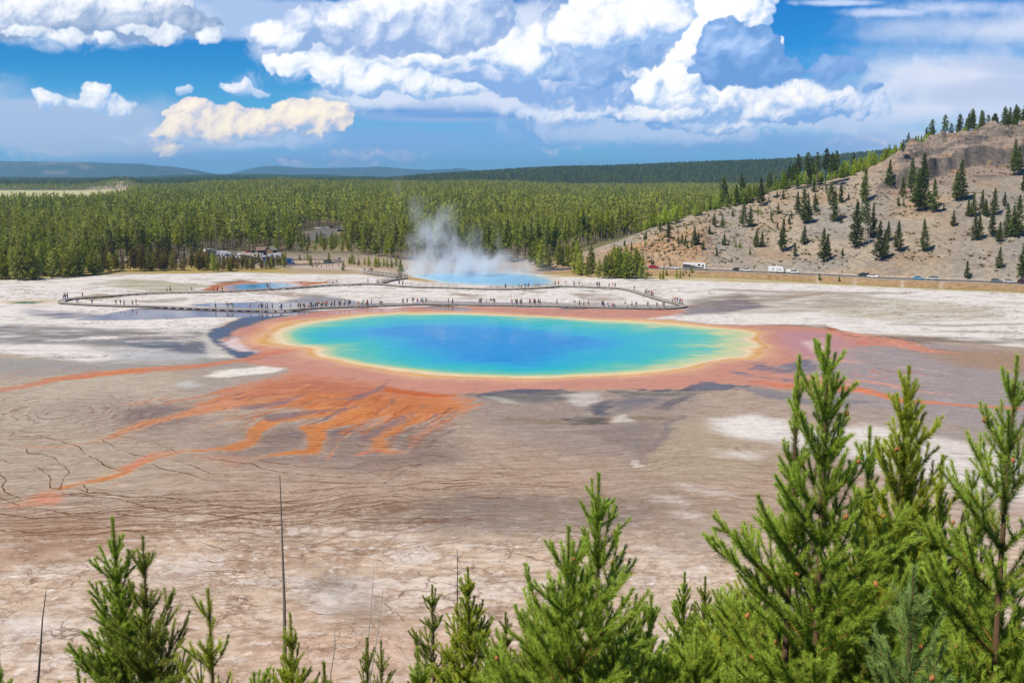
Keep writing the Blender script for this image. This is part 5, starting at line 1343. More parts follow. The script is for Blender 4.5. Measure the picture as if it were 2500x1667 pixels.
# the front edge: nearest and tallest in the picture become trees of their own
a_ = P1[:, 0] / P1[:, 1]
yf = interp(a_, _fa, _fy)
dep = P1[:, 1] - yf
vis = (np.abs(a_) < 0.485)
hillp = a_ > _ra[2] + 0.02
dep = np.where(hillp, P1[:, 1] - interp(a_, _ca, _cy), dep)
score = dep + TR.uniform(0, 6, len(dep)) + np.where(vis, 0, 1e5) + np.where(hillp & (a_ < cliffa(2230)), 25, 0)
order = np.argsort(score)
NFOR = 285
sel = np.zeros(len(P1), bool); sel[order[:NFOR]] = True
front = P1[sel]; rest = P1[~sel]
def zof(P): return land_h(P[:, 0], P[:, 1])
def zone_label(a, y, x):
    px = 1250 + a * F * CP
    if px < 230: return "green pine at the left front edge of the forest beside the white flats", "pines along the left forest edge"
    if px < 500: return "green pine in the forest front behind the rusty small pines at left", "pines behind the low rusty trees"
    if px < 730: return "tall green pine standing behind the crowded car park", "pines behind the car park"
    if px < 880: return "green pine around the loop road right of the car park", "pines by the loop road"
    if px < 1060: return "green pine at the forest edge left of the steaming pool", "pines left of the steam"
    if px < 1320: return "tall pine with bare grey trunk behind the steam cloud", "tall pines behind the steam"
    if px < 1560: return "tall bare trunked pine right of the steam below the bare slope", "tall pines right of the steam"
    if px < 1900: return "green pine on the lower skyline of the bare hill", "pines on the hill's lower skyline"
    return "green pine along the top of the bare hill against the sky", "pines on the hill's upper skyline"
fz = zof(front)
for i, (p, z) in enumerate(zip(front, fz)):
    a = p[0] / p[1]; px = 1250 + a * F * CP
    lab, grp = zone_label(a, p[1], p[0])
    r_1 = TR.uniform(0, 1)
    if px > 1560:                                     # crest: bright low trees, taller behind to the right
        K_ = youngK[i % 4] if (TR.uniform() < (0.75 if px < 2280 else 0.35)) else firHighK[i % 3]
        s = TR.uniform(0.7, 1.25) if K_ in youngK else TR.uniform(0.75, 1.25)
        if K_ in youngK: lab = lab.replace("green pine", "bright green young pine"); grp = grp.replace("pines", "young pines")
        else: lab = lab.replace("green pine", "thin dark fir"); grp = grp.replace("pines", "firs")
    elif px < 230 or 500 < px < 960: K_ = pineFullK[i % 4] if r_1 < 0.7 else pineK[i % 6]; s = TR.uniform(0.65, 1.05)
    else: K_ = pineK[i % 6] if r_1 < 0.8 else pineFullK[i % 4]; s = TR.uniform(0.75, 1.1)
    if px < 230: s *= 0.8
    K_.place((p[0], p[1], float(z) - 0.2), TR.uniform(0, 6.28), s, sized(lab, s, 0.80, 0.98), grp)
def far_meshes(n, H, spec): return [one_mesh('ridge_tree', spec(np.random.default_rng(520 + i)), fol_slope, bark_grey) for i in range(n)]  # cloud shadow on the ridge is put into its darker fir foliage
# bright young pines thick along the crest
yp = np.random.default_rng(31)
for i in range(210):
    px = yp.uniform(1560, 2340) if i % 3 else yp.uniform(1950, 2330)
    a = cliffa(px); yc_1 = float(interp(a, _ca, _cy)); y = yc_1 + yp.uniform(-4, 15) ; x = a * y
    z = float(slope_h(np.array([x]), np.array([y]))[0])
    youngK[i % 4].place((x, y, z - 0.15), yp.uniform(0, 6.28), (sy := yp.uniform(0.8, 1.75) * (0.8 if px > 2250 else 1.0)), sized("bright young pine on the bare hill's skyline, " + ("at its low left end" if px < 1720 else "left of the tufted firs" if px < 1900 else "behind the tufted firs" if px < 2060 else "between the tufted firs and the cliff" if px < 2200 else "above the left half of the cliff" if px < 2280 else "above the right half of the cliff"), sy, 1.0, 1.4), "young pines on the left skyline of the bare hill" if px < 1900 else "young pines on the upper skyline of the bare hill")
lodA = lod_meshes(5, 18, lambda r: conifer(18, r.uniform(0.3, 0.45), 2.3, 34, 12, 0.5, 1.35, r, ragged=0.5, shape=0.7, dead=5))
lodB = lod_meshes(4, 18, lambda r: conifer(18, 0.35, 2.6, 20, 6, 0.7, 2.0, r, ragged=0.5, shape=0.7, dead=0))
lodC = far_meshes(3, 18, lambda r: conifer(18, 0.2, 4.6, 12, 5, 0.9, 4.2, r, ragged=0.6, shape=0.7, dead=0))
dv_, df_ = bare(17, np.random.default_rng(3), 16, None, 0.0, 1.0)
dm_ = mesh_np("grey_snag", dv_, df_, [dead_grey])
cA = pick_collection("wood_near", lodA + [dm_]); cB = pick_collection("wood_mid", lodB); cC = pick_collection("wood_far", lodC)
def P3d(P, dz=-0.3): return np.concatenate([P, (zof(P) + dz)[:, None]], 1)
ra_ = rest[:, 0] / rest[:, 1]
crest_rest = (ra_ > _ra[2] + 0.02)
sz = TR.uniform(0.6, 1.12, len(rest)); sz = np.where(crest_rest & (ra_ < 0.40), TR.uniform(0.25, 0.5, len(rest)), sz); sz = np.where(crest_rest & (ra_ >= 0.40), TR.uniform(0.4, 0.85, len(rest)), sz)
def stand_h(P): return 0.92 + 0.22 * fbm(P[:, 0], P[:, 1], 1 / 110.0, 3, 95)
sz = sz * stand_h(rest)
mass("forest_near", P3d(rest), TR.uniform(0, 6.28, len(rest)), sz, cA, "dense green pine forest filling the valley behind the white flats")
mass("forest_mid", P3d(P2), TR.uniform(0, 6.28, len(P2)), TR.uniform(0.62, 1.15, len(P2)) * stand_h(P2), cB, "pine forest farther back across the valley floor")
mass("forest_far", P3d(P3), TR.uniform(0, 6.28, len(P3)), TR.uniform(0.7, 1.1, len(P3)) * stand_h(P3), cB, "forest on the low ridge in the middle distance")
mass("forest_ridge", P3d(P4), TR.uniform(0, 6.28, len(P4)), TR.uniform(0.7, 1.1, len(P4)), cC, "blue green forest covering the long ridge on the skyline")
mass("knoll_trees", P3d(kp), TR.uniform(0, 6.28, len(kp)), TR.uniform(0.4, 0.75, len(kp)), cB, "scattered trees on the pale knoll far left")
# ------------------------------------------------------------------ the near hillside with its young pines
def nh(x, y):
    x = np.asarray(x, float); y = np.asarray(y, float)
    return np.maximum(38.3 - 0.60 * np.clip(y, 0, 200) + fbm(x, y, 1 / 9.0, 3, 201) * 0.6 - 0.004 * np.maximum(np.abs(x) - 30, 0) ** 1.5, -0.6)
gx_, gy_ = np.meshgrid(np.linspace(-90, 90, 150), np.linspace(-60, 72, 120))
hv = np.stack([gx_.ravel(), gy_.ravel(), nh(gx_.ravel(), gy_.ravel())], 1)
r_, c_ = np.mgrid[0:119, 0:149]; i0 = (r_ * 150 + c_).ravel()
nm3, nt = nodemat("near_slope_earth"); g = G(nt); ps = g.pos()
n1 = g.noise(ps, 0.6, 5.0, 0.65); n2 = g.noise(ps, 5.0, 4.0, 0.65)
c0 = g.ramp(g.add(g.mul(n1, 0.6), g.mul(n2, 0.4)), [(0.35, alb(92, 98, 58)), (0.5, alb(140, 124, 92)), (0.65, alb(186, 160, 130))])
g.out(g.principled(c0, 0.95, 0.05, g.bump(n2, 0.8, 0.15)))
nhm = mesh_np("near_slope", hv, np.stack([i0, i0 + 1, i0 + 151, i0 + 150], 1), [nm3], smooth=True)
tag(link("near_slope", nhm), kind='structure')

def needle_mat(name, dark, light, tip):
    m, nt = nodemat(name); g = G(nt)
    tn = g.attr("shade"); v = g.attr("vary")
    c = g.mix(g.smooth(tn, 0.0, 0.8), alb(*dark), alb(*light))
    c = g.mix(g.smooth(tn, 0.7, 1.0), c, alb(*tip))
    h = g.node('ShaderNodeHueSaturation')
    g.put(h.inputs['Hue'], g.lin(v, 0.0, 1.0, 0.485, 0.512)); g.put(h.inputs['Value'], g.lin(v, 0.0, 1.0, 0.75, 1.25)); g.put(h.inputs['Color'], c)
    p = g.principled(h.outputs[0], 0.5, 0.22)
    t = g.node('ShaderNodeBsdfTranslucent'); g.put(t.inputs[0], h.outputs[0])
    mx = g.node('ShaderNodeMixShader'); mx.inputs[0].default_value = 0.38
    g.put(mx.inputs[1], p); g.put(mx.inputs[2], t.outputs[0])
    g.out(mx.outputs[0])
    return m
ndl_green = needle_mat("pine_needles", (104, 134, 40), (182, 216, 76), (210, 236, 102))
ndl_yel = needle_mat("yellow_green_needles", (126, 146, 38), (204, 220, 74), (222, 236, 94))
ndl_dark = needle_mat("dark_needles", (96, 116, 46), (166, 184, 76), (188, 204, 90))
ndl_blue = needle_mat("blue_green_needles", (104, 136, 70), (160, 194, 104), (184, 214, 124))
twig = plain("orange_twig", (176, 122, 78), 0.9, 0.1, 0.3, 8.0)
conem = plain("pine_cone", (178, 122, 72), 0.8, 0.2, 0.35, 30.0)

def grow(H, depth, rng, kL=0.55, pL=0.85, Lmax=1.9, gap=0.40, nb=(4, 6), steep=(62, 22), lead=0.5, latk=0.5, sparse=1.0):
    """shoots of a young pine from the top down: (points, ages) lists"""
    shoots = []
    trunk = []
    n = 14
    wob = rng.normal(0, 0.012 * H / n, (n, 2)).cumsum(0)
    tz = np.linspace(0, H, n)
    wob -= wob[-1]
    def tc(z): return np.array([np.interp(z, tz, wob[:, 0]), np.interp(z, tz, wob[:, 1]), z])
    top = tc(H)
    for u in np.linspace(0, min(lead + 1.8, H * 0.6), 16)[:-1]:
        pass
    zl = np.arange(0, min(3.4, H * 0.85), 0.08)
    shoots.append((np.array([tc(H - z) for z in zl[::-1]]), 0, 1.7, True))
    d = lead * rng.uniform(0.8, 1.1)
    yr = 1
    while d < depth and H - d > 0.25:
        k = rng.integers(nb[0], nb[1] + 1)
        a0 = rng.uniform(0, 6.28)
        L0 = min(Lmax, kL * d ** pL + 0.10)
        for i in range(k):
            if rng.uniform() > sparse: continue
            az = a0 + i * 6.283 / k + rng.normal(0, 0.25)
            L = L0 * rng.uniform(0.62, 1.18)
            f = min(1.0, d / 4.5)
            el0 = R(steep[0] + (steep[1] - steep[0]) * f + rng.normal(0, 7))
            el1 = R(min(86, 72 - 25 * f + rng.normal(0, 10)))
            bump_ = rng.normal(0, 0.15)
            m = max(4, int(L / 0.07)); st = L / m
            p = tc(H - d + rng.uniform(-0.08, 0.08)); pts = [p]
            for j in range(m):
                t = (j + 1) / m
                el = el0 + (el1 - el0) * t ** 1.6
                aj = az + bump_ * t + rng.normal(0, 0.05)
                p = p + st * np.array([math.cos(aj) * math.cos(el), math.sin(aj) * math.cos(el), math.sin(el)]); pts.append(p)
            pts = np.array(pts)
            shoots.append((pts, yr, 1.0, False))
            # laterals at yearly joints
            s = 0.24 * rng.uniform(0.8, 1.2)
            while s < L * 0.93:
                jj = min(m - 1, int((L - s) / st))
                for sg in (-1, 1) if rng.uniform() < 0.75 else ((-1,) if rng.uniform() < 0.5 else (1,)):
                    l2 = min(s * latk * 1.5, 0.75) * rng.uniform(0.6, 1.15) + 0.07
                    dirv = pts[jj + 1] - pts[jj]; dirv /= np.linalg.norm(dirv)
                    e0 = math.asin(np.clip(dirv[2], -1, 1)) * 0.8 + rng.normal(0.08, 0.15); z_ = az + sg * rng.uniform(0.6, 1.15)
                    m2 = max(2, int(l2 / 0.07)); q = pts[jj].copy(); qs_ = [q]
                    e1 = R(68 - 20 * f + rng.normal(0, 12))
                    for j in range(m2):
                        t = (j + 1) / m2; el = e0 + (e1 - e0) * t ** 1.4
                        q = q + (l2 / m2) * np.array([math.cos(z_) * math.cos(el), math.sin(z_) * math.cos(el), math.sin(el)]); qs_.append(q)
                    shoots.append((np.array(qs_), 1, 0.9, False))
                    if l2 > 0.34 and rng.uniform() < 0.8:
                        jm = max(1, m2 // 2)
                        for sg2 in (-1, 1):
                            l3 = l2 * 0.42; za = z_ + sg2 * 0.8; q3 = qs_[jm].copy(); ps3 = [q3]
                            for j in range(3):
                                el = e0 + (e1 - e0) * (0.4 + 0.2 * j)
                                q3 = q3 + l3 / 3 * np.array([math.cos(za) * math.cos(el), math.sin(za) * math.cos(el), math.sin(el)]); ps3.append(q3)
                            shoots.append((np.array(ps3), 1, 0.85, False))
                s += 0.25 * rng.uniform(0.85, 1.2)
        d += gap * rng.uniform(0.8, 1.2) * (1.0 if yr > 2 else 1.1); yr += 1
    return shoots, tc
def needles(shoots, rng, dens, nl, nw, keep):
    Ps, Ds, Ss, Ls = [], [], [], []
    for pts, yr, size, isl in shoots:
        seg = np.diff(pts, axis=0); sl_ = np.linalg.norm(seg, axis=1)
        cum = np.concatenate([[0], np.cumsum(sl_)]); L = cum[-1]
        n = int(L * dens * size * 1.55) + 2
        s = rng.uniform(0, L, n)
        age = L - s
        pk = np.where(age < keep, 1.0, np.clip(1.25 - (age - keep) / (0.8 if not isl else 1.3), 0.08, 1.0))
        s = s[rng.uniform(0, 1, n) < pk]; n = len(s); age = L - s
        if n == 0: continue
        i = np.clip(np.searchsorted(cum, s) - 1, 0, len(sl_) - 1)
        t = ((s - cum[i]) / (sl_[i] + 1e-9))[:, None]
        P = pts[i] * (1 - t) + pts[i + 1] * t
        ax = seg[i] / (sl_[i][:, None] + 1e-9)
        r = rng.normal(size=(n, 3)); r -= (r * ax).sum(1)[:, None] * ax; r /= np.linalg.norm(r, axis=1)[:, None] + 1e-9
        ang = np.radians(np.where(age < 0.22, 34, 52) + rng.normal(0, 7, n))[:, None]
        Dv = ax * np.cos(ang) + r * np.sin(ang)
        Ps.append(P); Ds.append(Dv); Ls.append(nl * rng.uniform(0.75, 1.15, n) * np.where(age < 0.22, 0.9, 1.0) * np.clip(0.5 + age / 0.05, 0.6, 1.0))
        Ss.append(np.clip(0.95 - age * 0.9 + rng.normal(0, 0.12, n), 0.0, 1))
    P = np.concatenate(Ps); Dv = np.concatenate(Ds); S = np.concatenate(Ss); L = np.concatenate(Ls)
    V, Fa = leaf_tris(P, Dv, L, np.full(len(P), nw), rng)
    return V, Fa, np.repeat(S, 3), np.repeat(rng.uniform(0, 1, len(P)), 3)
def cone_mesh():
    bm = bmesh.new(); bmesh.ops.create_icosphere(bm, subdivisions=2, radius=0.019)
    for v in bm.verts:
        v.co.z *= 1.45; v.co *= 1 + 0.10 * math.sin(v.co.z * 400) * math.cos(math.atan2(v.co.y, v.co.x) * 8)
    me = bpy.data.meshes.new("pine_cone"); bm.to_mesh(me); bm.free(); me.materials.append(conem); return me
CONE = cone_mesh()
def near_pine(px, py, Y, label, seed, depth=5.0, mat=None, group=None, cones=0, nwk=1.0, dens=520, name="young_lodgepole", lean=0.0, trunkr=None, keep=0.75, nl=0.070, size=1.0, **kw):
    rng = np.random.default_rng(seed)
    top = at(px, py, Y)
    zb = float(nh(top.x, Y))
    H = top.z - zb
    if H < 0.8: H = 0.8
    zb = top.z - H
    shoots, tc = grow(H, depth, rng, **kw)
    V, Fa, S, vr = needles(shoots, rng, dens, nl * size, 0.0052 * nwk * max(1.0, Y / 10.0), keep)
    root = empty(name, (top.x, Y, zb), 0, label, 'pine tree', group)
    zt = np.linspace(-0.3, H, 14); r0 = trunkr or 0.0075 * H + 0.010
    pts = [tc(max(0, z)) + np.array([0, 0, min(z, 0)]) for z in zt]
    tv, tf = polytube(pts, np.interp(zt, [0, H - 0.5, H], [r0, r0 * 0.25, 0.006]), 8)
    link("trunk", mesh_np("trunk", tv, tf, [bark_brown], smooth=True), root)
    sg = []
    for p_, yr, sz_, isl in shoots[1:]:
        L = len(p_) - 1; step = max(1, L // 5)
        idx = list(range(0, L, step)) + [L]
        rr = 0.003 + 0.006 * min(1.4, L * 0.07)
        for a, b in zip(idx[:-1], idx[1:]): sg.append((p_[a], p_[b], rr * (1 - a / L * 0.75), rr * (1 - b / L * 0.75)))
    bv, bf = tubes(sg, 4)
    link("branches", mesh_np("branches", bv, bf, [twig], smooth=True), root)
    cm = mesh_np("crown", V, Fa, [mat or ndl_green]); fattr(cm, "shade", S); fattr(cm, "vary", vr)
    link("crown", cm, root)
    br = [s for s in shoots[1:] if len(s[0]) > 6]
    for i in range(cones):
        p_ = br[rng.integers(0, len(br))][0]; j = rng.integers(int(len(p_) * 0.7), len(p_) - 1)
        c = link("cone", CONE, root, tuple(p_[j] + rng.normal(0, 0.02, 3) + [0, -0.035, 0.02]))
        c.rotation_euler = tuple(rng.uniform(-0.8, 0.8, 3)); c.scale = (rng.uniform(0.8, 1.2),) * 3
    return root
near_pine(2023, 818, 9.6, "largest near pine right of centre, twin upright leaders overlapping the pink shelf", 1, 5.6, cones=30, kL=0.50, pL=0.90, Lmax=1.45, gap=0.40, steep=(66, 30), dens=600, nb=(4, 5))
near_pine(1952, 868, 9.75, "thinner second leader pressed against the tallest near pine's left side", 2, 2.2, kL=0.20, Lmax=0.4, gap=0.36, steep=(72, 60), dens=480)
near_pine(2220, 895, 11.0, "slender near pine with many finger like upright shoots, second from the right edge", 3, 5.0, cones=16, kL=0.42, pL=0.9, Lmax=1.35, steep=(72, 40), mat=ndl_yel, gap=0.33)
near_pine(2484, 868, 9.2, "tall near pine cut by the right edge of the picture", 4, 5.6, cones=20, kL=0.50, Lmax=1.6, gap=0.42, nb=(4, 5))
near_pine(2124, 1042, 11.5, "short pine top poking up between the two tallest near pines", 5, 4.0, cones=3, kL=0.42, Lmax=1.4, steep=(70, 38))
near_pine(2302, 1112, 11.8, "pine top just right of the finger shooted pine", 6, 3.8, cones=3, kL=0.42, Lmax=1.5, mat=ndl_yel, steep=(68, 35))
near_pine(2385, 1210, 10.4, "leaning bough like pine between the right edge pine and the finger shooted one", 7, 3.2, cones=2, kL=0.55, Lmax=1.5)
near_pine(2232, 1384, 7.8, "pale grey green sapling in front of the dark mass at lower right", 8, 2.6, mat=ndl_blue, kL=0.50, Lmax=0.85, gap=0.34, cones=3, dens=500, keep=1.2)
near_pine(1462, 1156, 11.0, "tall bright pine with pointed top in the lower middle", 9, 5.0, cones=5, kL=0.50, pL=0.92, Lmax=1.55, gap=0.38, dens=500)
near_pine(1388, 1285, 9.8, "bushy pine merged with the pointed pine in the lower middle, on its left", 10, 4.2, cones=14, kL=0.60, pL=0.88, Lmax=1.6, gap=0.36, dens=540)
near_pine(1142, 1384, 17.0, "yellow green dense cone shaped pine left of the bushy middle pines", 11, 6.0, mat=ndl_yel, kL=0.42, pL=0.95, Lmax=1.7, gap=0.28, dens=340, nwk=1.15, nb=(5, 7))
near_pine(1055, 1428, 18.5, "dark thin foliaged pine left of the yellow green cone shaped one", 12, 6.0, mat=ndl_dark, kL=0.40, Lmax=1.9, gap=0.36, dens=260, nwk=1.2, steep=(50, 10), sparse=0.85)
near_pine(1234, 1494, 20.0, "small dark pine top between the yellow green pine and the bushy middle pines", 13, 5.0, mat=ndl_dark, kL=0.34, Lmax=1.4, gap=0.30, dens=280, nwk=1.2)
near_pine(1672, 1396, 17.0, "pointed spire pine, left one of the pair right of the middle pines", 14, 5.5, kL=0.34, pL=0.95, Lmax=1.5, gap=0.28, dens=340, nb=(5, 7), nwk=1.1)
near_pine(1722, 1408, 18.5, "thin spire pine, right one of the pair right of the middle pines", 15, 5.0, mat=ndl_dark, kL=0.32, pL=0.95, Lmax=1.3, gap=0.26, dens=320, nb=(5, 7), nwk=1.1)
near_pine(1590, 1452, 12.5, "forked small pine at the right foot of the middle pines", 16, 4.0, kL=0.42, Lmax=1.3, steep=(70, 35))
near_pine(274, 1262, 12.8, "tallest pine of the lower left pair, narrow upright top", 17, 5.2, mat=ndl_green, kL=0.40, pL=0.98, Lmax=1.5, gap=0.32, steep=(72, 34), cones=4)
near_pine(348, 1308, 12.4, "right pine of the lower left pair with open upturned boughs", 18, 4.6, mat=ndl_dark, kL=0.44, pL=0.95, Lmax=1.3, gap=0.42, steep=(66, 32), dens=380)
near_pine(507, 1436, 11.8, "small sapling with a long bare leader right of the lower left pair", 19, 3.2, mat=ndl_yel, kL=0.46, Lmax=1.2, gap=0.44, nb=(3, 4), dens=400)
near_pine(708, 1497, 14.5, "small yellowish pine at the foot of the tall bare pole", 20, 3.6, mat=ndl_yel, kL=0.40, Lmax=1.3, gap=0.34, dens=380)
near_pine(-6, 1592, 12.0, "pine sprig at the lower left corner", 21, 2.6, kL=0.30, Lmax=0.9)
near_pine(896, 1556, 16.0, "dark small pine, left one of the pair at the bottom beside two leaning dead poles", 22, 3.6, mat=ndl_dark, kL=0.36, Lmax=1.2, dens=280)
near_pine(930, 1562, 15.5, "sparse olive pine, right one of the pair at the bottom beside two leaning dead poles", 23, 3.4, mat=ndl_dark, kL=0.36, Lmax=1.1, dens=220, sparse=0.8)
near_pine(1019, 1580, 12.0, "bright sapling at the bottom edge in front of the dark thin pine", 24, 2.8, kL=0.40, Lmax=1.1)
near_pine(190, 1632, 12.0, "little sapling at the bottom edge left of the lower left pair", 25, 2.0, kL=0.34, Lmax=0.8)
near_pine(790, 1616, 13.5, "low pine top at the bottom edge right of the yellowish pine", 26, 2.4, mat=ndl_dark, kL=0.36, Lmax=1.0)
# fill of the dense thicket at the lower right
TH = [(1800, 1430, 12.5), (1850, 1385, 12.0), (1760, 1452, 14.0), (1900, 1500, 10.5), (1700, 1540, 11.0), (1980, 1470, 11.5), (2060, 1400, 12.2), (2150, 1330, 12.6), (2330, 1360, 12.0), (2420, 1400, 10.6), (2490, 1480, 9.2), (2130, 1520, 9.6), (2350, 1540, 8.8), (1640, 1560, 12.5), (1500, 1540, 10.4), (1310, 1500, 10.8), (1800, 1580, 9.4), (2000, 1580, 9.0), (2240, 1290, 12.8), (1215, 1575, 13.0), (620, 1640, 12.5)]
THL = ["low pine in the thicket below the spire pair's right side", "pine top in the thicket left of the tallest near pine", "small pine beside the thin spire pine", "bushy pine under the lowest left boughs of the tallest near pine", "broad pine at the bottom in front of the spire pair", "pine filling the gap behind the tallest near pine's trunk", "bright pine right of the tallest near pine's trunk", "pine under the short poking top", "pine right of the grey green sapling", "bushy pine below the right edge pine", "pine in the lower right corner by the frame edge", "low bright pine left of the grey green sapling", "dense pine at the bottom right of the grey green sapling", "small pine at the bottom between the middle pines and the spire pair", "low pine at the right foot of the pointed middle pine", "low pine at the left foot of the bushy middle pine", "bright pine at the bottom left of the tallest near pine's trunk", "pine at the bottom right of the tallest near pine's trunk", "pine behind the grey green sapling's tip", "sparse pine at the bottom below the yellow green cone shaped pine", "small sapling at the bottom just left of the bare pole's foot"]
for i, ((px, py, Y), lb) in enumerate(zip(TH, THL)):
    near_pine(px, py, Y, lb, 40 + i, 3.4, mat=[ndl_green, ndl_yel, ndl_green, ndl_dark][i % 4] if py < 1560 else ndl_green, kL=0.60, pL=0.8, Lmax=1.5, gap=0.30, dens=420, cones=2 if Y < 12 else 0, steep=(60, 20))
# bare poles
def pole(px0, py0, Y0, px1, py1, Y1, label, r, nb=0, seed=0, name="dead_pole", mat=None, bl=0.25):
    rng = np.random.default_rng(seed)
    t_ = at(px0, py0, Y0); b_ = at(px1, py1, Y1)
    d = (b_ - t_); d /= abs(d.z)
    zb = float(nh(b_.x, b_.y)); base = b_ + d * max(0.0, (b_.z - zb)) * 1.0
    base = Vector((base.x, base.y, min(base.z, b_.z)))
    n = 10
    pts = []
    for i in range(n + 1):
        f = i / n; p = base.lerp(t_, f)
        pts.append(np.array([p.x - base.x + rng.normal(0, r * 0.25), p.y - base.y, p.z - base.z]))
    root = empty(name, tuple(base), 0, label, 'dead tree', None)
    tv, tf = polytube(pts, [r * (1 - 0.88 * i / n) for i in range(n + 1)], 6)
    link("trunk", mesh_np("trunk", tv, tf, [mat or dead_grey], smooth=True), root)
    if nb:
        sg = []
        for i in range(nb):
            f = rng.uniform(0.45, 0.98); k = int(f * n); p = pts[k] + (pts[min(n, k + 1)] - pts[k]) * (f * n - k)
            a = rng.uniform(0, 6.28); l = bl * rng.uniform(0.3, 1.0) * (1.3 - f)
            e = p + np.array([math.cos(a) * l, math.sin(a) * l, l * rng.uniform(-0.5, 0.4)])
            sg.append((p, e, r * 0.16, r * 0.05)); e2 = e + np.array([math.cos(a + 0.8), math.sin(a + 0.8), -0.3]) * l * 0.4; sg.append((e, e2, r * 0.07, r * 0.03))
        v_, f_ = tubes(sg, 3)
        link("twigs", mesh_np("twigs", v_, f_, [mat or dead_grey], smooth=True), root)
    return root
dark_wood = plain("weathered_dark_wood", (112, 104, 96), 0.9, 0.05, 0.3, 6.0)
pole(683, 1160, 24, 697, 1600, 22, "very tall thin bare pole rising over the terraces, left of centre", 0.085, mat=dark_wood, seed=1)
pole(111, 1440, 20, 88, 1700, 20, "short thin bare pole at the lower left", 0.06, mat=dark_wood, seed=2, nb=3, bl=0.5)
pole(817, 1528, 24, 806, 1680, 24, "small grey dead tree with twigs right of the tall bare pole", 0.05, nb=16, seed=3, bl=0.9)
pole(913, 1378, 24, 898, 1600, 23, "leaning thin grey pole, left one of the two by the sparse small pines", 0.045, seed=4, nb=4, bl=0.4)
pole(935, 1436, 22, 905, 1650, 21, "leaning grey pole with stubs, right one of the two by the sparse small pines", 0.05, seed=5, nb=10, bl=0.4)
pole(1116, 1340, 24, 1116, 1520, 24, "grey snag with thin twigs behind the yellow green cone shaped pine", 0.06, seed=6, nb=40, bl=1.1, mat=dark_wood)
pole(970, 1560, 15, 1008, 1640, 14, "white fallen bough leaning in the brush at the bottom", 0.035, seed=7, nb=8, bl=0.5)
pole(488, 1604, 12.6, 488, 1668, 12.6, "dark broken stub behind the sapling with the long leader", 0.05, mat=dark_wood, seed=8)
pole(671, 1632, 14, 673, 1680, 14, "brown broken stub left of the small yellowish pine", 0.05, mat=bark_brown, seed=9)
# ------------------------------------------------------------------ trees, logs and rocks on the bare slope
HS = lambda x, y: (1500 + x / 2.352, 250 + y / 2.352)
def lx(p):  # a place on the slope in words
    px, py = p
    if py > 655: return "below the road" if px > 1700 else "at the road's left end"
    col = "left foot" if px < 1680 else "left part" if px < 1800 else "left middle" if px < 1950 else "middle" if px < 2100 else "right middle" if px < 2270 else "right part"
    row = "near the road" if py > 590 else "halfway up" if py > 510 else "high up" if py > 440 else "near the crest"
    return f"{row}, {col} of bare hill"
SLT = [(1575, 340, 490), (1435, 390, 580), (1705, 330, 520), (1765, 310, 630), (1742, 400, 600), (1830, 450, 635), (1985, 340, 570), (1960, 400, 570), (1240, 470, 690), (1262, 520, 690), (1300, 470, 580), (1090, 500, 700), (1112, 560, 700), (1050, 520, 640), (1150, 530, 635), (1385, 580, 840), (1440, 560, 800), (1480, 600, 780), (1520, 690, 915), (1548, 740, 900), (1625, 690, 860), (1570, 690, 800), (1775, 680, 860), (1200, 730, 920), (1220, 760, 905), (965, 680, 860), (1035, 810, 890), (1090, 710, 820), (815, 730, 835), (845, 745, 835), (740, 570, 720), (780, 600, 720), (632, 755, 825), (460, 720, 825), (480, 750, 822), (508, 795, 850), (388, 755, 815), (408, 765, 812), (572, 640, 715), (620, 650, 722), (545, 705, 760), (415, 735, 765), (365, 728, 756), (310, 690, 785), (260, 680, 745), (172, 755, 795), (2210, 835, 955), (2025, 915, 1015), (1177, 980, 1025), (1290, 995, 1032), (2060, 530, 660), (2030, 560, 660), (2065, 640, 795), (2095, 650, 790), (2110, 510, 650), (2180, 500, 650), (2165, 615, 775), (2210, 690, 805), (2250, 590, 780), (2310, 545, 780), (2285, 600, 770), (2345, 790, 1015), (2295, 230, 420), (2320, 260, 400), (2350, 400, 515), (1945, 625, 715), (1655, 430, 560), (1630, 545, 600), (1660, 560, 600), (1345, 520, 560), (1165, 550, 590), (940, 580, 645), (900, 640, 680), (935, 690, 725), (1003, 650, 705), (1310, 835, 885), (1890, 585, 625), (215, 895, 940), (320, 915, 945), (430, 978, 1005), (840, 440, 600), (890, 410, 560), (1020, 370, 510), (1050, 310, 500), (1105, 300, 480), (1135, 330, 480), (1160, 300, 490), (1210, 280, 480), (1245, 300, 480), (1270, 290, 470), (1000, 370, 500), (730, 420, 580), (700, 480, 590), (575, 415, 560), (520, 455, 600), (625, 440, 600), (600, 470, 600), (1370, 295, 410), (1655, 225, 335), (1145, 440, 520), (970, 500, 560), (680, 610, 660), (640, 480, 600), (2240, 520, 600), (2130, 560, 660)]
BARE_TOP = {(575, 415, 560), (520, 455, 600), (625, 440, 600), (1050, 310, 500), (1105, 300, 480), (1160, 300, 490), (1210, 280, 480), (1270, 290, 470), (1020, 370, 510), (1245, 300, 480), (1135, 330, 480), (730, 420, 580), (1655, 225, 335), (890, 410, 560), (1000, 370, 500), (1240, 470, 690), (1440, 560, 800)}
seen_lab = {}
def uniq(lab):
    """what sets it apart when the words so far are shared"""
    if lab not in seen_lab: seen_lab[lab] = 1; return lab
    seen_lab[lab] += 1
    return None
SIZES = lambda h: "very tall" if h > 17 else "tall" if h > 12 else "medium sized" if h > 8 else "small" if h > 4 else "tiny"
sl_items = []
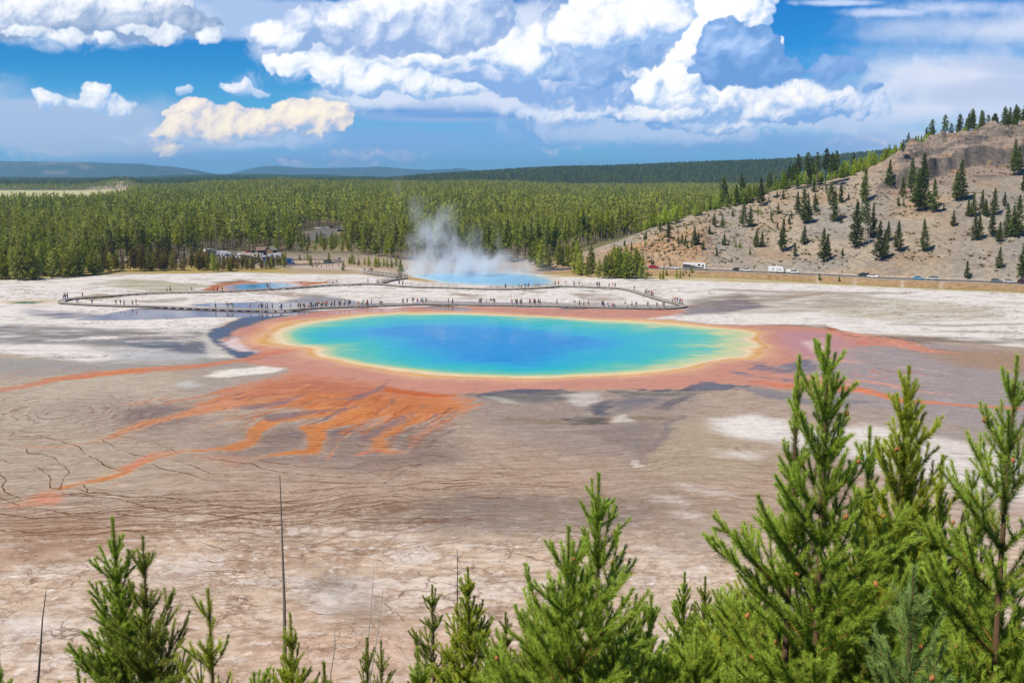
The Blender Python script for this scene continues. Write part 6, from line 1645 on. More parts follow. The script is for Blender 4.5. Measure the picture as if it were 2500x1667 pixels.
for i, t in enumerate(SLT):
    px, pt_ = HS(t[0], t[1]); _, pb = HS(t[0], t[2])
    x, y, z = ray_hit(px, pb - 1)
    if t[2] > 960: 
        x, y, z = ray_hit(px, pb - 1, 320, 460)
    H = max(1.2, (pb - pt_) / F * y * 1.02)
    bt = t in BARE_TOP
    K_ = firHighK[i % 3] if bt else firK[i % 6]
    s = H / 13.0
    fat = 1.0 if H > 9 else 1.12
    sl_items.append((px, pb, H, x, y, z, K_, s, fat, bt))
QUAL = ["with a slightly ragged outline", "with a full even crown", "a little darker than its neighbours", "with sparse lower boughs", "with a pointed top", "leaning a touch", "with gaps in its crown"]
for i, (px, pb, H, x, y, z, K_, s, fat, bt) in enumerate(sl_items):
    lab = f"{SIZES(H)} {'bare stemmed fir with a tuft on top' if bt else 'dark green fir'} {lx((px, pb))}"
    if uniq(lab) is None:
        # tell it apart by its nearest neighbour
        others = sorted(((math.hypot(px - q[0], pb - q[1]), q) for q in sl_items if q[3:5] != (x, y)), key=lambda e: e[0])
        q = others[0][1]; side = "right" if px > q[0] else "left"
        lab2 = f"{SIZES(H)} {'bare stemmed fir' if bt else 'dark green fir'} just {side} of a {SIZES(q[2])} one, {lx((px, pb))}".replace("just ", "").replace("dark green ", "")
        if uniq(lab2) is None:
            q = others[1][1]; side = "right" if px > q[0] else "left"; ud = "above" if pb < q[1] else "below"
            lab2 = f"{SIZES(H)} {'bare fir' if bt else 'fir'} {ud} {side} of a {SIZES(q[2])} one, {lx((px, pb))}".replace("very tall", "towering").replace("medium sized", "middling")
            uniq(lab2)
        lab = lab2.replace('very tall', 'towering').replace('medium sized', 'middling').replace('bare stemmed', 'bare')
    K_.place((x, y, z - 0.15), TR.uniform(0, 6.28), (s * fat, s * fat, s), lab, "firs scattered over the bare hillside")
def slope_dead(x, yt, yb, lab, k, lean=0.0):
    px, pt_ = HS(x, yt); _, pb = HS(x, yb)
    a, b, z = ray_hit(px, pb - 1); H = (pb - pt_) / F * b
    r_ = deadK[k % 4].place((a, b, z - 0.1), k * 1.3, H / 14.0, lab, "standing dead trees on the bare hill")
    if lab and not r_.get('label'): r_['label'] = lab
    r_.rotation_euler = (0, lean, k * 1.3)
DT = [(1650, 740, 855, "small grey dead tree right of the biggest fir clump on the bare hill", 0), (743, 600, 800, "tall grey dead tree beside the ochre rock cut", 0), (1125, 660, 790, "grey dead tree in the middle of the bare hill", 0.0), (852, 650, 790, "pale twiggy dead tree on the left middle of the bare hill", 0), (1258, 740, 855, "grey dead tree left of the biggest fir clump", 0), (1190, 610, 695, "short grey dead tree halfway up the bare hill", 0), (990, 540, 650, "grey dead tree high up on the left middle", 0), (1720, 740, 855, "thin dead spire right of the middle firs", 0), (2240, 470, 600, "pale dead tree among the firs at the right", 0), (500, 480, 620, "leaning dead pole on the hill's left skyline", -0.18), (470, 470, 620, "straight dead pole on the hill's left skyline", 0), (935, 350, 480, "bare pole against the dark ridge left of the skyline firs", 0), (868, 380, 500, "second bare pole against the dark ridge", 0), (835, 380, 480, "tilted bare pole against the dark ridge", -0.25), (1190, 280, 400, "grey spar among the skyline firs", 0), (1425, 300, 370, "thin grey spar on the crest right of the skyline firs", 0), (1443, 285, 370, "second thin grey spar on the crest", 0), (697, 425, 560, "pole in front of the dark ridge at the hill's left end", 0), (1370, 620, 835, "grey stem beside the fir clump's left edge", 0), (1462, 640, 820, "pale stem in front of the big fir clump", 0)]
for i, (x, yt, yb, lab, ln) in enumerate(DT):
    if deadK[i % 4].root is None:
        K_ = deadK[i % 4]
    slope_dead(x, yt, yb, lab, i, ln)
def log(p0, p1, lab, seed):
    a = Vector(ray_hit(*HS(*p0))); b = Vector(ray_hit(*HS(*p1)))
    rng = np.random.default_rng(seed); n = 7; pts = []
    for i in range(n):
        f = i / (n - 1); p = a.lerp(b, f); zz_ = float(slope_h(np.array([p.x]), np.array([p.y]))[0])
        pts.append((p.x - a.x, p.y - a.y, max(zz_, p.z) - a.z + 0.30))
    r0 = 0.26
    seg = [(pts[i], pts[i + 1], r0 * (1 - 0.8 * i / n), r0 * (1 - 0.8 * (i + 1) / n)) for i in range(n - 1)]
    for i in range(7):
        k = rng.integers(2, n - 1); q = np.array(pts[k]); seg.append((q, q + rng.normal(0, 0.7, 3) * [1, 1, 0.7] + [0, 0, 0.3], 0.07, 0.02))
    v_, f_ = tubes(seg, 5)
    o = link("fallen_log", mesh_np("fallen_log", v_, f_, [dead_grey], smooth=True), None, tuple(a))
    tag(o, lab, "log", "fallen trees on the bare hill")
LG = [((1455, 420), (1525, 545), "long fallen trunk running downhill below the crest"), ((1480, 578), (1640, 607), "long fallen trunk lying almost level halfway up"), ((1540, 520), (1620, 580), "short fallen trunk beside the level one"), ((1965, 610), (2035, 545), "fallen log on the bare right side below the cliff"), ((885, 710), (945, 755), "fallen log on the left middle slope"), ((1235, 890), (1310, 920), "fallen log near the road below the middle firs"), ((1372, 895), (1410, 862), "short log near the road at the fir clump"), ((1475, 885), (1510, 908), "short log under the biggest fir"), ((750, 785), (815, 877), "fallen spar running down to the ochre cut"), ((880, 555), (902, 650), "steep fallen trunk high on the left middle"), ((1555, 630), (1642, 605), "thin fallen trunk right of the fir clump's top"), ((1330, 870), (1530, 975), "long pale log trailing down towards the road"), ((470, 650), (530, 665), "fallen log on the hill's left shoulder"), ((1140, 755), (1210, 748), "fallen log level beside the middle dead tree"), ((660, 780), (740, 770), "thin log above the ochre rock cut"), ((1700, 640), (1745, 625), "small log under the tall firs right of the middle"), ((1290, 820), (1350, 842), "short log amid the pale stones near the middle")]
for i, (a, b, l) in enumerate(LG): log(a, b, l, 700 + i)
# loose stones strewn over the slope: nobody could count them
rk = np.random.default_rng(9)
bmr = bmesh.new(); bmesh.ops.create_icosphere(bmr, subdivisions=1, radius=0.5)
iv = np.array([v.co[:] for v in bmr.verts]); ifc = np.array([[v.index for v in f.verts] for f in bmr.faces]); bmr.free()
def stones(n, a0, a1, t0, t1, s0, s1, name, mat):
    a = rk.uniform(cliffa(a0), cliffa(a1), n); t = rk.uniform(t0, t1, n)
    yr = interp(a, _ra, _ry) + 6; yc = interp(a, _ca, _cy)
    y = yr + (yc - yr) * t; x = a * y; z = slope_h(x, y)
    V = []; Fs = []
    for i in range(n):
        s = rk.uniform(s0, s1) * rk.uniform(0.4, 1.0)
        v = iv * (1 + rk.normal(0, 0.16, (len(iv), 1))) * s * np.array([1.3, 1.0, 0.8])
        V.append(v + [x[i], y[i], z[i] + s * 0.1]); Fs.append(ifc + i * len(iv))
    o = link(name, mesh_np(name, np.concatenate(V), np.concatenate(Fs), [mat]))
    tag(o, None, None, None, 'stuff'); return o
rockm = plain("slope_rock", (168, 156, 142), 0.9, 0.1, 0.3, 0.4)
ochm = plain("ochre_rock", (190, 156, 120), 0.9, 0.1, 0.3, 0.4)
stones(500, 1480, 1740, 0.0, 0.6, 0.5, 2.0, "ochre_stones", ochm)
stones(700, 1700, 2500, 0.0, 0.9, 0.3, 1.1, "scattered_stones", rockm)
# low brush and grass tufts over the slope: a mass
bb = bmesh.new()
rb_ = random.Random(4)
for i in range(26):
    a = rb_.uniform(0, 6.28); r = rb_.uniform(0, 0.5); c = Vector((math.cos(a) * r, math.sin(a) * r, 0)); d = Vector((math.cos(a) * 0.5, math.sin(a) * 0.5, rb_.uniform(0.5, 1.1))) * rb_.uniform(0.5, 1.0); s_ = Vector((-math.sin(a), math.cos(a), 0)) * 0.12
    bb.faces.new([bb.verts.new(c - s_), bb.verts.new(c + s_), bb.verts.new(c + d)])
bme = bpy.data.meshes.new("brush"); bb.to_mesh(bme); bb.free(); bme.materials.append(foliage_mat("brush_foliage", (126, 120, 82), (172, 162, 114)))
n_b = 3000; ab = rk.uniform(cliffa(1480), cliffa(2560), n_b); tb = rk.uniform(0.0, 1.0, n_b)
yrb = interp(ab, _ra, _ry) + 7; ycb = interp(ab, _ca, _cy); yb_ = yrb + (ycb - yrb) * tb; xb_ = ab * yb_
keep_b = fbm(xb_, yb_, 1 / 26.0, 3, 97) > -0.12
xb_, yb_ = xb_[keep_b], yb_[keep_b]
mass("slope_brush", np.stack([xb_, yb_, slope_h(xb_, yb_) - 0.05], 1), rk.uniform(0, 6.28, len(xb_)), rk.uniform(0.3, 1.1, len(xb_)) ** 1.5 + 0.2, pick_collection("brush", [bme]), "dry brush and grass tufts over the bare hill")
for i in range(46):
    px = rk.uniform(1500, 2050); t = rk.uniform(0.1, 0.97); a = cliffa(px); y = float(interp(a, _ra, _ry)) + 8; y = y + (float(interp(a, _ca, _cy)) - y) * t; x = a * y
    H = rk.uniform(1.2, 3.6); px_w = "left foot" if px < 1680 else "left middle" if px < 1880 else "middle"
    (youngK[i % 4] if H < 2.6 else firK[i % 6]).place((x, y, float(slope_h(np.array([x]), np.array([y]))[0]) - 0.1), float(rk.uniform(0, 6)), H / (5.0 if H < 2.6 else 13.0) * 1.1, sized(f"{'bright sapling' if H < 2.6 else 'little fir sapling'} on the bare hill's {px_w}, {'near the road' if t < .35 else 'halfway up' if t < .7 else 'near the crest'}", H, 1.8, 3.1), "saplings scattered on the bare hill")
# --- low trees by the basin's far edge
def low(px, py, H, K_, lab, grp, fat=1.0):
    x, y = gp(px, py); s = H / (7.0 if K_ in shrubK + shrubGK else 14.0)
    if grp:
        lo_h, hi_h = (5.6, 8.0) if H < 9.5 or 'frame' in lab else (8.5, 11.0)
        lab = sized(lab, H, lo_h, hi_h)
    K_.place((x, y, -0.1), TR.uniform(0, 6.28), (s * fat, s * fat, s), lab, grp)
lr = np.random.default_rng(21)
n_low = 0
for i in range(140):
    px = lr.uniform(222, 696); row = lr.uniform(0, 1) ** 1.5
    lo_ = np.interp(px, [222, 300, 430, 545, 700], [672, 664, 662, 664, 655]); py = lo_ - row * 17
    H = lr.uniform(5.2, 8.6) * np.interp(px, [222, 500, 560, 690], [1.2, 1.0, 0.72, 0.6]); rust = lr.uniform() < np.interp(px, [222, 330, 560, 700], [0.25, 0.85, 0.8, 0.6])
    low(px, py, H, (shrubK if rust else shrubGK)[i % (4 if rust else 3)], ("rusty low pine in the far edge band, " + ("left of the car park" if px < 480 else "in front of the car park")) if rust else ("green low pine among the rusty ones, " + ("left of the car park" if px < 480 else "in front of the car park")), "rusty low pines at the far edge" if rust else "green low pines at the far edge")
for i in range(70):
    px = lr.uniform(-20, 228); row = lr.uniform(0, 1) ** 1.4
    lo_ = np.interp(px, [0, 100, 225], [686, 684, 672]); py = lo_ - row * 26
    low(px, py, lr.uniform(7.5, 13.0), shrubGK[i % 3] if lr.uniform() < 0.8 else pineFullK[i % 4], "green low pine bordering the white flats, " + ("right at the left frame edge" if px < 90 else "a little in from the left frame edge"), "green low pines at the left frame edge")
for i in range(56):
    px = lr.uniform(1385, 1590) if i < 46 else lr.uniform(1600, 1690); lo_ = np.interp(px, [1385, 1460, 1590, 1700], [668, 680, 682, 684]); py = lo_ - lr.uniform(0, 1) ** 1.4 * 16
    low(px, py, lr.uniform(6.5, 11.5) if px < 1570 else lr.uniform(1.5, 4.0), shrubGK[i % 3], "green low pine in the clump right of the steam below the road", "low pines right of the steam")
for i in range(24):
    px = lr.uniform(1290, 1420); py = lr.uniform(644, 662)
    low(px, py, lr.uniform(8, 13), pineFullK[i % 4], "green pine behind the right rim of the steaming pool", "pines at the right rim of the steaming pool")
for px, py, H, l in [(978, 672, 6.5, "round green pine beside the boardwalk ramp left of the steaming pool"), (838, 661, 3.8, "low dark bush by the gravel path left of the ramp")]:
    low(px, py, H, pineFullK[0] if H > 5 else shrubGK[1], l, None, 1.3)
for i, (zx, zy) in enumerate([(1325, 218), (1450, 282), (1415, 218), (1660, 250), (1895, 262), (1925, 255), (1950, 262), (2000, 278), (2070, 268), (2120, 285), (2195, 295), (2230, 290), (2290, 285), (2330, 300), (2210, 270), (2380, 300), (2430, 290), (2480, 306), (1160, 215), (1130, 220)]):
    low(450 + zx / 4.704, 590 + zy / 4.704, lr.uniform(3.0, 5.0), shrubGK[i % 3], "small green pine dotted over the dry grass near the loop road", "small pines near the loop road", 1.2)
for i in range(46):
    px = lr.uniform(730, 860); py = lr.uniform(588, 618)
    low(px, py, lr.uniform(5, 8.0), pineFullK[i % 4], "mid height pine in the gap below the upper car park", "pines below the upper car park")
for i in range(9):
    px = [180, 250, 300, 420, 560, 660, 725, 1330, 1440][i]; py = [668, 656, 650, 640, 636, 628, 626, 650, 655][i]
    x, y = gp(px, py); K_ = deadK[i % 4]; K_.place((x, y, -0.1), i, 0.9 * lr.uniform(0.6, 1.0), "grey dead tree standing in the forest's front edge", "grey dead trees in the forest edge")
# leaning dead pole in the steam
x, y = gp(1284, 672)
rr_ = deadK[1].place((x, y, -0.1), 0.3, 0.42, "thin pale dead trunk leaning in the steam", None); rr_.rotation_euler = (0.0, -0.45, 0.3)
# ------------------------------------------------------------------ boardwalks
DECK = 0.42
wood_deck = plain("weathered_planks", (176, 168, 158), 0.85, 0.15, 0.14, 1.5)
wood_dark = plain("dark_timber", (84, 74, 64), 0.9, 0.1, 0.25, 1.0)
def resample(P, step):
    P = np.asarray(P, float)
    # smooth once with Catmull-Rom, then even steps
    out = []
    for i in range(len(P) - 1):
        a = P[max(i - 1, 0)]; b = P[i]; c = P[i + 1]; d = P[min(i + 2, len(P) - 1)]
        for k in range(8):
            t = k / 8; out.append(0.5 * ((2 * b) + (-a + c) * t + (2 * a - 5 * b + 4 * c - d) * t * t + (-a + 3 * b - 3 * c + d) * t ** 3))
    out.append(P[-1]); P = np.array(out)
    s = np.concatenate([[0], np.cumsum(np.linalg.norm(np.diff(P, axis=0), axis=1))])
    n = max(2, int(s[-1] / step)); q = np.linspace(0, s[-1], n + 1)
    return np.stack([np.interp(q, s, P[:, 0]), np.interp(q, s, P[:, 1])], 1)
def deck_mesh(P, w, z, th, off=0.0):
    T = np.gradient(P, axis=0); T /= np.linalg.norm(T, axis=1)[:, None] + 1e-9
    Nn = np.stack([-T[:, 1], T[:, 0]], 1)
    A = P + Nn * (w / 2 + off); B = P - Nn * (w / 2 - off)
    n = len(P); zt = np.full((n, 1), z)
    V = np.concatenate([np.hstack([A, zt]), np.hstack([B, zt]), np.hstack([A, zt - th]), np.hstack([B, zt - th])])
    i = np.arange(n - 1)
    Fq = [np.stack([i, i + n, i + n + 1, i + 1], 1), np.stack([i + 2 * n, i + 2 * n + 1, i + 3 * n + 1, i + 3 * n], 1), np.stack([i, i + 1, i + 2 * n + 1, i + 2 * n], 1), np.stack([i + n, i + 3 * n, i + 3 * n + 1, i + n + 1], 1),
          np.array([[0, 2 * n, 3 * n, n], [n - 1, 2 * n - 1, 4 * n - 1, 3 * n - 1]])]
    return V, np.concatenate(Fq), A, B, T
loop_px = [(153, 739), (230, 743.5), (306, 746), (383, 747.5), (497, 752), (612, 756), (689, 757), (765, 752), (833, 749), (900, 746.5), (1030, 742), (1144, 743), (1259, 744.6), (1374, 746.5), (1489, 750), (1604, 752), (1650, 750.5), (1668, 747), (1660, 742), (1642, 738), (1604, 728), (1546, 710), (1508, 703), (1451, 700.5), (1374, 698.5), (1317, 702), (1221, 705), (1106, 702), (991, 698.6), (915, 692.5), (860, 694), (800, 696), (689, 704), (536, 711), (383, 714.5), (268, 722), (184, 728), (152, 733.5)]
LP_ = np.array([gp(x, y, DECK) for x, y in loop_px]); LP_ = np.vstack([LP_, LP_[:1]])
ramp_px = [(926, 691), (950, 684.5), (975, 680.5), (988, 678.5), (984, 676.2), (968, 675.2), (940, 671.5), (905, 666.5), (892, 664.5)]
RP_ = np.array([gp(x, y, DECK) for x, y in ramp_px])
BW = empty("boardwalk", (float(LP_[:, 0].mean()), float(LP_[:, 1].mean()), 0), 0, "long grey plank boardwalk looping between the big spring and the steaming pool", "boardwalk")
bo = np.array(BW.location)[:2]
Pl = resample(LP_, 1.4); Pr = resample(RP_, 1.4)
V, Fq, A_l, B_l, T_l = deck_mesh(Pl - bo, 2.4, DECK, 0.08); link("deck", mesh_np("deck", V, Fq, [wood_deck]), BW)
V, Fq, A_r, B_r, T_r = deck_mesh(Pr - bo, 2.4, DECK + 0.012, 0.10); link("ramp_deck", mesh_np("ramp_deck", V, Fq, [wood_deck]), BW)
# kerb boards
for nm_k, P_, w_ in (("kerb_board", Pl, 2.4), ("kerb_board", Pr, 2.4)):
    for sg in (-1, 1):
        V, Fq, _, _, _ = deck_mesh(P_ - bo, 0.10, DECK + 0.11, 0.10, sg * (w_ / 2 - 0.12)); link(nm_k, mesh_np(nm_k, V, Fq, [wood_deck]), BW)
def box_np(c, d, h):
    c = np.asarray(c, float); s = np.array([[x, y, z] for z in (0, 1) for y in (-1, 1) for x in (-1, 1)], float) * np.array([d[0] / 2, d[1] / 2, h])
    return s + c, np.array([[0, 2, 3, 1], [4, 5, 7, 6], [0, 1, 5, 4], [2, 6, 7, 3], [0, 4, 6, 2], [1, 3, 7, 5]])
def boxes(name, items, mat, parent):
    V = []; Fq = []
    for i, (c, d, h) in enumerate(items):
        v, f = box_np(c, d, h); V.append(v); Fq.append(f + 8 * i)
    return link(name, mesh_np(name, np.concatenate(V), np.concatenate(Fq), [mat]), parent)
supports = []
for P_, A2_, B2_ in ((Pl - bo, A_l, B_l), (Pr - bo, A_r, B_r)):
    for k in range(0, len(P_) - 1, 2):
        p = P_[k]; nrm = A2_[k] - B2_[k]; L = np.linalg.norm(nrm); nrm /= L
        supports.append((p, nrm, L))
supports.sort(key=lambda s: s[0][1])
def support_geo(s):
    p, nr_, L = s; tx = np.array([nr_[1], -nr_[0]])
    q = np.array([p + nr_ * L * 0.47 + tx * 0.12, p + nr_ * L * 0.47 - tx * 0.12, p - nr_ * L * 0.47 - tx * 0.12, p - nr_ * L * 0.47 + tx * 0.12])
    V = np.concatenate([np.hstack([q, np.full((4, 1), -0.05)]), np.hstack([q, np.full((4, 1), DECK - 0.10)])])
    return V, np.array([[0, 3, 2, 1], [4, 5, 6, 7], [0, 1, 5, 4], [1, 2, 6, 5], [2, 3, 7, 6], [3, 0, 4, 7]])
for s in supports[:98]:
    v, f = support_geo(s); link("support", mesh_np("support", v, f, [wood_dark]), BW)
V = []; Fq = []
for i, s in enumerate(supports[98:]):
    v, f = support_geo(s); V.append(v); Fq.append(f + 8 * i)
tag(link("supports", mesh_np("supports", np.concatenate(V), np.concatenate(Fq), [wood_dark]), BW), kind='stuff')
# railings along the steaming pool and the ramp
def rail(A, z0, side_pts, every=2):
    n = len(side_pts); seg = []
    pts = [np.array([p[0], p[1], z0]) for p in side_pts]
    for i in range(0, n, every): seg.append((pts[i], pts[i] + [0, 0, 1.05], 0.06, 0.06))
    for i in range(n - 1):
        for h in (1.0, 0.55): seg.append((pts[i] + [0, 0, h], pts[i + 1] + [0, 0, h], 0.045, 0.045))
    return tubes(seg, 4)
PXl = np.array([1250 + F * p[0] / (p[1] * CP + (CAMZ - DECK) * SP) for p in Pl])
back = (Pl[:, 1] > np.interp(PXl, [150, 1670], [300, 330])) & (np.arange(len(Pl)) > len(Pl) * 0.45)
for a0, a1 in ((980, 1115), (1190, 1360), (1395, 1465)):
    ix = np.nonzero(back & (PXl > a0) & (PXl < a1))[0]
    if len(ix) > 3:
        far_side = A_l if A_l[ix[0]][1] > B_l[ix[0]][1] else B_l
        v, f = rail(None, DECK, far_side[ix]); link("railing", mesh_np("railing", v, f, [wood_dark]), BW)
for S_ in (A_r, B_r):
    v, f = rail(None, DECK, S_); link("railing", mesh_np("railing", v, f, [wood_dark]), BW)
# fence of the viewing path by the round pine
v, f = rail(None, 0.0, np.array([gp(968, 668), gp(978, 665), (gp(988, 663)), gp(996, 658)]) - bo); link("railing", mesh_np("railing", v, f, [wood_dark]), BW)

# ------------------------------------------------------------------ people
def skin_mesh(name, nodes, edges, sub=1):
    me = bpy.data.meshes.new(name)
    me.from_pydata([n[0] for n in nodes], edges, [])
    o = bpy.data.objects.new(name, me); COL.objects.link(o)
    o.modifiers.new("s", 'SKIN'); 
    sv = me.skin_vertices[0].data
    for i, n in enumerate(nodes): sv[i].radius = (n[1], n[1] if len(n) < 3 else n[2]); sv[i].use_root = (i == 0)
    m2 = o.modifiers.new("d", 'SUBSURF'); m2.levels = sub; m2.render_levels = sub
    dg = bpy.context.evaluated_depsgraph_get()
    r = bpy.data.meshes.new_from_object(o.evaluated_get(dg))
    bpy.data.objects.remove(o); bpy.data.meshes.remove(me)
    r.name = name
    for p in r.polygons: p.use_smooth = True
    return r
def figure(pose):
    z = 0.0
    hip = 0.93; lean = 0.0; arm = 'down'; legs = ((0.0, 0.0), (0.0, 0.0))
    if pose == 'walk': legs = ((0.28, 0.10), (-0.26, -0.12)); lean = 0.04
    if pose == 'photo': arm = 'up'
    if pose == 'sit': hip = 0.42; lean = 0.05
    J = [((0, 0, hip), 0.125, 0.10), ((0, lean, hip + 0.24), 0.115, 0.085), ((0, lean * 1.6, hip + 0.45), 0.155, 0.10), ((0, lean * 2, hip + 0.57), 0.055), ((0, lean * 2.2, hip + 0.66), 0.085, 0.095), ((0, lean * 2.3, hip + 0.78), 0.07, 0.085)]
    E = [(0, 1), (1, 2), (2, 3), (3, 4), (4, 5)]
    info = {}
    for k, sg in enumerate((-1, 1)):
        b = len(J); sh = hip + 0.50
        if arm == 'up': pts = [((sg * .19, lean * 1.8, sh), .055), ((sg * .25, .10, sh - .24), .042), ((sg * .10, .32, sh - .02), .032), ((sg * .05, .37, sh + .05), .03)]
        elif pose == 'walk': q = legs[1 - k][0]; pts = [((sg * .19, lean * 1.8, sh), .055), ((sg * .25, q * .3, sh - .28), .042), ((sg * .24, q * .8 + .08, sh - .50), .032), ((sg * .23, q * .9 + .1, sh - .60), .03)]
        elif pose == 'sit': pts = [((sg * .19, lean * 1.8, sh), .055), ((sg * .24, .12, sh - .26), .042), ((sg * .14, .34, sh - .34), .032), ((sg * .12, .42, sh - .36), .03)]
        else: pts = [((sg * .19, 0, sh), .055), ((sg * .25, -.02, sh - .28), .042), ((sg * .25, .06, sh - .52), .032), ((sg * .24, .09, sh - .62), .03)]
        J += pts; E += [(2, b), (b, b + 1), (b + 1, b + 2), (b + 2, b + 3)]; info['arm%d' % k] = b
        b = len(J); f, kb = legs[k]
        if pose == 'sit': pts = [((sg * .10, .04, hip - .02), .085), ((sg * .12, .44, hip + .04), .062), ((sg * .12, .50, .08), .04), ((sg * .12, .66, .04), .035)]
        else: pts = [((sg * .09, 0, hip - .05), .085), ((sg * .10, f * .5 + .03, .50), .062), ((sg * .10, f, .09), .04), ((sg * .11, f + .16, .04), .035)]
        J += pts; E += [(0, b), (b, b + 1), (b + 1, b + 2), (b + 2, b + 3)]; info['leg%d' % k] = b
    body = skin_mesh("body", J, E)
    def grown(ids, ed, k=1.22, add=0.012, cut=None):
        nd = []; mp = {}
        for i in ids:
            j = J[i]; mp[i] = len(nd); nd.append((j[0], j[1] * k + add, (j[2] if len(j) > 2 else j[1]) * k + add))
        return nd, [(mp[a], mp[b]) for a, b in ed]
    a0, a1, l0, l1 = info['arm0'], info['arm1'], info['leg0'], info['leg1']
    nd, ed = grown([1, 0, 2, a0, a0 + 1, a1, a1 + 1], [(0, 1), (1, 2), (2, a0), (a0, a0 + 1), (2, a1), (a1, a1 + 1)]); shirt = skin_mesh("shirt", nd, ed)
    nd, ed = grown([0, l0, l0 + 1, l1, l1 + 1], [(0, l0), (l0, l0 + 1), (0, l1), (l1, l1 + 1)], 1.16, 0.012); shorts = skin_mesh("shorts", nd, ed)
    nd, ed = grown([0, l0, l0 + 1, l0 + 2, l1, l1 + 1, l1 + 2], [(0, l0), (l0, l0 + 1), (l0 + 1, l0 + 2), (0, l1), (l1, l1 + 1), (l1 + 1, l1 + 2)], 1.16, 0.012); tro = skin_mesh("trousers", nd, ed)
    bm = bmesh.new(); bmesh.ops.create_uvsphere(bm, u_segments=10, v_segments=7, radius=0.108)
    bmesh.ops.delete(bm, geom=[v for v in bm.verts if v.co.z < -0.055 and v.co.y > -0.02 or v.co.z < -0.09], context='VERTS')
    for v in bm.verts: v.co.y = v.co.y * 1.05 + lean * 2.2 - 0.012; v.co.z += hip + 0.735
    hair = bpy.data.meshes.new("hair"); bm.to_mesh(hair); bm.free()
    return body, shirt, shorts, tro, hair
skinm = plain("skin", (214, 166, 136), 0.6, 0.3, 0.08, 6.0)
CLO = {'black': (34, 34, 38), 'navy': (44, 52, 92), 'blue': (58, 110, 200), 'light blue': (120, 190, 226), 'teal': (20, 168, 190), 'red': (210, 48, 58), 'dark red': (140, 50, 54), 'pink': (238, 128, 140), 'orange': (240, 112, 62), 'yellow': (226, 226, 60), 'green': (52, 176, 110), 'white': (238, 238, 236), 'grey': (128, 128, 132), 'khaki': (148, 138, 104), 'tan': (196, 164, 132), 'purple': (96, 70, 150), 'lavender': (180, 166, 214), 'brown': (110, 82, 64)}
CM = {k: plain("cloth_" + k.replace(' ', '_'), v, 0.85, 0.1, 0.08, 8.0) for k, v in CLO.items()}
HM = [plain("hair_" + n, c, 0.7, 0.2, 0.1, 10) for n, c in (("dark", (44, 34, 28)), ("brown", (92, 62, 42)), ("fair", (196, 160, 104)))] + [CM['white'], CM['khaki']]
HN = ["dark hair", "brown hair", "fair hair", "a white hat", "a khaki hat"]
PK = {}
for pose in ('stand', 'walk', 'photo', 'sit'):
    b_, s_, sh_, tr_, h_ = figure(pose)
    for m_2, mm in ((b_, skinm), (s_, CM['grey']), (sh_, CM['black']), (tr_, CM['black']), (h_, HM[0])): m_2.materials.clear(); m_2.materials.append(mm)
    PK[(pose, 0)] = Kind("person", [("body", b_), ("shirt", s_), ("shorts", sh_), ("hair", h_)], 'person')
    PK[(pose, 1)] = Kind("person", [("body", b_), ("shirt", s_), ("trousers", tr_), ("hair", h_)], 'person')
F1o = (130, 690, 4.704); F2o = (600, 690, 4.704); F3o = (1100, 690, 3.92); F4o = (850, 640, 5.88); F5o = (450, 590, 4.704)
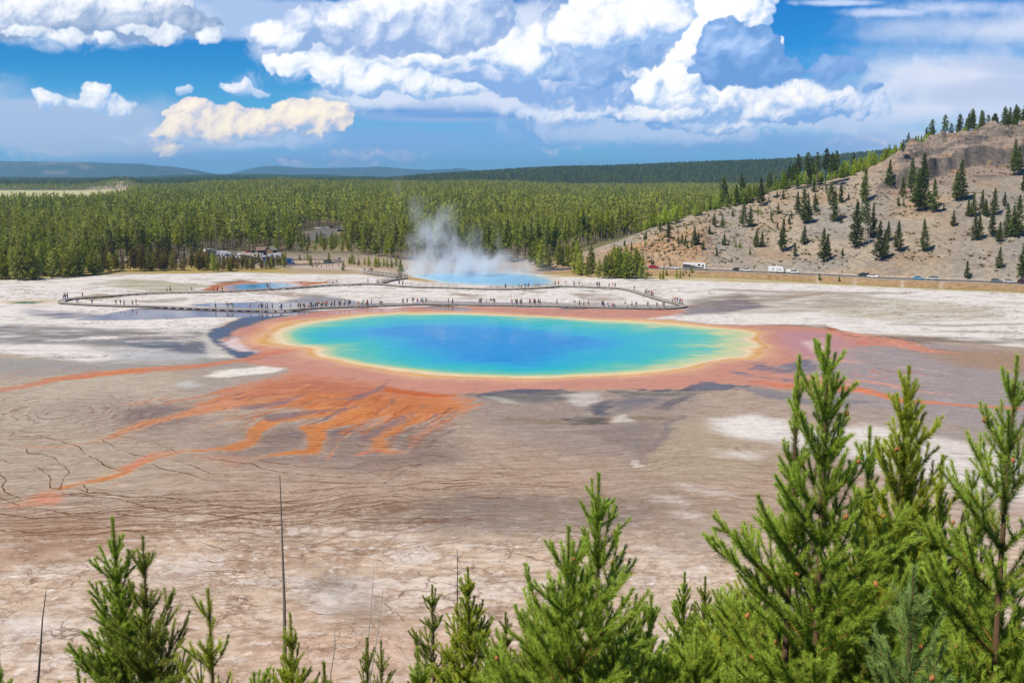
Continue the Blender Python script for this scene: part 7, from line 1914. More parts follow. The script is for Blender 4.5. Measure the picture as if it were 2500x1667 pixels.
PEOPLE = [
 (F1o, "the left bend of the boardwalk", 1, [(108, 182, 'grey'), (124, 183, 'black'), (150, 180, 'navy'), (250, 222, 'black'), (276, 223, 'grey'), (437, 212, 'blue'), (338, 174, 'red'), (718, 243, 'black'), (770, 245, 'white'), (808, 243, 'lavender'), (902, 247, 'tan'), (943, 249, 'orange')]),
 (F1o, "the far boardwalk left of the small blue pool", 1, [(1308, 114, 'white'), (1347, 116, 'navy'), (1592, 106, 'blue'), (1838, 100, 'pink'), (1888, 100, 'red'), (1940, 99, 'tan')]),
 (F2o, "the far boardwalk by the small blue pool", 1, [(240, 72, 'blue'), (277, 74, 'pink'), (635, 54, 'brown'), (1003, 30, 'white'), (1047, 28, 'black')]),
 (F1o, "the near boardwalk over the violet shallows", 1, [(1863, 290, 'light blue'), (1972, 288, 'black'), (2008, 290, 'grey'), (2028, 290, 'navy'), (2063, 288, 'teal'), (2265, 303, 'red')]),
 (F2o, "the near boardwalk left of the seated crowd", 1, [(150, 303, 'lavender'), (170, 303, 'black'), (190, 305, 'khaki'), (212, 305, 'grey'), (250, 304, 'pink'), (307, 305, 'tan'), (383, 299, 'white'), (413, 299, 'blue'), (514, 291, 'brown'), (590, 293, 'khaki'), (630, 293, 'grey'), (652, 291, 'dark red')]),
 (F2o, "the dense crowd on the near boardwalk", 1, [(680, 290, 'black', 'sit'), (712, 290, 'red', 'sit'), (745, 287, 'grey', 'sit'), (735, 262, 'navy'), (783, 290, 'green'), (802, 292, 'teal'), (825, 287, 'black'), (848, 287, 'dark red'), (866, 285, 'white'), (886, 284, 'brown'), (905, 281, 'pink'), (922, 279, 'red'), (941, 276, 'tan'), (968, 273, 'white'), (990, 272, 'black'), (1008, 272, 'navy'), (1058, 269, 'grey'), (1083, 262, 'khaki'), (1118, 265, 'white'), (1134, 265, 'dark red'), (1165, 265, 'teal'), (1195, 262, 'navy')]),
 (F2o, "the near boardwalk above the pool's left rim", 1, [(1290, 256, 'pink', 'sit'), (1322, 254, 'tan', 'sit'), (1350, 247, 'green'), (1375, 252, 'orange', 'sit'), (1396, 249, 'red'), (1436, 248, 'brown'), (1527, 246, 'dark red', 'sit'), (1567, 243, 'navy', 'sit'), (1797, 236, 'blue'), (1845, 234, 'grey'), (1910, 233, 'navy'), (1931, 233, 'black'), (1970, 228, 'red'), (2012, 229, 'light blue'), (2043, 228, 'khaki'), (2065, 228, 'lavender'), (2320, 228, 'green')]),
 (F3o, "the near boardwalk above the pool's centre", 1, [(20, 206, 'grey'), (270, 198, 'pink'), (296, 197, 'black'), (350, 197, 'red'), (393, 197, 'navy'), (404, 197, 'brown'), (422, 195, 'purple'), (587, 202, 'orange'), (612, 204, 'black'), (627, 206, 'yellow'), (641, 205, 'blue'), (662, 205, 'tan'), (681, 202, 'navy'), (757, 208, 'red'), (795, 208, 'grey'), (815, 209, 'navy'), (836, 209, 'black'), (862, 208, 'white'), (1010, 207, 'dark red')]),
 (F3o, "the near boardwalk above the pool's right half", 1, [(1182, 208, 'black'), (1232, 223, 'navy'), (1267, 224, 'white'), (1312, 223, 'khaki'), (1448, 229, 'navy'), (1468, 229, 'teal'), (1508, 231, 'blue', 'sit'), (1550, 233, 'orange', 'sit'), (1570, 234, 'tan', 'sit'), (1672, 237, 'grey'), (1735, 238, 'white'), (1782, 237, 'brown'), (1887, 241, 'black'), (1976, 243, 'purple'), (2026, 240, 'teal'), (2043, 240, 'dark red')]),
 (F3o, "the right bend of the boardwalk", 1, [(2125, 190, 'white'), (2147, 191, 'red'), (2172, 193, 'black'), (2195, 206, 'blue'), (2215, 211, 'pink')]),
 (F3o, "the slanting boardwalk at right", 1, [(1863, 108, 'white'), (1880, 110, 'black'), (1900, 114, 'khaki'), (1922, 117, 'purple'), (1936, 119, 'orange'), (1948, 121, 'red'), (1757, 76, 'tan')]),
 (F3o, "the far boardwalk in front of the steaming pool", 1, [(530, 55, 'black'), (650, 56, 'navy'), (678, 56, 'white'), (717, 56, 'blue'), (745, 55, 'grey'), (817, 50, 'tan'), (842, 49, 'light blue'), (1000, 34, 'brown'), (1032, 33, 'red'), (1103, 32, 'pink'), (1180, 33, 'teal'), (1230, 34, 'khaki'), (1402, 42, 'dark red'), (1422, 44, 'purple'), (1518, 52, 'lavender'), (1548, 54, 'orange'), (1567, 55, 'green')]),
 (F4o, "the boardwalk junction left of the steaming pool", 1, [(278, 300, 'light blue'), (412, 302, 'white'), (482, 312, 'tan'), (572, 318, 'red'), (735, 336, 'navy'), (775, 334, 'purple'), (718, 212, 'orange'), (732, 216, 'grey'), (762, 212, 'black')]),
 (F4o, "the path end left of the ramp", 0, [(235, 132, 'lavender'), (298, 142, 'white'), (330, 144, 'black'), (350, 142, 'brown'), (850, 118, 'pink')]),
 (F5o, "the gravel path by the loop road", 0, [(1340, 286, 'white'), (1470, 308, 'black'), (1525, 310, 'dark red'), (1572, 310, 'tan'), (1635, 308, 'red'), (1663, 310, 'orange'), (1700, 308, 'grey'), (1765, 304, 'pink'), (1508, 268, 'lavender'), (1546, 274, 'navy'), (1235, 198, 'light blue'), (1378, 208, 'teal')]),
]
pr = np.random.default_rng(77)
used_labels = set()
deckpts = np.vstack([Pl, Pr])
for (o_, place, on, lst) in PEOPLE:
    prev = None
    for it in lst:
        zx, zy, c = it[:3]
        px, py = o_[0] + zx / o_[2], o_[1] + zy / o_[2]
        h = DECK if on else 0.0
        x, y = gp(px, py, h)
        if on:      # stand on the planks: step to the nearest point of the deck
            dd = np.hypot(deckpts[:, 0] - x, (deckpts[:, 1] - y)); k = int(dd.argmin())
            w_ = 0.8 if k < len(Pl) else 0.7
            if dd[k] > w_:
                v = np.array([x, y]) - deckpts[k]; v *= w_ / dd[k]
                dd2 = np.abs(deckpts[:, 0] / deckpts[:, 1] - x / y) * y + np.abs(deckpts[:, 1] - y) * 0.12; k = int(dd2.argmin())
                x, y = deckpts[k] + np.array([0, np.clip(y - deckpts[k][1], -w_, w_)]) + np.array([(x / y - deckpts[k][0] / deckpts[k][1]) * y * 0.6, 0])
        pose = it[3] if len(it) > 3 else ['stand', 'stand', 'walk', 'photo'][pr.integers(0, 4)]
        trs = int(pr.uniform() < 0.4); bot = ['black', 'navy', 'khaki', 'grey', 'blue', 'white'][pr.integers(0, 6)]
        hi = int(pr.choice(5, p=[.4, .25, .1, .15, .1]))
        verb = {'stand': 'standing', 'walk': 'walking', 'photo': 'raising hands to face', 'sit': 'sitting'}[pose]
        lab = f"person in {c} top and {bot} {'trousers' if trs else 'shorts'}, {place}"
        if lab in used_labels: lab = f"person in {c} top, {verb} beside the one in {prev}, {place}"
        used_labels.add(lab)
        child = c in ('red', 'pink') and pr.uniform() < 0.2
        s = pr.uniform(1.05, 1.2) * (0.72 if child else 1.0)
        mats = {'shirt': CM[c], 'shorts': CM[bot], 'trousers': CM[bot], 'hair': HM[hi]}
        K_ = PK[(pose, trs)]
        first = K_.root is None
        sit_z = -0.0
        r = K_.place((x, y, (h if on else 0.02) + (0.17 if False else 0.0)), pr.uniform(0, 6.28) if pr.uniform() < 0.4 else math.pi + pr.normal(0, 0.6), s, lab, "visitors on " + place if on else "visitors on the paths", mats)
        if first:
            for p_, _ in K_.ch:
                n_ = p_.name.split('.')[0]
                if n_ in mats: p_.material_slots[0].link = 'OBJECT'; p_.material_slots[0].material = mats[n_]
        prev = c
# a few people along the road
for (px, py, c, lab) in ((1621, 652.5, 'navy', "person in navy top beside the white hatchback on the road"), (1685, 660.5, 'black', "person in black top standing below the big camper coach"), (2055, 666.5, 'blue', "person in blue top sitting on the bank above the road, left of the black car")):
    x, y, z = ray_hit(px, py, 340, 520)
    r = PK[('stand', 1)].place((x, y, z), 1.0, 1.0, lab, None, {'shirt': CM[c], 'hair': HM[0], 'trousers': CM['navy']})
# ------------------------------------------------------------------ vehicles
glassm, nt = nodemat("tinted_glass"); g = G(nt); g.out(g.principled(alb(40, 46, 54), 0.08, 0.6))
tyrem = plain("tyre_rubber", (34, 34, 36), 0.9, 0.1, 0.1)
rimm = plain("wheel_rim", (190, 190, 194), 0.35, 0.6, 0.05, 1.0, 0.6)
lampm = plain("headlight_glass", (236, 236, 230), 0.2, 0.6, 0.02)
redm = plain("tail_light", (190, 30, 26), 0.3, 0.5, 0.02)
def paint(name, rgb):
    m, nt = nodemat(name); g = G(nt)
    g.out(g.principled(alb(*rgb), 0.28, 0.5, Coat_Weight=0.6)); return m
PAINT = {k: paint("paint_" + k.replace(' ', '_'), v) for k, v in {'white': (238, 238, 238), 'silver': (190, 194, 200), 'grey': (112, 118, 126), 'black': (22, 30, 36), 'red': (196, 24, 40), 'blue': (36, 92, 170), 'light blue': (96, 168, 220), 'green grey': (84, 104, 100), 'beige': (216, 206, 184), 'maroon': (78, 30, 44), 'dark blue': (34, 46, 74)}.items()}
stripem = plain("dark_stripe", (84, 82, 84), 0.5, 0.3, 0.05)
def loft(sections):
    """closed body from cross sections (x, half width, z low, z high, top half width)"""
    bm = bmesh.new(); rings = []
    for x, hw, z0, z1, tw in sections:
        zs = z0 + (z1 - z0) * 0.55
        pr_ = [(x, -hw * .94, z0), (x, -hw, z0 + (z1 - z0) * .2), (x, -hw, zs), (x, -tw, z1), (x, tw, z1), (x, hw, zs), (x, hw, z0 + (z1 - z0) * .2), (x, hw * .94, z0)]
        rings.append([bm.verts.new(p) for p in pr_])
    for a, b in zip(rings[:-1], rings[1:]):
        for i in range(8): bm.faces.new((a[i], a[(i + 1) % 8], b[(i + 1) % 8], b[i]))
    bm.faces.new(rings[0][::-1]); bm.faces.new(rings[-1])
    bmesh.ops.recalc_face_normals(bm, faces=bm.faces[:])
    return bm
def done(bm, name, mat, bev=0.03):
    if bev: bmesh.ops.bevel(bm, geom=bm.edges[:], offset=bev, segments=1, affect='EDGES', clamp_overlap=True)
    me = bpy.data.meshes.new(name); bm.to_mesh(me); bm.free(); me.materials.append(mat)
    return me
def bx_bm(bm, x0, x1, y0, y1, z0, z1):
    vs = [bm.verts.new((x, y, z)) for z in (z0, z1) for y in (y0, y1) for x in (x0, x1)]
    for f in ((0, 2, 3, 1), (4, 5, 7, 6), (0, 1, 5, 4), (2, 6, 7, 3), (0, 4, 6, 2), (1, 3, 7, 5)): bm.faces.new([vs[i] for i in f])
def bxm(name, mat, *a, bev=0.0):
    bm = bmesh.new(); bx_bm(bm, *a); return done(bm, name, mat, bev)
def wheel_meshes(r, w):
    def cyl(r_, w_, n, mat, nm):
        bm = bmesh.new(); bmesh.ops.create_cone(bm, cap_ends=True, segments=n, radius1=r_, radius2=r_, depth=w_)
        bmesh.ops.rotate(bm, verts=bm.verts, matrix=Matrix.Rotation(math.pi / 2, 3, 'X')); return done(bm, nm, mat, 0.02)
    return cyl(r, w, 16, tyrem, "tyre"), cyl(r * 0.62, w + 0.03, 10, rimm, "rim")
class Car:
    def __init__(s, kind, name, cat, parts, wheels, rad, hw):
        s.name, s.cat, s.parts, s.wheels, s.rad, s.hw = name, cat, parts, wheels, rad, hw
        s.wm = wheel_meshes(rad, 0.22); s.root = None
    def place(s, loc, rz, color, label, group=None, sc=0.88):
        if s.root is None:
            s.root = empty(s.name, loc, rz, label, s.cat); s.ch = []
            for pn, me in s.parts: s.ch.append((link(pn, me, s.root), []))
            for wx, wy in s.wheels:
                t = link("wheel", s.wm[0], s.root, (wx, wy, s.rad)); rm = link("rim", s.wm[1], t); s.ch.append((t, [rm]))
            r = s.root; r.scale = (sc,) * 3; tag(r, label, s.cat, group)
            ch = [c for c, _ in s.ch]
        else:
            r = dup(s.root, s.ch, loc, rz, sc, label, group)
            if not group and 'group' in r: del r['group']
            ch = list(LAST)
        for c in ch:
            if c.name.split('.')[0] in ('body', 'roof', 'shell', 'hood') and color:
                c.material_slots[0].link = 'OBJECT'; c.material_slots[0].material = PAINT[color]
        return r
def W4(x0, x1, hw): return [(x0, -hw), (x0, hw), (x1, -hw), (x1, hw)]
def car_parts(L, bodysec, cabsec, roofsec, hw, zl):
    return [("body", done(loft(bodysec), "body", PAINT['white'])), ("windows", done(loft(cabsec), "windows", glassm, 0.02)), ("roof", done(loft(roofsec), "roof", PAINT['white'], 0.02)),
            ("headlight", bxm("headlight", lampm, L / 2 - .06, L / 2 + .01, -hw + .1, -hw + .42, zl, zl + .14)), ("headlight", bxm("headlight", lampm, L / 2 - .06, L / 2 + .01, hw - .42, hw - .1, zl, zl + .14)),
            ("tail_light", bxm("tail_light", redm, -L / 2 - .01, -L / 2 + .06, -hw + .06, -hw + .3, zl + .05, zl + .25)), ("tail_light", bxm("tail_light", redm, -L / 2 - .01, -L / 2 + .06, hw - .3, hw - .06, zl + .05, zl + .25))]
sedan = Car('sedan', "sedan_car", "car", car_parts(4.7, [(-2.35, .74, .45, .88, .6), (-2.2, .86, .28, .98, .74), (-1.2, .9, .25, 1.0, .8), (1.0, .9, .25, .98, .8), (2.1, .86, .27, .82, .7), (2.35, .7, .38, .68, .55)], [(-1.75, .76, .94, .98, .7), (-1.05, .78, .94, 1.40, .58), (.35, .78, .94, 1.42, .6), (1.15, .76, .94, .98, .7)], [(-1.0, .55, 1.385, 1.44, .5), (-.3, .57, 1.40, 1.47, .5), (.32, .56, 1.39, 1.44, .5)], .9, .58), W4(-1.4, 1.4, .82), .33, .9)
hatch = Car('hatch', "hatchback_car", "car", car_parts(4.2, [(-2.1, .76, .42, 1.0, .64), (-1.95, .86, .28, 1.06, .76), (1.0, .88, .25, 1.0, .8), (1.95, .84, .27, .82, .68), (2.1, .7, .4, .7, .5)], [(-2.0, .74, 1.0, 1.05, .7), (-1.6, .78, 1.0, 1.48, .6), (.2, .78, .98, 1.5, .6), (1.15, .76, .96, 1.0, .7)], [(-1.62, .56, 1.46, 1.52, .5), (-.6, .58, 1.48, 1.55, .5), (.2, .57, 1.47, 1.52, .5)], .88, .6), W4(-1.3, 1.3, .8), .33, .88)
suv = Car('suv', "suv_car", "car", car_parts(4.8, [(-2.4, .82, .5, 1.1, .74), (-2.3, .92, .36, 1.16, .84), (1.1, .94, .34, 1.14, .86), (2.2, .9, .36, 1.04, .8), (2.4, .78, .45, .86, .66)], [(-2.3, .82, 1.12, 1.16, .8), (-2.1, .84, 1.12, 1.68, .7), (.45, .84, 1.12, 1.70, .7), (1.15, .82, 1.1, 1.14, .78)], [(-2.12, .66, 1.66, 1.73, .6), (-.6, .68, 1.68, 1.77, .62), (.45, .67, 1.67, 1.73, .6)], .94, .72), W4(-1.45, 1.45, .86), .38, .94)
van = Car('van', "minivan_car", "car", car_parts(5.0, [(-2.5, .84, .42, 1.08, .76), (-2.4, .94, .3, 1.12, .86), (1.1, .96, .28, 1.08, .88), (2.3, .9, .3, .92, .78), (2.5, .76, .4, .76, .6)], [(-2.42, .84, 1.08, 1.12, .8), (-2.2, .86, 1.08, 1.66, .72), (.5, .86, 1.06, 1.68, .72), (1.75, .82, 1.02, 1.06, .78)], [(-2.22, .68, 1.64, 1.72, .6), (-.6, .7, 1.66, 1.76, .64), (.5, .69, 1.65, 1.72, .6)], .94, .64), W4(-1.5, 1.6, .88), .34, .96)
def pickup_parts(canopy):
    p = [("body", done(loft([(-2.8, .88, .5, 1.02, .86), (-2.75, .94, .42, 1.08, .92), (-.6, .95, .42, 1.08, .93), (1.2, .95, .42, 1.1, .88), (2.6, .93, .44, 1.04, .82), (2.8, .84, .5, .92, .7)]), "body", PAINT['white'])), ("windows", done(loft([(-.8, .84, 1.06, 1.72, .72), (.9, .84, 1.06, 1.74, .72), (1.55, .82, 1.06, 1.12, .78)]), "windows", glassm, 0.02)), ("roof", done(loft([(-.85, .7, 1.70, 1.78, .62), (.9, .7, 1.71, 1.8, .62)]), "roof", PAINT['white'], 0.02)),
         ("headlight", bxm("headlight", lampm, 2.74, 2.82, -.86, -.5, .74, .9)), ("headlight", bxm("headlight", lampm, 2.74, 2.82, .5, .86, .74, .9)), ("door_panel", done(loft([(-.8, .955, .55, 1.07, .945), (.95, .955, .55, 1.07, .945)]), "door_panel", PAINT['white'], 0.0))]
    if canopy: p.append(("shell", done(loft([(-2.76, .9, 1.085, 1.74, .74), (-.86, .9, 1.085, 1.78, .76)]), "shell", PAINT['white'], 0.04))); p.append(("side_window", bxm("side_window", glassm, -2.5, -1.2, -.885, .885, 1.28, 1.55)))
    else: p.append(("truck_bed", bxm("truck_bed", plain("bed_liner", (40, 40, 42), 0.9), -2.6, -.95, -.8, .8, 1.085, 1.10)))
    return p
pick = Car('pickup', "pickup_truck", "pickup truck", pickup_parts(False), W4(-1.8, 1.8, .86), .4, .95)
pickc = Car('pickupc', "pickup_truck", "pickup truck", pickup_parts(True), W4(-1.8, 1.8, .86), .4, .95)
def coach_parts(L, H, win, stripe=None, cab=False):
    h = L / 2
    secs = [(-h, 1.18, .5, H, 1.08), (-h + .1, 1.25, .42, H + .05, 1.14), (h - (.6 if not cab else 1.7), 1.25, .42, H + .05, 1.14)] + ([(h - .1, 1.22, .42, H - .2, 1.1), (h, 1.1, .5, H - .5, 1.0)] if not cab else [(h - 1.65, 1.2, .42, H - .1, 1.1), (h - 1.0, 1.1, .42, H * .62, .95), (h - .1, 1.05, .42, H * .46, .9), (h, .95, .5, H * .40, .8)])
    p = [("body", done(loft(secs), "body", PAINT['white'], 0.05))]
    for (x0, x1, z0, z1) in win: p.append(("window", bxm("window", glassm, x0, x1, -1.262, 1.262, z0, z1, bev=0.02)))
    if stripe:
        bm = bmesh.new()
        for sg in (-1, 1):
            y = 1.256 * sg
            vs = [bm.verts.new((x, y, z)) for x, z in stripe]; f = bm.faces.new(vs)
        r_ = bmesh.ops.extrude_face_region(bm, geom=bm.faces[:]);
        for v in [e for e in r_['geom'] if isinstance(e, bmesh.types.BMVert)]: v.co.y *= 1.006
        p.append(("stripe", done(bm, "stripe", stripem, 0)))
    p.append(("roof_vent", bxm("roof_vent", PAINT['white'], -1.2, -.5, -.35, .35, H + .03, H + .28, bev=0.04)))
    p.append(("windscreen", bxm("windscreen", glassm, h - .25 if not cab else h - 1.45, h + .012 if not cab else h - 1.02, -.95, .95, H * .52 if not cab else H * .45, H * .78 if not cab else H * .66, bev=0.03)))
    return p
coach = Car('coach', "camper_coach", "camper", coach_parts(11.0, 3.3, [(-4.9, -4.2, 1.8, 2.6), (1.6, 2.9, 1.9, 2.7), (-.2, .3, 2.1, 2.5), (3.6, 4.7, 1.7, 2.5)], [(-5.4, .75), (-5.4, 2.6), (-2.0, 2.4), (1.6, 1.5), (4.6, 1.35), (4.6, .75)]), W4(-2.6, 3.7, 1.02), .5, 1.25)
cmotor = Car('motorhome', "motorhome", "camper", coach_parts(7.4, 2.9, [(-3.0, -2.2, 1.5, 2.1), (-1.2, -.3, 1.5, 2.1), (.5, 1.1, 1.5, 2.1)], [(-3.6, .7), (-3.6, 1.1), (1.2, 1.0), (1.2, .7)], True), W4(-2.0, 2.5, 1.0), .42, 1.2)
trail = Car('trailer', "travel_trailer", "trailer", [("body", done(loft([(-3.6, 1.15, .55, 2.95, 1.08), (-3.5, 1.2, .5, 3.0, 1.12), (2.8, 1.2, .5, 3.0, 1.12), (3.4, 1.15, .55, 2.3, 1.05), (3.6, 1.1, .6, 1.6, 1.0)]), "body", PAINT['white'], 0.05)), ("window", bxm("window", glassm, -1.7, -.8, -1.212, 1.212, 1.5, 2.0, bev=.02)), ("window", bxm("window", glassm, 1.4, 2.2, -1.212, 1.212, 1.45, 1.95, bev=.02)), ("door", bxm("door", PAINT['silver'], .3, .9, -1.213, -1.19, .7, 2.3)), ("air_conditioner", bxm("air_conditioner", PAINT['white'], -.3, .6, -.4, .4, 3.0, 3.3, bev=.05)), ("hitch", bxm("hitch", stripem, 3.5, 4.7, -.06, .06, .5, .62))], [(-.7, -1.0), (-.7, 1.0), (.1, -1.0), (.1, 1.0)], .34, 1.2)
def road_z(a): return RZ * float(sstep(np.array([a]), _ra[0] - 0.015, _ra[2])[0]) + 0.078
def on_road(px, py, car, color, lab, sc=0.86, flip=False, off=-1.6, group=None):
    x, y = gp(px, py, RZ); a = x / y
    yr = float(interp(a, _ra, _ry)); y = yr + off; x = a * y
    a2 = a + 0.01; y2 = float(interp(a2, _ra, _ry)) + off
    rz = math.atan2(y2 - y, a2 * y2 - x)
    return car.place((x, y, road_z(a)), rz + (math.pi if flip else 0), color, lab, group, sc)
on_road(1596, 652, suv, 'red', "red car at the left end of the road, left of the big coach", 0.85)
on_road(1648, 654, hatch, 'white', "white hatchback parked behind the big grey and white coach", 0.82)
on_road(1696, 656, coach, 'white', "long grey and white camper coach parked on the road", 0.86)
on_road(1800, 660.5, sedan, 'black', "dark car half hidden behind the silver pickup", 0.82, off=1.4)
on_road(1820, 661, pick, 'white', "white pickup between the coach and the white trailer", 0.84)
on_road(1896, 664.5, trail, 'white', "white travel trailer towed by a white pickup", 0.86)
on_road(1936, 666.5, pickc, 'white', "white pickup with canopy towing the travel trailer", 0.84)
on_road(2108, 675, suv, 'black', "black off road car driving left behind the white sedan", 0.86, True, 1.8)
on_road(2131, 677, sedan, 'white', "white sedan on the road in front of the black car", 0.86)
on_road(2242, 681, sedan, 'light blue', "light blue car on the road behind the silver minivan", 0.84, False, -1.2)
on_road(2276, 682.5, van, 'silver', "silver minivan on the road, right of the light blue car", 0.84, True)
on_road(2433, 689, suv, 'grey', "dark grey car on the road, left of the silver hatchback at right", 0.8)
on_road(2465, 691, hatch, 'silver', "silver hatchback on the road near the right frame edge", 0.86)
on_road(2499, 692, van, 'maroon', "maroon car cut by the right frame edge on the road", 0.84)
def lot(zx, zy, car, color, lab, rz, sc=0.9, o=(450, 590, 4.704), group=None, z=0.02):
    x, y = gp(o[0] + zx / o[2], o[1] + zy / o[2]); car.place((x, y, z), rz, color, lab, group, sc)
L_ = [(455, 168, cmotor, 'white', "white motorhome at the left end of the car park", 0.3), (492, 180, cmotor, 'white', "second white motorhome from the left in the car park", 0.25), (470, 196, suv, 'white', "white car in front of the two left motorhomes", 0.3), (530, 186, van, 'silver', "silver minivan right of the two left motorhomes", 0.2), (575, 176, sedan, 'white', "white sedan in the back row of the car park", 0.1), (640, 196, suv, 'white', "big white car in the middle of the car park", 0.05), (700, 192, cmotor, 'white', "white motorhome right of the big white car", 0.1), (770, 205, coach, 'beige', "long beige coach in the middle of the car park", 0.03), (862, 196, cmotor, 'white', "white motorhome behind the beige coach's right end", 0.0), (925, 212, suv, 'white', "white car right of the beige coach", 0.9), (985, 212, pick, 'blue', "bright blue pickup near the right end of the car park", 1.0), (1035, 205, trail, 'white', "white trailer at the right end of the car park", 0.3), (1072, 196, cmotor, 'white', "white motorhome at the right end of the car park", 0.2), (1045, 228, hatch, 'white', "white hatchback in front of the white trailer in the car park", 0.9), (640, 236, sedan, 'dark blue', "dark blue car in the front row of the car park", 0.05), (705, 236, suv, 'black', "black car in the front row of the car park", 0.05), (745, 250, sedan, 'silver', "silver sedan in the front row of the car park", 0.1), (880, 240, sedan, 'grey', "grey sedan in the front row of the car park", 0.1), (1212, 222, sedan, 'blue', "blue sedan at the right exit of the car park", 0.1), (1215, 260, suv, 'blue', "blue car nearest the path at the right exit of the car park", 0.2), (1655, 250, suv, 'green grey', "green grey car on the loop road", 0.0), (740, 140, sedan, 'red', "red car parked left of the first cabin", 0.1), (300, 146, cmotor, 'white', "white motorhome half hidden by trees left of the car park", 0.8), (335, 176, sedan, 'grey', "grey car half hidden by trees left of the car park", -0.7), (815, 145, suv, 'dark blue', "dark car just left of the first cabin", 0.1)]
for zx, zy, car, c, lab, rz in L_: lot(zx, zy, car, c, lab, rz)
for i, (px, py, car, c, lab) in enumerate([(776, 559, sedan, 'white', "white car, first from the left in the upper car park"), (786, 558.5, hatch, 'silver', "silver hatchback, second from the left in the upper car park"), (797, 558, van, 'white', "white minivan, third from the left in the upper car park"), (808, 557.5, sedan, 'red', "red car in the upper car park"), (818, 557, suv, 'silver', "silver car right of the red one in the upper car park"), (840, 556.5, van, 'white', "white van at the right end of the upper car park"), (832, 566, suv, 'black', "black car driving through the upper car park"), (789, 576, sedan, 'silver', "silver sedan at the lower edge of the upper car park")]):
    x, y = gp(px, py); car.place((x, y, 0.02), 0.1 * i, PAINT and c, lab, None, 1.0)
for px, py, car, c, lab in [(1036, 633, pick, 'dark blue', "dark blue pickup under the trees left of the steam"), (1034 - 30, 634, sedan, 'silver', "silver car under the trees left of the steam"), (1368, 650, suv, 'white', "white car between trees right of the steam")]:
    x, y = gp(px, py); car.place((x, y, 0.0), 0.1, c, lab, None, 0.95)
# ------------------------------------------------------------------ two small cabins and a few signs
logm = plain("cabin_wall", (140, 112, 92), 0.85, 0.1, 0.15, 2.0)
roofm = plain("cabin_roof_brown", (150, 124, 110), 0.85, 0.1, 0.12, 2.0); roofg = plain("cabin_roof_grey", (146, 154, 138), 0.85, 0.1, 0.12, 2.0)
doorm = plain("cabin_door", (84, 60, 46), 0.7, 0.2, 0.1)
def cabin(px, py, w, d, h, rz, lab, rm, ridge_x=True):
    x, y = gp(px, py); r = empty("cabin", (x, y, 0.02), rz, lab, "cabin")
    link("wall", bxm("wall", logm, -w / 2, w / 2, -d / 2, d / 2, 0, h), r)
    bm = bmesh.new(); ov = .45; e = 1.5
    P = [(-w / 2 - ov, -d / 2 - ov, h - .1), (w / 2 + ov, -d / 2 - ov, h - .1), (w / 2 + ov, 0, h + e), (-w / 2 - ov, 0, h + e), (-w / 2 - ov, d / 2 + ov, h - .1), (w / 2 + ov, d / 2 + ov, h - .1)]
    lo = [bm.verts.new(p) for p in P]; hi = [bm.verts.new((p[0], p[1], p[2] + .14)) for p in P]
    for q in ((0, 1, 2, 3), (3, 2, 5, 4)): bm.faces.new([hi[i] for i in q]); bm.faces.new([lo[i] for i in q][::-1])
    for a, b in ((0, 1), (1, 2), (2, 5), (5, 4), (4, 3), (3, 0)): bm.faces.new((lo[a], lo[b], hi[b], hi[a]))
    link("roof", done(bm, "roof", rm, 0), r)
    bm = bmesh.new()
    for sx in (-1, 1):
        vs = [bm.verts.new((sx * w / 2, -d / 2, h)), bm.verts.new((sx * w / 2, d / 2, h)), bm.verts.new((sx * w / 2, 0, h + e * .8))]; bm.faces.new(vs)
        vs2 = [bm.verts.new((v.co.x - sx * .15, v.co.y, v.co.z)) for v in vs]; bm.faces.new(vs2[::-1])
        for i in range(3): bm.faces.new((vs[i], vs[(i + 1) % 3], vs2[(i + 1) % 3], vs2[i]))
    link("gable", done(bm, "gable", logm, 0), r)
    link("door", bxm("door", doorm, -.5, .5, -d / 2 - .04, -d / 2 - .002, 0, 2.1), r)
    for sx in (-1, 1): link("window", bxm("window", glassm, sx * w * .33 - .35, sx * w * .33 + .35, -d / 2 - .03, -d / 2 - .002, 1.3, 2.0), r)
cabin(637, 622, 4.6, 4.2, 2.3, 0.5, "small brown roofed cabin behind the car park, left of its twin", roofm)
cabin(662, 622, 3.6, 4.6, 2.4, 1.2, "small grey roofed cabin behind the car park, right of its twin", roofg)
def board_sign(px, py, lab, h=1.6):
    x, y = gp(px, py); r = empty("sign_post", (x, y, 0), 0, lab, "sign")
    link("post", bxm("post", wood_dark, -.06, .06, -.06, .06, 0, h), r)
    link("board", bxm("board", wood_dark, -.6, .6, -.11, -.06, h - .7, h), r)
board_sign(829, 652, "brown notice board on a post by the low dark bush", 4.0)
# ------------------------------------------------------------------ steam and air
def steam_mat(name, dens, sc, lo, hi, shape):
    m, nt = nodemat(name); g = G(nt)
    oc = g.objc()
    w = g.vm('SUBTRACT', g.noise(oc, 0.045, 3.0, 0.6, out=1), (0.5, 0.5, 0.5))
    ow = g.vm('ADD', oc, g.vm('SCALE', w, 16.0))
    n = g.noise(g.scale(ow, (1.0, 1.0, 0.65)), sc, 5.0, 0.62)
    base = shape(g, ow)
    d = g.mul(g.mul(g.smooth(n, lo, hi), base), dens)
    v = g.node('ShaderNodeVolumePrincipled')
    v.inputs['Color'].default_value = (0.90, 0.955, 1.0, 1); g.put(v.inputs['Density'], d); v.inputs['Anisotropy'].default_value = 0.0
    g.out(None, v.outputs[0])
    return m
def blob(g, P, c, r, pw=1.0):
    v = g.vm('MULTIPLY', g.vm('SUBTRACT', P, c), tuple(1.0 / k for k in r))
    return g.smooth(g.vm('LENGTH', v), 1.0, 0.25)
gx0, gy0 = gp(1120, 672)
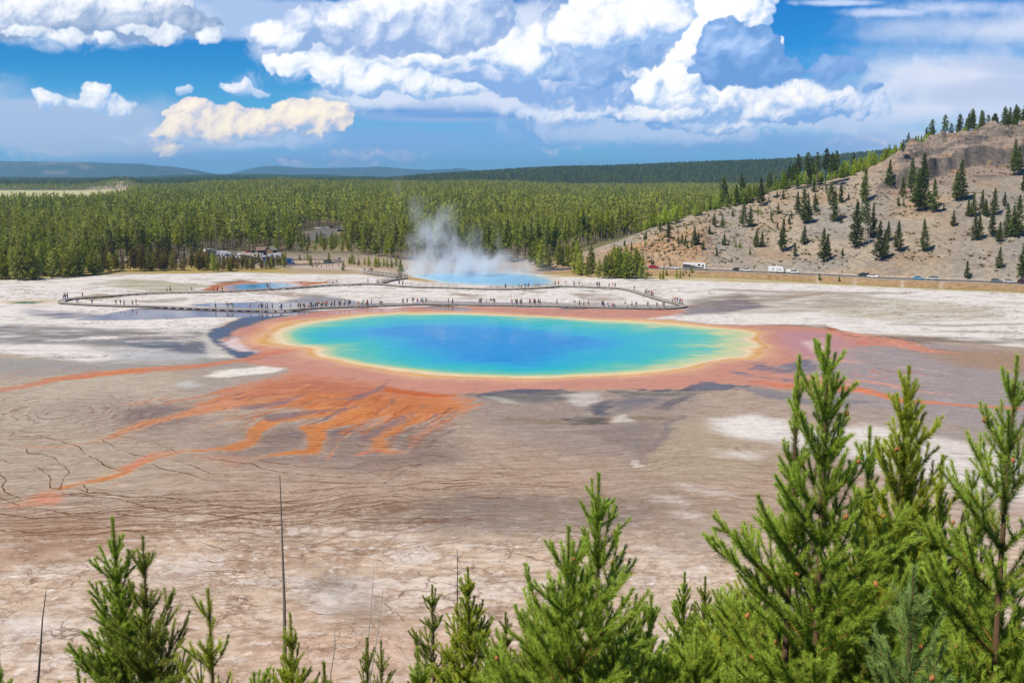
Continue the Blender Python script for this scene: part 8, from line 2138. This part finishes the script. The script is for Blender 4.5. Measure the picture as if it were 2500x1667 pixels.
def plume(g, P):
    # low bank over the water, two rising lobes and a thin tail drifting up to the left
    a = blob(g, P, (2, 4, 3), (32, 20, 11))
    a = g.math('MAXIMUM', a, g.mul(blob(g, P, (0, 2, 0.5), (44, 24, 5)), 0.9))
    a = g.math('MAXIMUM', a, g.mul(blob(g, P, (-9, 6, 12), (17, 13, 18)), 0.8))
    a = g.math('MAXIMUM', a, g.mul(blob(g, P, (9, 4, 10), (9, 9, 14)), 0.75))
    a = g.math('MAXIMUM', a, g.mul(blob(g, P, (30, 8, 3), (14, 10, 6)), 0.4))
    a = g.math('MAXIMUM', a, g.mul(blob(g, P, (-16, 6, 24), (9, 8, 12)), 0.30))
    a = g.math('MAXIMUM', a, g.mul(blob(g, P, (-22, 6, 38), (7, 6, 12)), 0.16))
    return a
sm = steam_mat("steam", 0.22, 0.12, 0.42, 0.68, plume)
so_ = link("steam_cloud", bxm("steam_cloud", sm, -42, 48, -16, 26, 0.05, 52))
so_.location = (gx0, gy0, 0); tag(so_, "white steam rising from the far pool in front of the forest", "steam", None, 'stuff')
def thin(g, P):
    z = g.node('ShaderNodeSeparateXYZ'); g.put(z.inputs[0], P)
    return g.mul(g.smooth(z.outputs[2], 5.5, 0.5), blob(g, P, (-10, 2, 0), (40, 22, 30)))
sm2 = steam_mat("thin_steam", 0.06, 0.13, 0.54, 0.74, thin)
s2 = link("thin_steam", bxm("thin_steam", sm2, -50, 46, -24, 30, 0.05, 6))
s2.location = (float(PC[0]), float(PC[1]), 0); tag(s2, "thin steam drifting over the big blue spring", "steam", None, 'stuff')
hm_, nt = nodemat("haze"); g = G(nt)
v = g.node('ShaderNodeVolumePrincipled')
v.inputs['Color'].default_value = (0.36, 0.68, 1.0, 1); v.inputs['Density'].default_value = 0.00006; v.inputs['Anisotropy'].default_value = 0.2
g.out(None, v.outputs[0])
hz = link("haze", bxm("haze", hm_, -21000, 21000, -900, 20800, -3.0, 248))
tag(hz, None, None, None, 'stuff')

# ------------------------------------------------------------------ keep every label short
for o in scene.objects:
    if o.parent is None and o.get('label'):
        w = o['label'].split()
        for f in ('towering', 'middling', 'a', 'the', 'dark', 'green', 'bare'):
            if len(w) <= 16: break
            if f in w[1:]: w.pop(len(w) - 1 - w[::-1].index(f))
        if len(w) > 16: w = w[:16]
        o['label'] = " ".join(w)
